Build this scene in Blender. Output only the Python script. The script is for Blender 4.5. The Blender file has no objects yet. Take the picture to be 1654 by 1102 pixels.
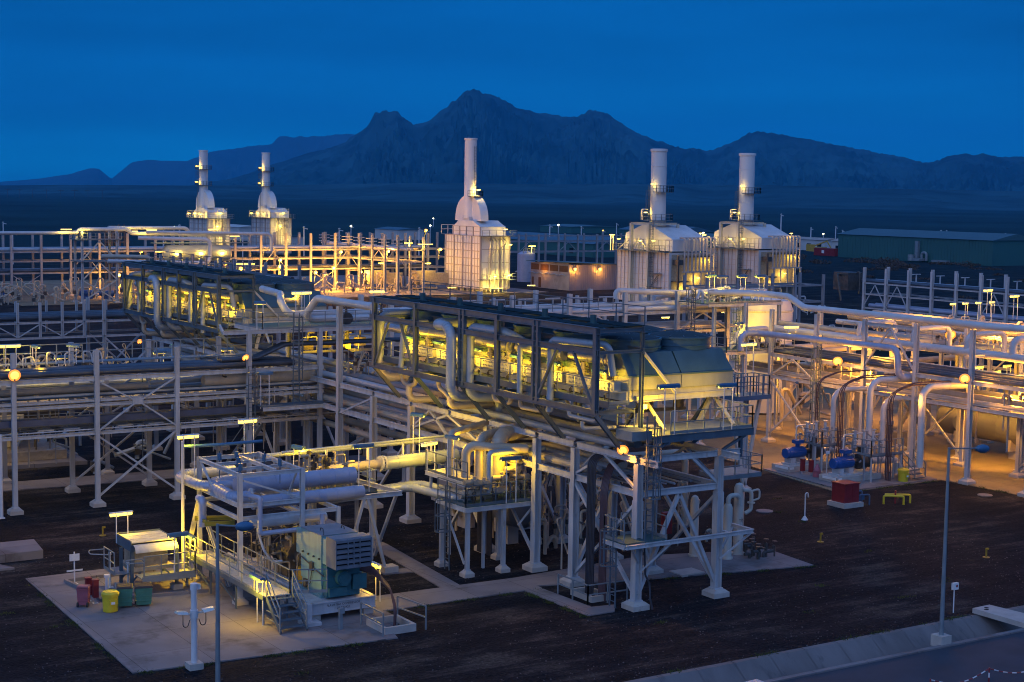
import bpy, math, random
from mathutils import Vector as V, Matrix
R = math.radians
random.seed(7); HAZE = 7e-5
SC = bpy.context.scene
COL = SC.collection

# ------------------------------------------------------------------ camera
FPX, PIT, ROL, YAW, CH = 2530.0, R(5.44), R(.85), R(32.4), 20.0
Fv = V((math.sin(YAW)*math.cos(PIT), math.cos(YAW)*math.cos(PIT), -math.sin(PIT)))
R0 = V((math.cos(YAW), -math.sin(YAW), 0)); U0 = R0.cross(Fv)
Rv = R0*math.cos(ROL)+U0*math.sin(ROL); Uv = U0*math.cos(ROL)-R0*math.sin(ROL)
CAM = V((0, 0, CH))
cd = bpy.data.cameras.new('camera'); co = bpy.data.objects.new('camera', cd); COL.objects.link(co)
cd.sensor_width = 36; cd.lens = FPX*36/1654; cd.clip_start = .5; cd.clip_end = 60000
m4 = Matrix((Rv, Uv, -Fv)).transposed().to_4x4(); m4.translation = CAM
co.matrix_world = m4; SC.camera = co

# ------------------------------------------------------------------ render settings
SC.render.engine = 'CYCLES'
SC.view_settings.view_transform = 'Standard'; SC.view_settings.look = 'None'
SC.view_settings.exposure = 0.28; SC.view_settings.gamma = 1
cy = SC.cycles
cy.max_bounces = 5; cy.diffuse_bounces = 3; cy.glossy_bounces = 3; cy.volume_bounces = 1
cy.transmission_bounces = 2; cy.transparent_max_bounces = 6
cy.caustics_reflective = False; cy.caustics_refractive = False
cy.use_denoising = True; cy.sample_clamp_indirect = 3; cy.use_light_tree = True
cy.filter_width = 1.05; cy.use_adaptive_sampling = True; cy.adaptive_threshold = .015

# ------------------------------------------------------------------ world: blue hour sky, the afterglow behind the viewer
W = bpy.data.worlds.new("World"); SC.world = W; W.use_nodes = True
nt = W.node_tree; nt.nodes.clear()
def nd(t, **k):
    n = nt.nodes.new(t)
    for a, b in k.items(): setattr(n, a, b)
    return n
def lk(a, b): nt.links.new(a, b)
out = nd('ShaderNodeOutputWorld'); bg = nd('ShaderNodeBackground'); lk(bg.outputs[0], out.inputs[0])
geo = nd('ShaderNodeTexCoord'); sep = nd('ShaderNodeSeparateXYZ'); lk(geo.outputs['Generated'], sep.inputs[0])
ramp = nd('ShaderNodeValToRGB'); el = ramp.color_ramp.elements
el[0].position = .0; el[0].color = (.008, .035, .10, 1)
el[1].position = 1; el[1].color = (.08, .20, .52, 1)
for p, c in ((.495, (.004, .10, .30)), (.505, (.001, .21, .50)), (.52, (.001, .17, .43)), (.54, (.001, .125, .385)), (.56, (.001, .095, .32)), (.60, (.004, .085, .31)), (.70, (.05, .14, .42))):
    e = el.new(p); e.color = (*c, 1)
mz = nd('ShaderNodeMath', operation='MULTIPLY_ADD'); mz.inputs[1].default_value = .5; mz.inputs[2].default_value = .5
lk(sep.outputs[2], mz.inputs[0]); lk(mz.outputs[0], ramp.inputs[0])
# afterglow from where the sun went down: behind and to the left of the viewer
dot = nd('ShaderNodeVectorMath', operation='DOT_PRODUCT'); lk(geo.outputs['Generated'], dot.inputs[0])
dot.inputs[1].default_value = V((-.80, -.56, .22)).normalized()
mr = nd('ShaderNodeMapRange', interpolation_type='SMOOTHSTEP'); mr.inputs[1].default_value = -.15; mr.inputs[2].default_value = 1
lk(dot.outputs['Value'], mr.inputs[0])
gl = nd('ShaderNodeMix', data_type='RGBA', blend_type='ADD'); gl.inputs[0].default_value = 1
gm = nd('ShaderNodeMix', data_type='RGBA'); gm.inputs[6].default_value = (0, 0, 0, 1); gm.inputs[7].default_value = (.25, .34, .54, 1)
lk(mr.outputs[0], gm.inputs[0]); lk(ramp.outputs[0], gl.inputs[6]); lk(gm.outputs[2], gl.inputs[7])
# faint streaks of cloud
mp = nd('ShaderNodeMapping'); mp.inputs['Scale'].default_value = (2, 2, 18); lk(geo.outputs['Generated'], mp.inputs[0])
nz = nd('ShaderNodeTexNoise'); nz.inputs['Scale'].default_value = 1.6; nz.inputs['Detail'].default_value = 5; lk(mp.outputs[0], nz.inputs['Vector'])
cr = nd('ShaderNodeMapRange'); cr.inputs[1].default_value = .35; cr.inputs[2].default_value = .75; cr.inputs[3].default_value = .78; cr.inputs[4].default_value = 1.2
lk(nz.outputs[0], cr.inputs[0])
mu = nd('ShaderNodeVectorMath', operation='SCALE'); lk(gl.outputs[2], mu.inputs[0]); lk(cr.outputs[0], mu.inputs['Scale'])
lk(mu.outputs[0], bg.inputs[0]); bg.inputs[1].default_value = 1.0

# the last low light of the sun, very soft
sd = bpy.data.lights.new('sun', 'SUN'); sd.energy = .2; sd.angle = R(25); sd.color = (.80, .82, 1)
so = bpy.data.objects.new('sun', sd); COL.objects.link(so)
so.rotation_euler = V((-.80, -.56, .34)).to_track_quat('Z', 'Y').to_euler()

# ------------------------------------------------------------------ picking helpers: pixel of the survey photo -> point on a known plane
def ray(px, py): return Fv+Rv*((px-827)/FPX)-Uv*((py-551)/FPX)
def gZ(px, py, z=0.0):
    d = ray(px, py); return CAM+d*((z-CH)/d.z)
def gY(px, py, y):
    d = ray(px, py); return CAM+d*(y/d.y)
def gX(px, py, x):
    d = ray(px, py); return CAM+d*(x/d.x)

# ------------------------------------------------------------------ mesh builder
class MB:
    def __init__(s): s.v = []; s.f = []; s.sm = []; s.mi = []; s.m = 0
    def add(s, vs, fs, sm=False):
        b = len(s.v); s.v += [tuple(p) for p in vs]
        for f in fs:
            s.f.append([b+i for i in f]); s.sm.append(sm); s.mi.append(s.m)
        return s
    def bx(s, x0, x1, y0, y1, z0, z1):
        return s.add([(x0,y0,z0),(x1,y0,z0),(x1,y1,z0),(x0,y1,z0),(x0,y0,z1),(x1,y0,z1),(x1,y1,z1),(x0,y1,z1)],
                     [(0,3,2,1),(4,5,6,7),(0,1,5,4),(1,2,6,5),(2,3,7,6),(3,0,4,7)])
    def cb(s, c, d): return s.bx(c[0]-d[0]/2, c[0]+d[0]/2, c[1]-d[1]/2, c[1]+d[1]/2, c[2]-d[2]/2, c[2]+d[2]/2)
    def frame(s, p, q, up=None):
        d = (V(q)-V(p)).normalized()
        u = V(up) if up else (V((0,0,1)) if abs(d.z) < .95 else V((0,1,0)))
        a = d.cross(u).normalized(); return d, a, a.cross(d).normalized()
    def prof(s, p, q, pts, up=None, sm=False):
        d, a, b = s.frame(p, q, up); n = len(pts); vs = []
        for e in (V(p), V(q)): vs += [e+a*x+b*y for x, y in pts]
        fs = [(i, (i+1) % n, n+(i+1) % n, n+i) for i in range(n)]
        s.add(vs, fs, sm); s.add(vs, [tuple(reversed(range(n))), tuple(range(n, 2*n))]); return s
    def bar(s, p, q, w, h=None, up=None):
        h = h or w; return s.prof(p, q, [(-w/2,-h/2),(w/2,-h/2),(w/2,h/2),(-w/2,h/2)], up)
    def H(s, p, q, w, h, t=.03, up=None):
        a, b = w/2, h/2; k = t*.6
        return s.prof(p, q, [(-a,-b),(a,-b),(a,-b+t),(k,-b+t),(k,b-t),(a,b-t),(a,b),(-a,b),(-a,b-t),(-k,b-t),(-k,-b+t),(-a,-b+t)], up)
    def rings(s, rs, seg, cap=True, sm=True, up=None):
        # rs: list of (centre, axis, radius)
        vs = []; pa = None
        for c, d, r in rs:
            d = V(d).normalized()
            if pa is None:
                u = V((0,0,1)) if abs(d.z) < .9 else V((0,1,0)); a = d.cross(u).normalized()
            else: a = (pa-d*pa.dot(d)).normalized()
            pa = a; b = d.cross(a)
            vs += [V(c)+(a*math.cos(6.28318*i/seg)+b*math.sin(6.28318*i/seg))*r for i in range(seg)]
        n = len(rs)
        s.add(vs, [(k*seg+i, k*seg+(i+1) % seg, (k+1)*seg+(i+1) % seg, (k+1)*seg+i) for k in range(n-1) for i in range(seg)], sm)
        if cap:
            s.add(vs[:seg], [tuple(reversed(range(seg)))]); s.add(vs[-seg:], [tuple(range(seg))])
        return s
    def cyl(s, p, q, r, seg=12, r2=None, sm=True):
        d = V(q)-V(p); return s.rings([(p, d, r), (q, d, r if r2 is None else r2)], seg, True, sm)
    def tube(s, pts, r, seg=12, bend=None, bands=0, gore=True, cap=True):
        pts = [V(p) for p in pts]; bend = bend or r*2.4; rs = []
        bl = []
        def bump(c, d, w=.04, k=1.045): bl.append((V(c), d.normalized(), w, k))
        def straight(a, b):
            d = b-a; L = d.length
            if L < 1e-6: return
            rs.append((a, d, r))
            if bands and L > bands*.6:
                n = max(1, int(L/bands))
                for i in range(n): bump(a+d*((i+.5)/n), d)
            rs.append((b, d, r))
        prev = pts[0]
        for i in range(1, len(pts)-1):
            a, c, b = pts[i-1], pts[i], pts[i+1]
            d1 = (c-a).normalized(); d2 = (b-c).normalized(); th = d1.angle(d2)
            if th < .02: continue
            t = min(bend*math.tan(th/2), (c-a).length*.49, (b-c).length*.49); rad = t/math.tan(th/2)
            s0 = c-d1*t; straight(prev, s0); ax = d1.cross(d2).normalized(); o = s0+(ax.cross(d1))*rad
            n = max(3, int(th/.2))
            for k in range(1, n):
                q = Matrix.Rotation(th*k/n, 3, ax); dd = q @ d1; cc = o+q @ (s0-o)
                rs.append((cc, dd, r))
                if bands and gore and seg > 8: bump(cc, dd, .02, 1.05)
            prev = c+d2*t
        straight(prev, pts[-1])
        s.rings(rs, seg, cap)
        for c, d, w, k in bl: s.rings([(c-d*w, d, r*1.001), (c-d*w, d, r*k), (c+d*w, d, r*k), (c+d*w, d, r*1.001)], seg, False, False)
        return s
    def lathe(s, prof, c=(0,0,0), ax=(0,0,1), seg=20, cap=True, sm=True):
        ax = V(ax).normalized()
        return s.rings([(V(c)+ax*z, ax, max(r, .001)) for r, z in prof], seg, cap, sm)
    def poly(s, pts, z0, z1):
        n = len(pts); vs = [(x, y, z0) for x, y in pts]+[(x, y, z1) for x, y in pts]
        ar = sum(pts[i][0]*pts[(i+1) % n][1]-pts[(i+1) % n][0]*pts[i][1] for i in range(n))
        if ar < 0: vs = [(x, y, z0) for x, y in pts[::-1]]+[(x, y, z1) for x, y in pts[::-1]]
        return s.add(vs, [tuple(reversed(range(n))), tuple(range(n, 2*n))]+[(i, (i+1) % n, n+(i+1) % n, n+i) for i in range(n)])
    def flange(s, c, d, r, t=.06, seg=14):
        d = V(d).normalized(); return s.cyl(V(c)-d*t/2, V(c)+d*t/2, r, seg, None, False)

NOSPLIT = {'plug','small_piping','valve_set','corrugation','machinery','piping','cables','body','lens','post','junction_box','fan_guard','intake_louvre','cladding','rib','ladder','louvre','wheel','nozzle','chain','cover_plate','casing','hood','mark','hole'}
def clusters(mb, tol=.03):
    n = len(mb.v); par = list(range(n))
    def fd(i):
        while par[i] != i: par[i] = par[par[i]]; i = par[i]
        return i
    for f in mb.f:
        a = fd(f[0])
        for i in f[1:]: par[fd(i)] = a
    bb = {}
    for i, p in enumerate(mb.v):
        r = fd(i)
        if r in bb:
            b = bb[r]
            for k in range(3): b[k] = min(b[k], p[k]); b[k+3] = max(b[k+3], p[k])
        else: bb[r] = [*p, *p]
    ids = [r for r in bb if any(bb[r][k+3] > bb[r][k] for k in range(3))]
    if len(ids) > 90: return None
    g = {r: r for r in ids}
    def gf(i):
        while g[i] != i: i = g[i]
        return i
    for i, a in enumerate(ids):
        for b in ids[i+1:]:
            A, B = bb[a], bb[b]
            if all(A[k] <= B[k+3]+tol and B[k] <= A[k+3]+tol for k in range(3)): g[gf(b)] = gf(a)
    vid = {}
    out_ = {}
    for fi, f in enumerate(mb.f):
        r = fd(f[0])
        if r in g: out_.setdefault(gf(r), []).append(fi)
    return list(out_.values())
def obj(name, mb, mat, parent=None):
    if parent is not None and name not in NOSPLIT and len(mb.v) > 15:
        cl = clusters(mb)
        if cl and 2 <= len(cl) <= 16:
            first = None
            for fl in cl:
                s_ = MB(); mp_ = {}
                for fi in fl:
                    nf = []
                    for i in mb.f[fi]:
                        if i not in mp_: mp_[i] = len(s_.v); s_.v.append(mb.v[i])
                        nf.append(mp_[i])
                    s_.f.append(nf); s_.sm.append(mb.sm[fi]); s_.mi.append(mb.mi[fi])
                o = obj1(name, s_, mat, parent); first = first or o
            return first
    o = obj1(name, mb, mat, parent)
    if parent is not None and name in ('plug','small_piping','valve_set','machinery','piping'): o['kind'] = 'stuff'
    return o
def obj1(name, mb, mat, parent=None):
    me = bpy.data.meshes.new(name)
    org = V(parent['_o']) if parent is not None and '_o' in parent.keys() else V((0,0,0))
    me.from_pydata([(x-org.x, y-org.y, z-org.z) for x, y, z in mb.v], [], mb.f)
    me.polygons.foreach_set('use_smooth', mb.sm)
    mats = mat if isinstance(mat, (list, tuple)) else [mat]
    for k in mats: me.materials.append(M[k])
    if len(mats) > 1: me.polygons.foreach_set('material_index', mb.mi)
    me.update()
    if any(mb.sm): me.set_sharp_from_angle(angle=R(32))
    o = bpy.data.objects.new(name, me); COL.objects.link(o)
    if parent is not None:
        o.parent = parent; o['_o'] = org
    return o
def tag(o, label, cat, group=None, kind=None):
    if label: o['label'] = label
    if cat: o['category'] = cat
    if group: o['group'] = group
    if kind: o['kind'] = kind
    return o
def thing(name, label, cat, loc=(0,0,0), group=None):
    o = bpy.data.objects.new(name, None); COL.objects.link(o); o.location = loc; o['_o'] = V(loc); o.empty_display_size = .3
    return tag(o, label, cat, group)
def solo(name, mb, mat, label, cat, group=None):
    return tag(obj(name, mb, mat), label, cat, group)
def struct(name, mb, mat): return tag(obj(name, mb, mat), None, None, None, 'structure')
def dup(root, loc, label=None, rz=None, scale=None, group=None):
    r = root.copy(); COL.objects.link(r); r.location = loc
    if rz is not None: r.rotation_euler = (0, 0, rz)
    if scale: r.scale = (scale,)*3 if isinstance(scale, (int, float)) else scale
    if label: r['label'] = label
    if group: r['group'] = group
    for ch in root.children:
        c = ch.copy(); COL.objects.link(c); c.parent = r
        for g in ch.children:
            d = g.copy(); COL.objects.link(d); d.parent = c
    return r

# ------------------------------------------------------------------ materials
M = {}
def mat(name, c, rough=.6, metal=0., var=.12, scale=2.0, stretch=(1,1,1), dirt=None, dirt_at=.6, dirt_scale=1.5, bump=0., bscale=20., emit=None, estr=0.):
    m = bpy.data.materials.new(name); m.use_nodes = True; M[name] = m
    t = m.node_tree; N = t.nodes; L = t.links; b = N['Principled BSDF']
    b.inputs['Roughness'].default_value = rough; b.inputs['Metallic'].default_value = metal
    if rough >= .8: b.inputs['Specular IOR Level'].default_value = .12
    if emit:
        b.inputs['Base Color'].default_value = (*c, 1)
        b.inputs['Emission Color'].default_value = (*emit, 1); b.inputs['Emission Strength'].default_value = estr
        return m
    g = N.new('ShaderNodeNewGeometry'); mp = N.new('ShaderNodeMapping'); mp.inputs['Scale'].default_value = stretch
    L.new(g.outputs['Position'], mp.inputs[0])
    n1 = N.new('ShaderNodeTexNoise'); n1.inputs['Scale'].default_value = scale; n1.inputs['Detail'].default_value = 5
    L.new(mp.outputs[0], n1.inputs['Vector'])
    mr = N.new('ShaderNodeMapRange'); mr.inputs[1].default_value = .3; mr.inputs[2].default_value = .7
    mr.inputs[3].default_value = 1-var; mr.inputs[4].default_value = 1+var; L.new(n1.outputs[0], mr.inputs[0])
    sc = N.new('ShaderNodeVectorMath'); sc.operation = 'SCALE'; sc.inputs[0].default_value = c; L.new(mr.outputs[0], sc.inputs['Scale'])
    col = sc.outputs[0]
    if dirt:
        n2 = N.new('ShaderNodeTexNoise'); n2.inputs['Scale'].default_value = dirt_scale; n2.inputs['Detail'].default_value = 8; n2.inputs['Roughness'].default_value = .65
        L.new(mp.outputs[0], n2.inputs['Vector'])
        r2 = N.new('ShaderNodeMapRange'); r2.inputs[1].default_value = dirt_at; r2.inputs[2].default_value = dirt_at+.12; r2.inputs[4].default_value = .75
        L.new(n2.outputs[0], r2.inputs[0])
        mx = N.new('ShaderNodeMix'); mx.data_type = 'RGBA'; L.new(r2.outputs[0], mx.inputs[0]); L.new(col, mx.inputs[6]); mx.inputs[7].default_value = (*dirt, 1)
        col = mx.outputs[2]
    if name in ('concrete', 'paving_warm'):
        bk = N.new('ShaderNodeTexBrick'); bk.inputs['Scale'].default_value = .33; bk.inputs['Mortar Size'].default_value = .006; bk.inputs['Mortar Smooth'].default_value = .4; bk.offset = 0; bk.inputs['Color1'].default_value = (1,1,1,1); bk.inputs['Color2'].default_value = (.88,.88,.9,1); bk.inputs['Mortar'].default_value = (.45,.42,.4,1); bk.inputs['Brick Width'].default_value = 1.0; bk.inputs['Row Height'].default_value = 1.0
        L.new(g.outputs['Position'], bk.inputs['Vector']); m3 = N.new('ShaderNodeMix'); m3.data_type = 'RGBA'; m3.blend_type = 'MULTIPLY'; m3.inputs[0].default_value = 1; L.new(col, m3.inputs[6]); L.new(bk.outputs['Color'], m3.inputs[7]); col = m3.outputs[2]
    L.new(col, b.inputs['Base Color'])
    if bump:
        n3 = N.new('ShaderNodeTexNoise'); n3.inputs['Scale'].default_value = bscale; n3.inputs['Detail'].default_value = 3; L.new(g.outputs['Position'], n3.inputs['Vector'])
        bp = N.new('ShaderNodeBump'); bp.inputs['Strength'].default_value = bump; bp.inputs['Distance'].default_value = .05
        L.new(n3.outputs[0], bp.inputs['Height']); L.new(bp.outputs[0], b.inputs['Normal'])
    return m
RUST = (.16, .08, .045)
mat('white_steel', (.43,.445,.47), .5, 0, .18, 1.3, (2,2,.4), (.27,.19,.13), .60, 1.8)
mat('grey_steel', (.27,.285,.32), .5, 0, .18, 1.0, (1,1,.4), (.16,.12,.09), .62, 1.2)
mat('grating', (.012,.028,.034), .85, 0, .3, 1.5)
mat('grey_hood', (.17,.19,.22), .5, 0, .14, 1.5)
mat('cream_steel', (.50,.49,.44), .55, 0, .13, 1.5, (2,2,.5), (.28,.20,.14), .6, 1.6)
mat('dark_steel', (.085,.12,.155), .5, .1, .2, 1.5, (1,1,1), (.17,.13,.10), .68, 1.5)
mat('teal_deck', (.03,.085,.10), .6, 0, .25, 1.2)
mat('hood_paint', (.045,.105,.145), .45, .05, .15, 1.2, (1,1,1), (.09,.11,.11), .66, 1.2)
mat('guard_mesh', (.02,.035,.04), .7)
mat('pipe_blue', (.33,.37,.50), .42, .2, .10, 1.2, (1,1,1), (.25,.24,.28), .76, 1.2)
mat('louvre_paint', (.12,.15,.19), .5, 0, .15, 2)
mat('tray_blue', (.07,.09,.15), .5, .1, .15, 1.5)
mat('copper_trim', (.50,.40,.35), .5, .05, .12, 1.2)
mat('warm_opening', (.16,.075,.03), .8); mat('shed_metal', (.27,.24,.27), .5, .2, .15, .5, (1,1,.2), (.2,.14,.11), .62, .6)
mat('scrub_leaf', (.085,.058,.042), .9, 0, .4, .5)
mat('weed_leaf', (.06,.075,.02), .8, 0, .4, .6)
mat('loose_stone', (.085,.08,.082), .85, 0, .6, 2.5)
mat('rail_steel', (.20,.235,.26), .5, .2, .15, 2)
mat('white_rail', (.62,.62,.64), .5, 0, .08, 2)
mat('pipe_grey', (.33,.39,.46), .45, .2, .10, 1.2, (1,1,1), (.24,.25,.27), .72, 1.2)
mat('pipe_white', (.52,.525,.54), .42, .05, .10, .9, (1,1,1), (.36,.33,.30), .66, .9)
mat('pipe_clad', (.46,.47,.49), .38, .45, .12, 1.1, (1,1,1), (.30,.27,.23), .66, 1.1)
mat('pipe_dark', (.07,.08,.10), .35, .3, .25, 1.0)
mat('pipe_tan', (.42,.37,.30), .5, .1, .14, 1.1, (1,1,1), (.25,.19,.13), .62, 1.1)
mat('vessel_light', (.34,.33,.31), .5, .1, .14, .4)
mat('vessel_grey', (.19,.20,.215), .5, .2, .14, .8, (1,1,.4), (.2,.16,.12), .64, .9)
mat('cable', (.035,.032,.04), .5, 0, .2, 3)
mat('cable_red', (.085,.042,.045), .5, 0, .2, 3)
mat('concrete', (.215,.20,.205), .85, 0, .14, .5, (1,1,1), (.115,.098,.092), .53, .4, .15, 14)
mat('concrete_pier', (.42,.39,.36), .8, 0, .12, 1.5, (1,1,1), (.22,.16,.11), .62, 1.5, .1, 14)
mat('paving_warm', (.22,.185,.125), .85, 0, .16, .35, (1,1,1), (.17,.12,.08), .58, .25, .12, 10)
mat('ditch_concrete', (.165,.15,.15), .85, 0, .2, .6, (1.6,.25,1), (.085,.085,.09), .56, .8, .1, 12)
mat('asphalt', (.055,.062,.08), .85, 0, .14, .5, (1,1,1), (.04,.043,.052), .57, .25, .2, 40)
mat('teal_paint', (.165,.32,.345), .45, .05, .12, 1.5, (3,3,.35), (.20,.21,.19), .66, 1.6)
mat('teal_dark', (.03,.13,.16), .5, 0, .2, 2)
mat('blue_paint', (.015,.085,.30), .4, 0, .15, 2)
mat('yellow_paint', (.62,.47,.02), .45, 0, .12, 3)
mat('olive_paint', (.20,.19,.02), .5, 0, .15, 3)
mat('yellow_dull', (.28,.205,.012), .5, 0, .15, 3)
mat('red_paint', (.22,.018,.022), .45, 0, .15, 3)
mat('pink_paint', (.33,.09,.12), .5, 0, .12, 3)
mat('green_paint', (.04,.16,.13), .5, 0, .15, 3)
mat('black_rubber', (.02,.02,.022), .7)
mat('machine_dark', (.075,.070,.065), .5, .3, .3, 3, (1,1,1), (.14,.09,.05), .6, 2)
mat('machine_tan', (.34,.29,.22), .55, .1, .2, 3, (1,1,1), (.16,.1,.06), .6, 2)
mat('machine_yellow', (.45,.28,.03), .5, .1, .2, 3)
mat('rib_trim', (.36,.33,.33), .6, 0, .12, .5)
mat('hood_paint_lit', (.30,.31,.27), .5, .05, .12, 1.2, (1,1,.5), (.2,.16,.1), .64, 1.5)  # hood paint made paler and yellower, lamp light put into the colour
mat('stack_white', (.66,.65,.66), .5, 0, .07, .4, (1,1,.15), (.44,.40,.38), .66, .35)
mat('clad_white', (.58,.57,.58), .5, 0, .10, .5, (1,1,.2), (.38,.33,.29), .62, .4)
mat('copper_pipe', (.46,.26,.2), .45, .1, .15, 2)
mat('shed_wall', (.36,.30,.27), .7, 0, .2, .5, (1,1,1), (.18,.14,.12), .58, .4)
mat('blue_roof', (.05,.12,.17), .5, .1, .12, .3)
mat('green_shed', (.025,.105,.105), .6, 0, .08, .1)
mat('green_roof', (.045,.11,.13), .5, .1, .1, .1)
mat('white_wall', (.48,.48,.48), .7, 0, .1, .3)
mat('dark_opening', (.012,.012,.014), .9)
mat('lens_glass', (.55,.6,.6), .2, 0, .05)
mat('sign_white', (.7,.7,.7), .5)
mat('text_black', (.03,.03,.035), .6)
mat('lamp_blue', (.055,.14,.25), .35, .2, .1, 3)
SOD = (1, .40, .035); FLU = (1, .57, .013); FLW = (1, .64, .08); COOLW = (.9, .95, 1)
mat('sodium_glow', (.8,.6,.3), .4, emit=(1, .45, .055), estr=1.9)
mat('sodium_bloom', (.8,.5,.2), .4, emit=(1, .27, .018), estr=1.15)  # orange bloom of a sodium lamp, drawn as a glowing surface
mat('tube_glow', (.9,.9,.7), .4, emit=(1, .62, .05), estr=2.6)
mat('far_glow', (.9,.9,.8), .4, emit=(1, .92, .55), estr=9)

def lamp(parent, p, watts, col, r=.12, typ='POINT', aim=None, spot=150):
    d = bpy.data.lights.new('lamp_light', typ); d.energy = watts; d.color = col
    if typ == 'SPOT': d.spot_size = R(spot); d.spot_blend = .6; d.shadow_soft_size = r
    elif typ == 'AREA': d.shape = 'RECTANGLE'; d.size = r; d.size_y = .15
    else: d.shadow_soft_size = r
    o = bpy.data.objects.new('lamp_light', d); COL.objects.link(o)
    org = V(parent['_o']); o.parent = parent; o.location = V(p)-org
    if aim is not None: o.rotation_euler = (-(V(aim)-V(p))).to_track_quat('Z', 'Y').to_euler()
    return o

# ================================================================== SETTING: ground, mountains, road
# ground sheet with drain channel: desert floor to the horizon
def mat_ground():
    m = bpy.data.materials.new('gravel'); m.use_nodes = True; M['gravel'] = m
    t = m.node_tree; N = t.nodes; L = t.links; b = N['Principled BSDF']; b.inputs['Roughness'].default_value = .95; b.inputs['Specular IOR Level'].default_value = .08
    g = N.new('ShaderNodeNewGeometry')
    def noise(s, d, ro=.6, st=(1,1,1)):
        mp = N.new('ShaderNodeMapping'); mp.inputs['Scale'].default_value = st; L.new(g.outputs['Position'], mp.inputs[0])
        n = N.new('ShaderNodeTexNoise'); n.inputs['Scale'].default_value = s; n.inputs['Detail'].default_value = d; n.inputs['Roughness'].default_value = ro
        L.new(mp.outputs[0], n.inputs['Vector']); return n.outputs[0]
    r1 = N.new('ShaderNodeValToRGB'); big = N.new('ShaderNodeMix'); big.data_type = 'FLOAT'; big.inputs[0].default_value = .45; L.new(noise(.16, 6, .65, (1,1.6,1)), big.inputs[2]); L.new(noise(.7, 7, .7, (.06,1.3,1)), big.inputs[3]); L.new(big.outputs[0], r1.inputs[0]); e = r1.color_ramp.elements
    e[0].position = .42; e[0].color = (.007,.008,.011,1); e[1].position = .60; e[1].color = (.060,.052,.046,1)
    x = e.new(.515); x.color = (.0145,.0145,.018,1)
    vo = N.new('ShaderNodeTexVoronoi'); vo.inputs['Scale'].default_value = 9; L.new(g.outputs['Position'], vo.inputs['Vector'])
    sp = N.new('ShaderNodeMapRange'); L.new(vo.outputs['Color'], sp.inputs[0]); sp.inputs[3].default_value = .5; sp.inputs[4].default_value = 1.5
    mu = N.new('ShaderNodeVectorMath'); mu.operation = 'SCALE'; L.new(r1.outputs[0], mu.inputs[0]); L.new(sp.outputs[0], mu.inputs['Scale'])
    # tufts of dry grass in patches
    gr = N.new('ShaderNodeMapRange'); L.new(noise(.45, 9, .75), gr.inputs[0]); gr.inputs[1].default_value = .62; gr.inputs[2].default_value = .72; gr.inputs[4].default_value = .6
    mx = N.new('ShaderNodeMix'); mx.data_type = 'RGBA'; L.new(gr.outputs[0], mx.inputs[0]); L.new(mu.outputs[0], mx.inputs[6]); mx.inputs[7].default_value = (.055,.052,.026,1)
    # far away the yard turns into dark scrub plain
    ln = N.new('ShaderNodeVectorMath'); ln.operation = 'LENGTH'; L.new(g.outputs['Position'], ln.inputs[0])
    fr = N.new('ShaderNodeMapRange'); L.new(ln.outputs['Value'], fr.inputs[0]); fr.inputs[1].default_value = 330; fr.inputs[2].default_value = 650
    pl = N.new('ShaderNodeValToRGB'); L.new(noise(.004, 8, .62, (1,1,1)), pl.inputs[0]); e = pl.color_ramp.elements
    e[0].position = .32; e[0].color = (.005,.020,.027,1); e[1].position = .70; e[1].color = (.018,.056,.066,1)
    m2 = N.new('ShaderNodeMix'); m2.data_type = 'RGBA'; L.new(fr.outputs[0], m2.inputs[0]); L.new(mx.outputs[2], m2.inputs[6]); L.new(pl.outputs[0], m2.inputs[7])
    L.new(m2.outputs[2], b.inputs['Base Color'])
    bp = N.new('ShaderNodeBump'); bp.inputs['Strength'].default_value = .8; bp.inputs['Distance'].default_value = .06
    L.new(vo.outputs['Distance'], bp.inputs['Height']); L.new(bp.outputs[0], b.inputs['Normal'])
mat_ground()
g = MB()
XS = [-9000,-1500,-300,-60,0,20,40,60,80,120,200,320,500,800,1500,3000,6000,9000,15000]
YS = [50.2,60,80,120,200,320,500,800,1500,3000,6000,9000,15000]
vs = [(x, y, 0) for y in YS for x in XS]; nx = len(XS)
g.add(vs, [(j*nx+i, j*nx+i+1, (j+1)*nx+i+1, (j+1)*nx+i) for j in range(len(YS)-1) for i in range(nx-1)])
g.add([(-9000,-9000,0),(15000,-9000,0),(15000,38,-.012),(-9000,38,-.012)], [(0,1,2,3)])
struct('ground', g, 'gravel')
g = MB(); g.bx(-900, 900, 38, 47.35, -.5, -.02); struct('road', g, 'asphalt')
g = MB(); g.bx(-900, 900, 47.35, 47.62, -1.0, .05); struct('kerb', g, 'concrete')
g = MB()                                                    # lined drain channel, in bays with open joints
x = -60.
while x < 140:
    w = 1.9+.25*math.sin(x*3.1); a, b = x+.012, x+w-.012
    g.add([(a,50.2,.004),(b,50.2,.004),(b,48.9,-.95),(a,48.9,-.95),(b,47.62,-.97),(a,47.62,-.97),(b,50.45,.02),(a,50.45,.02),(b,50.45,-.2),(a,50.45,-.2),(b,50.2,-.25),(a,50.2,-.25)],
          [(3,2,1,0),(5,4,2,3),(0,1,6,7)]); x += w
struct('drain_channel', g, 'ditch_concrete')
g = MB(); g.bx(-300, 300, 47.6, 50.3, -1.2, -1.02); g.prof((-300,0,0),(300,0,0),[(-50.42,-.03),(-50.2,-.03),(-48.93,-.99),(-48.93,-1.03),(-50.42,-1.03)] if False else [(-48.93,-1.01),(-50.42,-1.01),(-50.42,-.05),(-50.24,-.05)]); struct('channel_bed', g, 'concrete')
pa = MB()
def slab(name, pts, z, m='concrete', z0=-.2):
    return struct(name, MB().poly(pts, z0, z), m)
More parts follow.
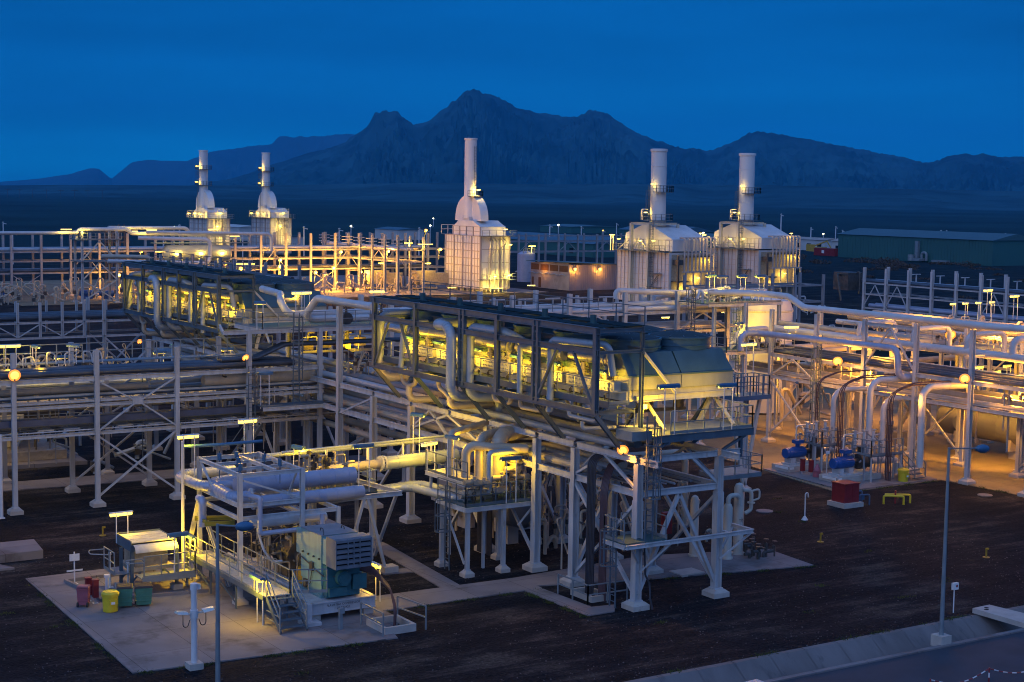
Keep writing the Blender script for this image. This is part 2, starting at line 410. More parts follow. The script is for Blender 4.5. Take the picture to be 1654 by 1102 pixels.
slab('concrete_pad', [(21.15,79.2),(20.7,61.4),(32.6,60.55),(32.9,61.8),(34.2,63.0),(34.2,64.6),(33.2,67.6),(33.0,79.4)], .05)
slab('concrete_path', [(33.0,64.85),(43.15,64.8),(43.15,67.25),(33.0,67.5)], .054)
slab('concrete_path', [(38.7,67.3),(39.8,67.3),(40.9,77.3),(41.0,90),(39.9,90),(39.8,77.3)], .05)
slab('concrete_path', [(37.5,71.2),(39.05,70.9),(39.15,71.8),(37.5,72.1)], .046)
slab('concrete_path', [(42.1,64.9),(42.15,59.4),(43.75,59.4),(44.5,60.4),(43.25,60.6),(43.1,64.9)], .05)
slab('concrete_path', [(43.15,65.3),(49.3,63.6),(58.8,61.7),(59.2,65.8),(52,68.0),(43.15,67.25)], .058)
slab('concrete_path', [(25,103),(62,101),(62,104.5),(25,106)], .05)
slab('paved_yard', [(76.5,87.6),(75.0,77.0),(77.1,76.4),(85.0,76.6),(85.4,69.6),(84.8,55),(140,60),(140,128),(80,128)], .04, 'paving_warm')
slab('pump_pad', [(76.3,85.7),(75.7,78.2),(77.0,76.45),(84.7,76.7),(84.9,78.2),(84.0,86.2)], .12)
slab('paved_strip', [(58,128),(140,128),(140,140),(58,140)], .03, 'paving_warm')
slab('paved_area', [(70,262),(112,262),(112,330),(70,330)], .03, 'paving_warm')
slab('paved_area', [(120,262),(175,262),(175,330),(120,330)], .03, 'concrete')
slab('concrete_slab', [(18,83.2),(23.2,83.3),(23.5,86.2),(18,86.3)], .45)
slab('concrete_slab', [(18,81.9),(21.2,81.5),(20.5,83.05),(18,83.1)], .12)
slab('plinth_edge', [(22.6,77.2),(23.0,74.2),(23.15,74.2),(22.75,77.35),(27.4,77.5),(27.4,77.65),(22.6,77.5)], .22)
slab('plinth_edge', [(23.0,74.2),(23.0,72.9),(28.2,72.1),(28.2,72.25),(23.15,73.05),(23.15,74.2)], .2)

# mountains: crest lines traced as azimuth/elevation, built as eroded slopes kilometres away
def interp(t, x):
    if x <= t[0][0]: return t[0][1]
    for (a, b), (c, d) in zip(t, t[1:]):
        if x <= c: return b+(d-b)*(x-a)/(c-a)
    return t[-1][1]
from mathutils import noise as NZ
def ridge(name, crest, dist, depth, m, rough, seed, n=420, k=64, foot=-40.0):
    x0, x1 = crest[0][0], crest[-1][0]; vs = []
    for i in range(n+1):
        px = x0+(x1-x0)*i/n; py = interp(crest, px)
        d = ray(px, py); hl = math.hypot(d.x, d.y); dx, dy = d.x/hl, d.y/hl; el = d.z/hl
        dd = dist*(1+.10*NZ.noise(V((px*.006, seed, 0))))
        h = CH+dd*el+4
        for j in range(k+1):
            t = j/k; u = t/.62                            # crest at t=.62, back slope after
            if t <= .62: s = u**1.75*.72+.28*u
            else: s = 1-((t-.62)/.38)**1.3*.9
            r = dd-depth*(.62-t)
            p = V((dx*r, dy*r, 0))/900
            warp = V((NZ.noise(p*1.3+V((seed,0,0))), NZ.noise(p*1.3+V((0,seed,0))), 0))*.45
            q = p*2.2+warp
            rid = 1-abs(NZ.noise(V((q.x*2.1+seed, q.y*2.1, 0))))*2
            rid2 = 1-abs(NZ.noise(V((q.x*5.3, q.y*5.3+seed, 3))))*2
            rid3 = 1-abs(NZ.noise(V((q.x*12.3, q.y*12.3+seed, 5))))*2
            env = math.sin(min(u, 1)*math.pi)**.7*.85+.04 if t <= .62 else .2
            z = foot+(h-foot)*s+(h-foot)*rough*env*(rid*.55+rid2*.33+rid3*.17-.55)
            vs.append((dx*r, dy*r, z))
    g = MB(); g.add(vs, [(i*(k+1)+j, i*(k+1)+j+1, (i+1)*(k+1)+j+1, (i+1)*(k+1)+j) for i in range(n) for j in range(k)], True)
    g.f = [f[::-1] for f in g.f]
    return struct(name, g, m)
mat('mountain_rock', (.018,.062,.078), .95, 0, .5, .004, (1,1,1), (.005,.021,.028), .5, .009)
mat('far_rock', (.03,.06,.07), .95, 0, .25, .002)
MAIN = [(300,303),(370,291),(420,276),(470,259),(520,244),(560,230),(585,212),(598,200),(606,187),(622,180),(640,181),(652,191),(668,202),(690,197),(715,180),(738,160),(752,150),(768,148),(784,152),(800,159),(830,177),(850,184),(880,186),(905,190),(930,188),(960,181),(976,184),(1000,198),(1030,214),(1050,225),(1080,236),(1104,239),(1128,240),(1142,245),(1165,238),(1192,229),(1210,217),(1225,212),(1240,217),(1290,225),(1340,234),(1400,246),(1450,255),(1500,265),(1530,256),(1560,252),(1600,253),(1654,258),(1720,262),(1800,262)]
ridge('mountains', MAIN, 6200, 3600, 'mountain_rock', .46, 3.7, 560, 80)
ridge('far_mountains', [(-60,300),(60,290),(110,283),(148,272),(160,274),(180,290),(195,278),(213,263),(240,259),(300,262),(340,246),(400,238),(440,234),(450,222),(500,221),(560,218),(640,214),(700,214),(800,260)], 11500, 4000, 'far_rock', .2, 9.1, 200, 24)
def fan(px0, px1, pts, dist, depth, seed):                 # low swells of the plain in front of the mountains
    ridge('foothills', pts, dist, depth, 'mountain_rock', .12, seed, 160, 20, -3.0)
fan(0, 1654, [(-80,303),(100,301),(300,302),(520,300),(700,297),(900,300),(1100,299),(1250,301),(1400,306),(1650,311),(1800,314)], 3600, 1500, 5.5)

# ================================================================== builders shared by the plant
def column(root, x, y, z1, z0=.32, w=.3, m='white_steel', face='x', pier=True, fat=0):
    up = (1,0,0) if face == 'x' else (0,1,0)
    b = MB(); b.H((x,y,z0),(x,y,z1), w, w, .03, up)
    if fat: b.H((x,y,z0-.001),(x,y,fat), w*1.16, w*1.16, .05, up)
    b.bx(x-w*.75, x+w*.75, y-w*.75, y+w*.75, z0-.03, z0+.03)
    c = obj('column', b, m, root)
    if pier:
        p = MB(); k = w*1.45; h = z0-.03
        p.bx(x-k, x+k, y-k, y+k, -.1, h*.62)
        p.add([(x-k,y-k,h*.62),(x+k,y-k,h*.62),(x+k,y+k,h*.62),(x-k,y+k,h*.62),(x-k*.62,y-k*.62,h),(x+k*.62,y-k*.62,h),(x+k*.62,y+k*.62,h),(x-k*.62,y+k*.62,h)],
              [(0,1,5,4),(1,2,6,5),(2,3,7,6),(3,0,4,7),(4,5,6,7)])
        obj('concrete_base', p, 'concrete_pier', c)
    return c
def beam(root, p, q, w=.2, h=.3, m='white_steel', name='beam'):
    return obj(name, MB().H(p, q, w, h, .03), m, root)
def brace(root, p, q, w=.14, m='white_steel'):
    b = MB(); b.bar(p, q, w, w*.9); return obj('brace', b, m, root)
def rail_mb(pts, h=1.1, sp=1.4, r=.022, kick=True, closed=False):
    b = MB(); pts = [V(p) for p in pts]
    if closed: pts = pts+[pts[0]]
    for a, c in zip(pts, pts[1:]):
        L = (c-a).length; n = max(1, round(L/sp))
        for k in range(n+1): b.bar(a+(c-a)*(k/n), a+(c-a)*(k/n)+V((0,0,h)), r*2.2)
        for z in (h, h*.52): b.bar(a+V((0,0,z)), c+V((0,0,z)), r*2)
        if kick: b.bar(a+V((0,0,.08)), c+V((0,0,.08)), .012, .14)
    return b
def railing(root, pts, m='rail_steel', **k): return obj('railing', rail_mb(pts, **k), m, root)
def ladder_mb(x, y, z0, z1, ax='x', w=.45, cage=True, r=.03, side=-1):
    b = MB(); d = V((1,0,0)) if ax == 'x' else V((0,1,0)); o = V((0,side,0)) if ax == 'x' else V((side,0,0)); c = V((x,y,0))
    for s in (-.5, .5): b.bar(c+d*w*s+V((0,0,z0)), c+d*w*s+V((0,0,z1)), .05, .07)
    z = z0+.3
    while z < z1: b.bar(c-d*w/2+V((0,0,z)), c+d*w/2+V((0,0,z)), r); z += .3
    if cage:
        zc = z0+2.1; hs = []
        while zc < z1+.01:
            pts = [c+d*(w*.8*math.cos(a))+o*(.72*math.sin(a))+V((0,0,zc)) for a in [math.pi*i/8 for i in range(9)]]
            for p, q in zip(pts, pts[1:]): b.bar(p, q, .05, .05)
            hs.append(pts); zc += .85
        if len(hs) > 1:
            for i in (1, 3, 5, 7): b.bar(hs[0][i], hs[-1][i], .04)
    return b
def ladder(label, *a, m='dark_steel', loc=(0,0,0), **k):
    return solo('ladder', ladder_mb(*a, **k), m, label, 'ladder')
def tube_lamp(p, label, ax=(1,0), h=2.1, L=1.25, W=None, group='tube lamps on twin posts', lit=True, m='white_rail', col=FLU, post=True, glow=False):
    p = V(p); a = V((ax[0], ax[1], 0)).normalized()
    t = thing('tube_lamp', label, 'lamp', p, group)
    z = V((0,0,h)); o = V((a.y, -a.x, 0))*.14
    for s in (-.25, .25):
        if post: obj('post', MB().tube([p+a*s*L+o, p+a*s*L+o+z*.93, p+a*s*L+o*.3+z*1.03, p+a*s*L-o*.2+z*1.02], .03, 6, .1), m, t)
    hb = MB(); hb.prof(p+z-a*L/2, p+z+a*L/2, [(-.10,-.0),(.10,-.0),(.12,.03),(.06,.05),(-.06,.05),(-.12,.03)] if glow else [(-.05,.0),(.05,.0),(.12,-.10),(.14,-.09),(.13,.05),(.07,.10),(-.07,.10),(-.13,.05),(-.14,-.09),(-.12,-.10)])
    obj('housing', hb, 'white_rail' if glow else 'lamp_blue', t)
    tb = MB(); tb.cyl(p+z-a*L*.47-V((0,0,.075)), p+z+a*L*.47-V((0,0,.075)), .095 if glow else .05, 8)
    obj('light_tube', tb, 'tube_glow' if lit else 'lens_glass', t)
    if lit:
        lamp(t, p+z-V((0,0,.3))-o*2.6, (W or 60)*1.35, col, .12)
    return t
def flood(p, aim, label, W=400, group='sodium floodlights', s=1.0, col=SOD, post=None):
    p = V(p); d = (V(aim)-p).normalized(); t = thing('floodlight', label, 'floodlight', p, group)
    b = MB(); b.lathe([(.1*s,-.25*s),(.22*s,-.15*s),(.30*s,.03*s),(.28*s,.05*s)], p, d, 14); b.bar(p-d*.24*s, p-d*.16*s, .2*s)
    obj('lamp_housing', b, 'dark_steel', t)
    g = MB(); c = p+d*.055*s; g.lathe([(.02*s,.015*s),(.19*s,.02*s),(.16*s,.07*s),(.02*s,.09*s)], c, d, 16); obj('lens', g, 'sodium_glow', t); g = MB(); g.lathe([(.02*s,.035*s),(.27*s,.035*s),(.27*s,.075*s),(.02*s,.08*s)], p, d, 16); obj('bloom_ring', g, 'sodium_bloom', t)  # last piece: glowing ring added around the lens to imitate its orange bloom
    k = MB(); k.bar(p-V((0,0,.26*s)), p-V((0,0,.02)), .06*s, .2*s)
    if post: k.bar((p.x,p.y,post), p-V((0,0,.2*s)), .09)
    obj('bracket', k, 'dark_steel', t)
    lamp(t, p+d*.32*s, W, col, .12, 'SPOT', p+d*3, 150)
    return t
def pipe(pts, r, m, label, group=None, bands=1.6, bend=None, seg=12, cat='pipe', name='pipe', **k):
    return solo(name, MB().tube(pts, r, seg, bend, bands, **k), m, label, cat, group)
ORD = ['first','second','third','fourth','fifth','sixth','seventh','eighth','ninth','tenth','eleventh','twelfth','thirteenth','fourteenth']

# ================================================================== MAIN RACK under the air coolers
X1, X2 = 45.0, 50.0
main = thing('pipe_rack', 'long white steel rack on wide concrete feet carrying both air coolers', 'pipe rack', (47.5, 59.4, 0))
ST = [59.4, 64.75, 68.3, 73.3, 77.5, 82.1, 87.05, 91.9, 97.0, 102.0, 107.2, 112.3, 117.5, 122.6, 127.8]
for y in ST:
    for x in (X1, X2):
        if x == X1 and abs(y-77.5) < .1: continue
        top = 7.1
        if x == X1 and abs(y-91.9) < .1: top = 12.45
        column(main, x, y, top, .42, .34, fat=5.3 if y < 95 else 0)
    for z in (7.27, 5.62):
        beam(main, (X1+.17, y, z-.02), (X2-.17, y, z-.02), .2, .3)
for x in (X1, X2):
    for z in (7.27, 5.62):
        for a, b in zip(ST, ST[1:]):
            if x == X1 and z < 6 and (a > 100): continue
            beam(main, (x, a+.17, z), (x, b-.17, z), .2, .32)
    beam(main, (x, 57.9, 7.27), (x, 59.23, 7.27), .2, .32)
beam(main, (X2+.17, 59.4, 7.25), (51.3, 59.4, 7.25), .2, .3)
# braces: chevrons under the top beam, crosses below
for x in (X1, X2):
    for a, b in ((59.4, 64.75), (82.1, 77.5), (73.3, 82.1), (107.2, 112.3)):
        m_ = (a+b)/2
        brace(main, (x, a, 5.75), (x, m_, 7.1)); brace(main, (x, b, 5.75), (x, m_, 7.1))
    for a, b in ((59.4, 64.75), (73.3, 77.5)):
        brace(main, (x-.02, a, .6), (x-.02, b, 5.4), .17); brace(main, (x+.14, b, .6), (x+.14, a, 5.4), .17)
    brace(main, (x, 68.3, .7), (x, 73.3, 5.4), .15)
    brace(main, (x, 82.1, 5.4), (x, 87.05, .6), .15); brace(main, (x, 102, .6), (x, 107.2, 5.4), .15); brace(main, (x, 91.9, 5.4), (x, 87.05, 7.0), .13)
for y in (59.4, 64.75):
    brace(main, (47.5, y, 5.45), (X1+.1, y, .7), .19); brace(main, (47.5, y, 5.45), (X2-.1, y, .7), .19)
brace(main, (48.3, 59.4, 7.1), (X2-.1, 59.4, 5.75), .15); brace(main, (46.7, 64.75, 7.1), (X1+.1, 64.75, 5.75), .15)
# bracket on the two front legs at 3.3 m
pf = thing('access_platform', 'small green-decked landing on the white bracket low on the front rack legs', 'platform', (45.2, 58.6, 3.3))
obj('beam', MB().H((43.7,58.55,3.3),(51.6,58.55,3.3), .16, .2).H((51.6,58.55,3.3),(51.6,60.2,3.3), .16, .2).H((50.1,59.1,3.3),(50.1,58.6,3.3), .14, .18), 'white_steel', pf)
obj('deck', MB().bx(43.7,46.2,58.62,60.3,3.42,3.47), 'teal_deck', pf)
obj('deck_edge', MB().H((43.66,58.6,3.3),(43.66,60.3,3.3), .1, .2).H((43.7,60.35,3.3),(46.2,60.35,3.3),.1,.2), 'white_steel', pf)
railing(pf, [(44.0,60.3,3.47),(43.7,60.3,3.47),(43.7,58.7,3.47)], sp=.8); railing(pf, [(44.7,60.3,3.47),(46.2,60.3,3.47),(46.2,58.7,3.47)], sp=.8)
for a, b in (((44.1,58.6,3.2),(45,59.3,2.3)),((46.4,58.6,3.2),(45.1,59.3,1.8)),((51.5,58.6,3.2),(50.1,59.3,1.9)),((51.5,60,3.2),(50.1,59.5,1.9))): brace(pf, a, b, .1)
ladder('caged ladder from the gravel up to the small green landing', 43.75, 59.6, .2, 4.5, 'y', side=-1)
ladder('tall caged ladder up to the blue platform at the front end of the cooler', 45.15, 58.7, 3.5, 9.5, 'x', side=-1)
dp = MB().tube([(50.25,59.1,.2),(50.25,59.1,.9)], .03, 6)
solo('cable', MB().tube([(45.5,58.7,.05),(45.45,58.85,.6),(45.6,59.1,1.2),(45.35,59.15,1.7),(45.3,59.2,3.2)], .05, 6, .3), 'cable', 'black cable looping down the front left rack leg into the gravel', 'cable')

# pipes running along the rack, under the coolers
def runs(axis, a0, a1, items, where, group, seg=10, bands=2.2):
    n = len(items)
    for i, (c, z, r, m) in enumerate(items):
        if axis == 'Y': p, q = (c, a0, z), (c, a1, z)
        else: p, q = (a0, c, z), (a1, c, z)
        colr = {'pipe_grey':'grey','pipe_white':'white','pipe_clad':'silver clad','pipe_dark':'dark','pipe_tan':'tan','copper_pipe':'brown','vessel_grey':'grey','pipe_blue':'lavender'}[m]
        th = 'thick' if r > .22 else ('thin' if r < .09 else 'medium')
        pipe([p, q], r, m, '%s %s pipe, %s from %s' % (th, colr, ORD[i] if i < 14 else str(i), where), group, bands if r > .12 else 0, seg=seg)
runs('Y', 64.5, 131, [(45.7,5.98,.20,'pipe_tan'),(46.4,5.93,.15,'pipe_clad'),(47.0,5.96,.18,'pipe_grey'),(47.9,6.05,.27,'pipe_tan'),(48.8,5.96,.18,'pipe_clad'),(49.5,5.93,.15,'pipe_white')], 'the left, lower tier under the near cooler', 'pipes on the main rack')
runs('Y', 61.5, 131, [(45.6,7.62,.19,'pipe_grey'),(46.5,7.70,.27,'vessel_grey'),(47.4,7.66,.23,'pipe_dark'),(48.4,7.74,.31,'pipe_grey'),(49.3,7.60,.17,'vessel_grey')], 'the left, top tier under the near cooler', 'pipes on the main rack')
runs('Y', 86, 131, [(45.9,4.2,.2,'pipe_tan'),(47.6,4.2,.24,'pipe_tan')], 'the left side, hung low under the rack', 'pipes on the main rack')
ch = MB()
for k in range(6): ch.tube([(44.3,62.6-.12*k,0),(44.3,62.6-.12*k,6.9),(45.2,62.9-.12*k,7.1),(47,64,7.1)], .05, 6, .5)
cb_ = thing('cable_bundle', 'black cable bundle rising from a concrete box beside the front rack legs', 'cable bundle', (44.3,62.3,0))
obj('cables', ch, 'cable', cb_)
cb2 = thing('cable_bundle', 'reddish cable bundle curving under the rack top beam behind the front leg', 'cable bundle', (44.5,61.6,0))
ch = MB()
for k in range(6): ch.tube([(44.5,61.75-.1*k,0),(44.5,61.75-.1*k,5.7),(45.4,62.4-.1*k,6.7),(48,63.2,6.7)], .05, 6, 1.4)
obj('cables', ch, 'cable_red', cb2)
tr = MB().bx(43.75,44.9,61.3,61.45,-.1,.3).bx(43.75,44.9,63.0,63.15,-.1,.3).bx(43.75,43.9,61.45,63.0,-.1,.3).bx(44.75,44.9,61.45,63.0,-.1,.3)
ct = thing('cable_trench', 'square concrete cable box with a pipe guard rail beside the front rack leg', 'cable box', (44.3,62.2,0))
obj('curb', tr, 'concrete_pier', ct); obj('guard_rail', rail_mb([(43.3,63.6,0),(43.3,61.0,0),(45.6,60.9,0)], 1.0, 1.3, .028, False), 'rail_steel', ct)

# the second pair of black cable risers further along (px 735)
for k, (yy, lab) in enumerate(((73.2,'black cable riser bending onto the rack beam, further one behind the valve platform'),(72.2,'black cable riser bending onto the rack beam, nearer one behind the valve platform'))):
    b = MB()
    for j in range(4): b.tube([(44.4,yy-.13*j,.1),(44.4,yy-.13*j,6.0-.3*k),(45.3,yy-.4-.13*j,6.7-.3*k),(48,yy-1.4,6.7-.3*k)], .062, 6, .8)
    solo('cable_riser', b, 'cable', lab, 'cable bundle')

# ================================================================== AIR COOLER (built once, copied for the far one)
CO = (43.24, 60.62, 0)
ac = thing('air_cooler', 'nearer dark steel air cooler with two fan rings at its front end', 'air cooler', CO, 'air coolers on the main rack')
YP = [60.62, 65.85, 69.56, 73.2, 78.45, 83.55]; XF, XR = 43.24, 45.98; Z0, Z1, Z2 = 9.5, 12.4, 13.55; YE = 84.2
for i, y in enumerate(YP):
    b = MB()
    if i in (1, 3):
        b.bar((XF,y-.2,Z0),(XF,y-.2,Z2), .2, .17); b.bar((XF,y+.2,Z0),(XF,y+.2,Z2), .2, .17)
        for z in (10.3, 11.1, 11.9, 13): b.bx(XF-.05, XF+.05, y-.1, y+.1, z-.05, z+.05)
    else: b.H((XF,y,Z0),(XF,y,Z2), .26, .26, .03, (1,0,0))
    obj('post', b, 'dark_steel', ac)
    obj('post', MB().H((XR,y,8.2),(XR,y,Z2-.12), .18, .18, .025, (1,0,0)), 'dark_steel', ac)
    obj('strut', MB().H((XF,y,Z0-.1),(X1,y,7.45), .2, .2, .03, (0,1,0)), 'dark_steel', ac)
    obj('cross_beam', MB().H((XF+.1,y,Z0),(X1+.6,y,Z0), .14, .2).H((XF+.1,y,Z2-.1),(XR,y,Z2-.1), .12, .2).H((XF+.1,y,Z1),(XR,y,Z1), .1, .16), 'dark_steel', ac)
for x in (XF, XR):
    for z, h in ((Z0, .28), (Z1, .26), (Z2-.1, .3)):
        if x == XR and z == Z0: continue
        obj('chord', MB().H((x,60.5,z),(x,YE,z), .2, h+.04), 'dark_steel', ac)
for a, b in ((60.62,65.85),(78.45,83.55)):
    m_ = (a+b)/2; 
    brace(ac, (XF,m_+.7,Z1-.1),(XF,b-.15,Z0+.15), .13, 'dark_steel'); brace(ac, (XF,m_-.7,Z1-.1),(XF,a+.15,Z0+.15), .13, 'dark_steel')
brace(ac, (XR,60.62,Z1),(48.3,60.85,10.15), .13, 'cream_steel')
b = MB(); y = 60.6
for k in range(6):
    ya, yb = (YP[k]+.15 if k else 60.55), (YP[k+1] if k < 5 else YE)-.2
    b.bx(XF+.15, XF+.95, ya, yb, Z2+.055, Z2+.1); b.bx(XR-1.1, XR+.1, ya, yb, Z2+.055, Z2+.1); b.bx(XF+.95, XR-1.1, ya, ya+(yb-ya)*.55, Z2+.02, Z2+.05)
obj('roof_plate', b, 'grating', ac)
obj('railing', rail_mb([(XR+.1,60.6,Z2+.1),(XR+.1,YE,Z2+.1)], .9, 2.4, .02, False), 'dark_steel', ac)
b = MB()
for k in range(5): b.cyl((XF+1.2,62.6+4.3*k,Z2+.05),(XF+1.2,62.6+4.3*k,Z2+.5), .16, 10); b.bx(XF+1.0,XF+1.4,62.4+4.3*k,62.8+4.3*k,Z2+.04,Z2+.1)
obj('roof_vent', b, 'teal_deck', ac)
obj('deck', MB().bx(43.9,45.1,60.4,YE,9.84,9.89).bx(43.86,43.9,60.4,YE,9.7,10.02), 'dark_steel', ac)
railing(ac, [(43.92,YE,9.89),(43.92,60.45,9.89),(45.1,60.45,9.89)], sp=1.5)
# tube bundle with header boxes, nozzles and silver headers
obj('tube_bundle', MB().bx(45.5,51.9,61.2,YE,9.85,10.38), 'cream_steel', ac)
for k in range(5):
    y0, y1 = 61.6+k*4.5, 61.6+k*4.5+4.1
    hb = obj('header_box', MB().bx(45.02,45.48,y0,y1,10.3,10.82), 'cream_steel', ac)
    n = MB()
    for j in range(14): n.cyl((45.02,y0+.2+j*.28,10.45),(44.96,y0+.2+j*.28,10.45), .04, 6); n.cyl((45.02,y0+.2+j*.28,10.66),(44.96,y0+.2+j*.28,10.66), .04, 6)
    obj('plug', n, 'cream_steel', hb)
    for j, yy in enumerate((y0+.9, y0+2.9)):
        q = MB(); q.cyl((45.22,yy,10.82),(45.22,yy,11.5), .13, 10).flange((45.22,yy,10.98),(0,0,1), .22).flange((45.22,yy,11.1),(0,0,1), .22)
        obj('nozzle', q, 'pipe_tan', ac)
    q = MB()
    for j in range(4):
        yy = y0+.4+j*1.0; q.tube([(44.8,yy,9.9),(44.8,yy,10.2),(45.05,yy,10.2)], .035, 6); q.cyl((44.8,yy,10.0),(44.8,yy,10.13), .08, 6)
        q.tube([(45.3,yy,10.8),(45.3,yy,11.25),(45.15,yy+.2,11.3)], .03, 6); q.lathe([(.02,0),(.09,.02),(.09,.05),(.02,.07)], (45.3,yy,11.02), (0,0,1), 8)
    obj('valve_set', q, 'machine_dark', ac)
# plenum hoods and fan rings
for ky in range(6):
    y0, y1 = 61.0+ky*3.9, 61.0+ky*3.9+3.86
    for kx in range(2):
        x0, x1 = (45.45, 48.72) if kx == 0 else (48.78, 52.1)
        cx, cyy = (46.95, (y0+y1)/2+.1) if kx == 0 else (50.2, (y0+y1)/2+.1)
        a = 1.62
        h = MB(); top = [(cx-a,cyy-a+.1,12.2),(cx+a-.1,cyy-a+.1,12.2),(cx+a-.1,cyy+a,12.2),(cx-a,cyy+a,12.2)]
        h.add([(x0,y0,11.1),(x1,y0,11.1),(x1,y1,11.1),(x0,y1,11.1)]+top, [(0,1,5,4),(1,2,6,5),(2,3,7,6),(3,0,4,7),(4,5,6,7)])
        h.bx(x0-.03, x1+.03, y0-.04, y1, 11.06, 11.14)
        hd = obj('plenum_hood', h, 'dark_steel' if False else 'hood_paint' if 'hood_paint' in M else 'teal_deck', ac)
        obj('fascia', MB().bx(x0, x1, y0, y1, 10.42, 11.06), 'hood_paint_lit', hd)
        r = MB(); r.lathe([(1.6,12.2),(1.6,12.36),(1.64,12.37),(1.64,12.42),(1.6,12.43),(1.6,12.72),(1.66,12.73),(1.66,12.82),(1.56,12.82),(1.56,12.3)], (cx,cyy,0), (0,0,1), 28, False)
        fr = obj('fan_ring', r, 'hood_paint' if 'hood_paint' in M else 'teal_deck', ac)
        gd = MB(); gd.lathe([(1.55,12.8),(1.1,12.93),(.5,13.02),(.12,13.05)], (cx,cyy,0), (0,0,1), 28, True)
        gd.m = 1
        for i in range(12):
            an = i*.5236; gd.bar((cx+1.55*math.cos(an),cyy+1.55*math.sin(an),12.83),(cx+.1*math.cos(an),cyy+.1*math.sin(an),13.07), .03)
        obj('fan_guard', gd, ['guard_mesh', 'dark_steel'], fr)
obj('bundle_beam', MB().H((46.0,61.0,9.98),(52.0,61.0,9.98), .2, .3).H((46.0,73.0,9.98),(52.0,73.0,9.98), .2, .3), 'cream_steel', ac)
for x, y in ((47.2,62),(51.6,62),(47.2,70),(51.6,70),(47.2,78),(51.6,78)):
    brace(ac, (x,y,9.85),(x-.6 if x < 50 else x-1.4,y,7.5), .2, 'cream_steel'); brace(ac, (x,y,9.85),(x,y+2.2,7.5), .16, 'dark_steel'); brace(ac, (x,y,9.85),(x-.2,y-2.0,8.5), .14, 'cream_steel')
hm = MB()                                                   # machinery of motors and ducts between rack and bundle
for k in range(6):
    y = 63+k*3.9; hm.cyl((48.2,y,9.1),(48.2,y,9.8), .3, 10); hm.bx(46.4,50.6,y-.12,y+.12,8.95,9.1); hm.cyl((50.2,y,9.1),(50.2,y,9.8), .3, 10)
obj('fan_drive', hm, 'machine_dark', ac)

# big cooler pipes looping outside the frame
def cpipe(label, runs_, m='pipe_grey', org=CO):
    t = thing('cooler_pipe', label, 'pipe', org, 'large pipes on the outside of the coolers')
    for pts, r in runs_: obj('pipe_run', MB().tube(pts, r, 14, r*2.6, 1.5), m, t)
    return t
CP = [cpipe('thick grey riser at the far end of the near cooler, arched at its top', [([(46.6,83.85,12.5),(43.7,83.85,12.5),(43.7,83.85,8.7),(45.6,83.6,8.7)], .30)]),
 cpipe('thick grey S-shaped riser with ribbed elbows on the near cooler, middle of its frame', [([(46.4,75.9,12.65),(42.86,75.7,12.62),(42.86,73.72,12.62),(42.86,73.72,8.75),(46.4,74.2,8.68),(46.4,74.2,5.9)], .285)]),
 cpipe('grey riser bent along under the near cooler roof, between the third and fourth posts', [([(45.2,69.2,11.8),(43.6,69.2,12.67),(43.6,72.95,12.67),(43.6,72.95,8.75),(45.9,72.6,8.75)], .24)]),
 cpipe('slim grey riser nearest the front end of the near cooler', [([(44.6,61.1,11.2),(44.3,61.1,12.75),(43.6,61.6,12.75),(43.6,65.05,12.65),(43.6,65.05,9.0)], .185)]),
 cpipe('slim grey riser between the second and third posts of the near cooler frame', [([(45.1,67.2,12.0),(43.6,67.4,12.1),(43.6,67.9,12.1),(43.6,67.9,9.3)], .15)]),
 cpipe('slim grey riser near the far end of the near cooler, beside the thick arched one', [([(45.1,80.4,12.3),(43.65,80.6,12.3),(43.65,81.0,9.2)], .16)]),
 cpipe('tan twin drop pipe forking below the far end of the near cooler frame', [([(43.9,81.2,9.45),(43.9,81.2,8.75),(43.9,80.4,8.55),(43.9,79.6,8.75),(43.9,79.6,9.45)], .13), ([(43.9,80.4,8.6),(43.9,80.4,7.75),(45.6,79.9,7.75)], .2)], 'pipe_tan'),
 cpipe('tan twin drop pipe forking below the middle of the near cooler frame', [([(43.9,76.9,9.45),(43.9,76.9,8.9),(43.9,76.1,8.65),(43.9,75.4,8.3)], .13), ([(43.9,75.6,8.5),(43.9,75.5,7.95),(46.4,75.1,7.95)], .19)], 'pipe_tan'),
 cpipe('tan U-shaped drain pipe below the near cooler between its third and second posts', [([(43.9,70.9,9.5),(43.9,70.9,8.9),(43.9,69.2,8.9),(43.9,69.2,9.5)], .13)], 'pipe_tan'),
 cpipe('tan drain pipe below the near cooler just behind its second post', [([(43.9,68.3,9.4),(43.9,68.3,8.8),(43.9,66.2,8.85),(43.9,66.2,9.4)], .11)], 'pipe_tan'),
 cpipe('white U-shaped drain pipe under the near cooler front bay', [([(43.9,63.8,9.4),(43.9,63.8,8.95),(43.9,61.4,8.95),(43.9,61.4,9.4)], .10), ([(43.9,62.6,8.8),(43.9,62.6,8.45),(47.5,61.6,8.45)], .1)], 'pipe_white')]
HD = []
for k, (a, b, z, r) in enumerate(((82.5,86.5,11.56,.24),(76.0,81.8,11.68,.31),(71.0,75.6,11.68,.31),(66.2,70.6,11.7,.30),(62.2,65.6,11.78,.26))):
    t = thing('header_pipe', 'silver header pipe over the near cooler walkway, %s bay from the front' % ORD[4-k], 'pipe', CO, 'silver header pipes of the coolers')
    q = MB(); q.tube([(45.25,a,z),(45.25,b,z)], r, 14, None, 1.1); q.flange((45.25,a+.3,z),(0,1,0),r*1.25)
    obj('pipe_run', q, 'pipe_clad', t); HD.append(t)
pk = cpipe('pink-tinted thick pipe seen between the roof and the mid chord of the near cooler', [([(46.3,79.5,12.75),(46.3,73.8,12.75)], .3)], 'pipe_white'); CP.append(pk)
CL = []
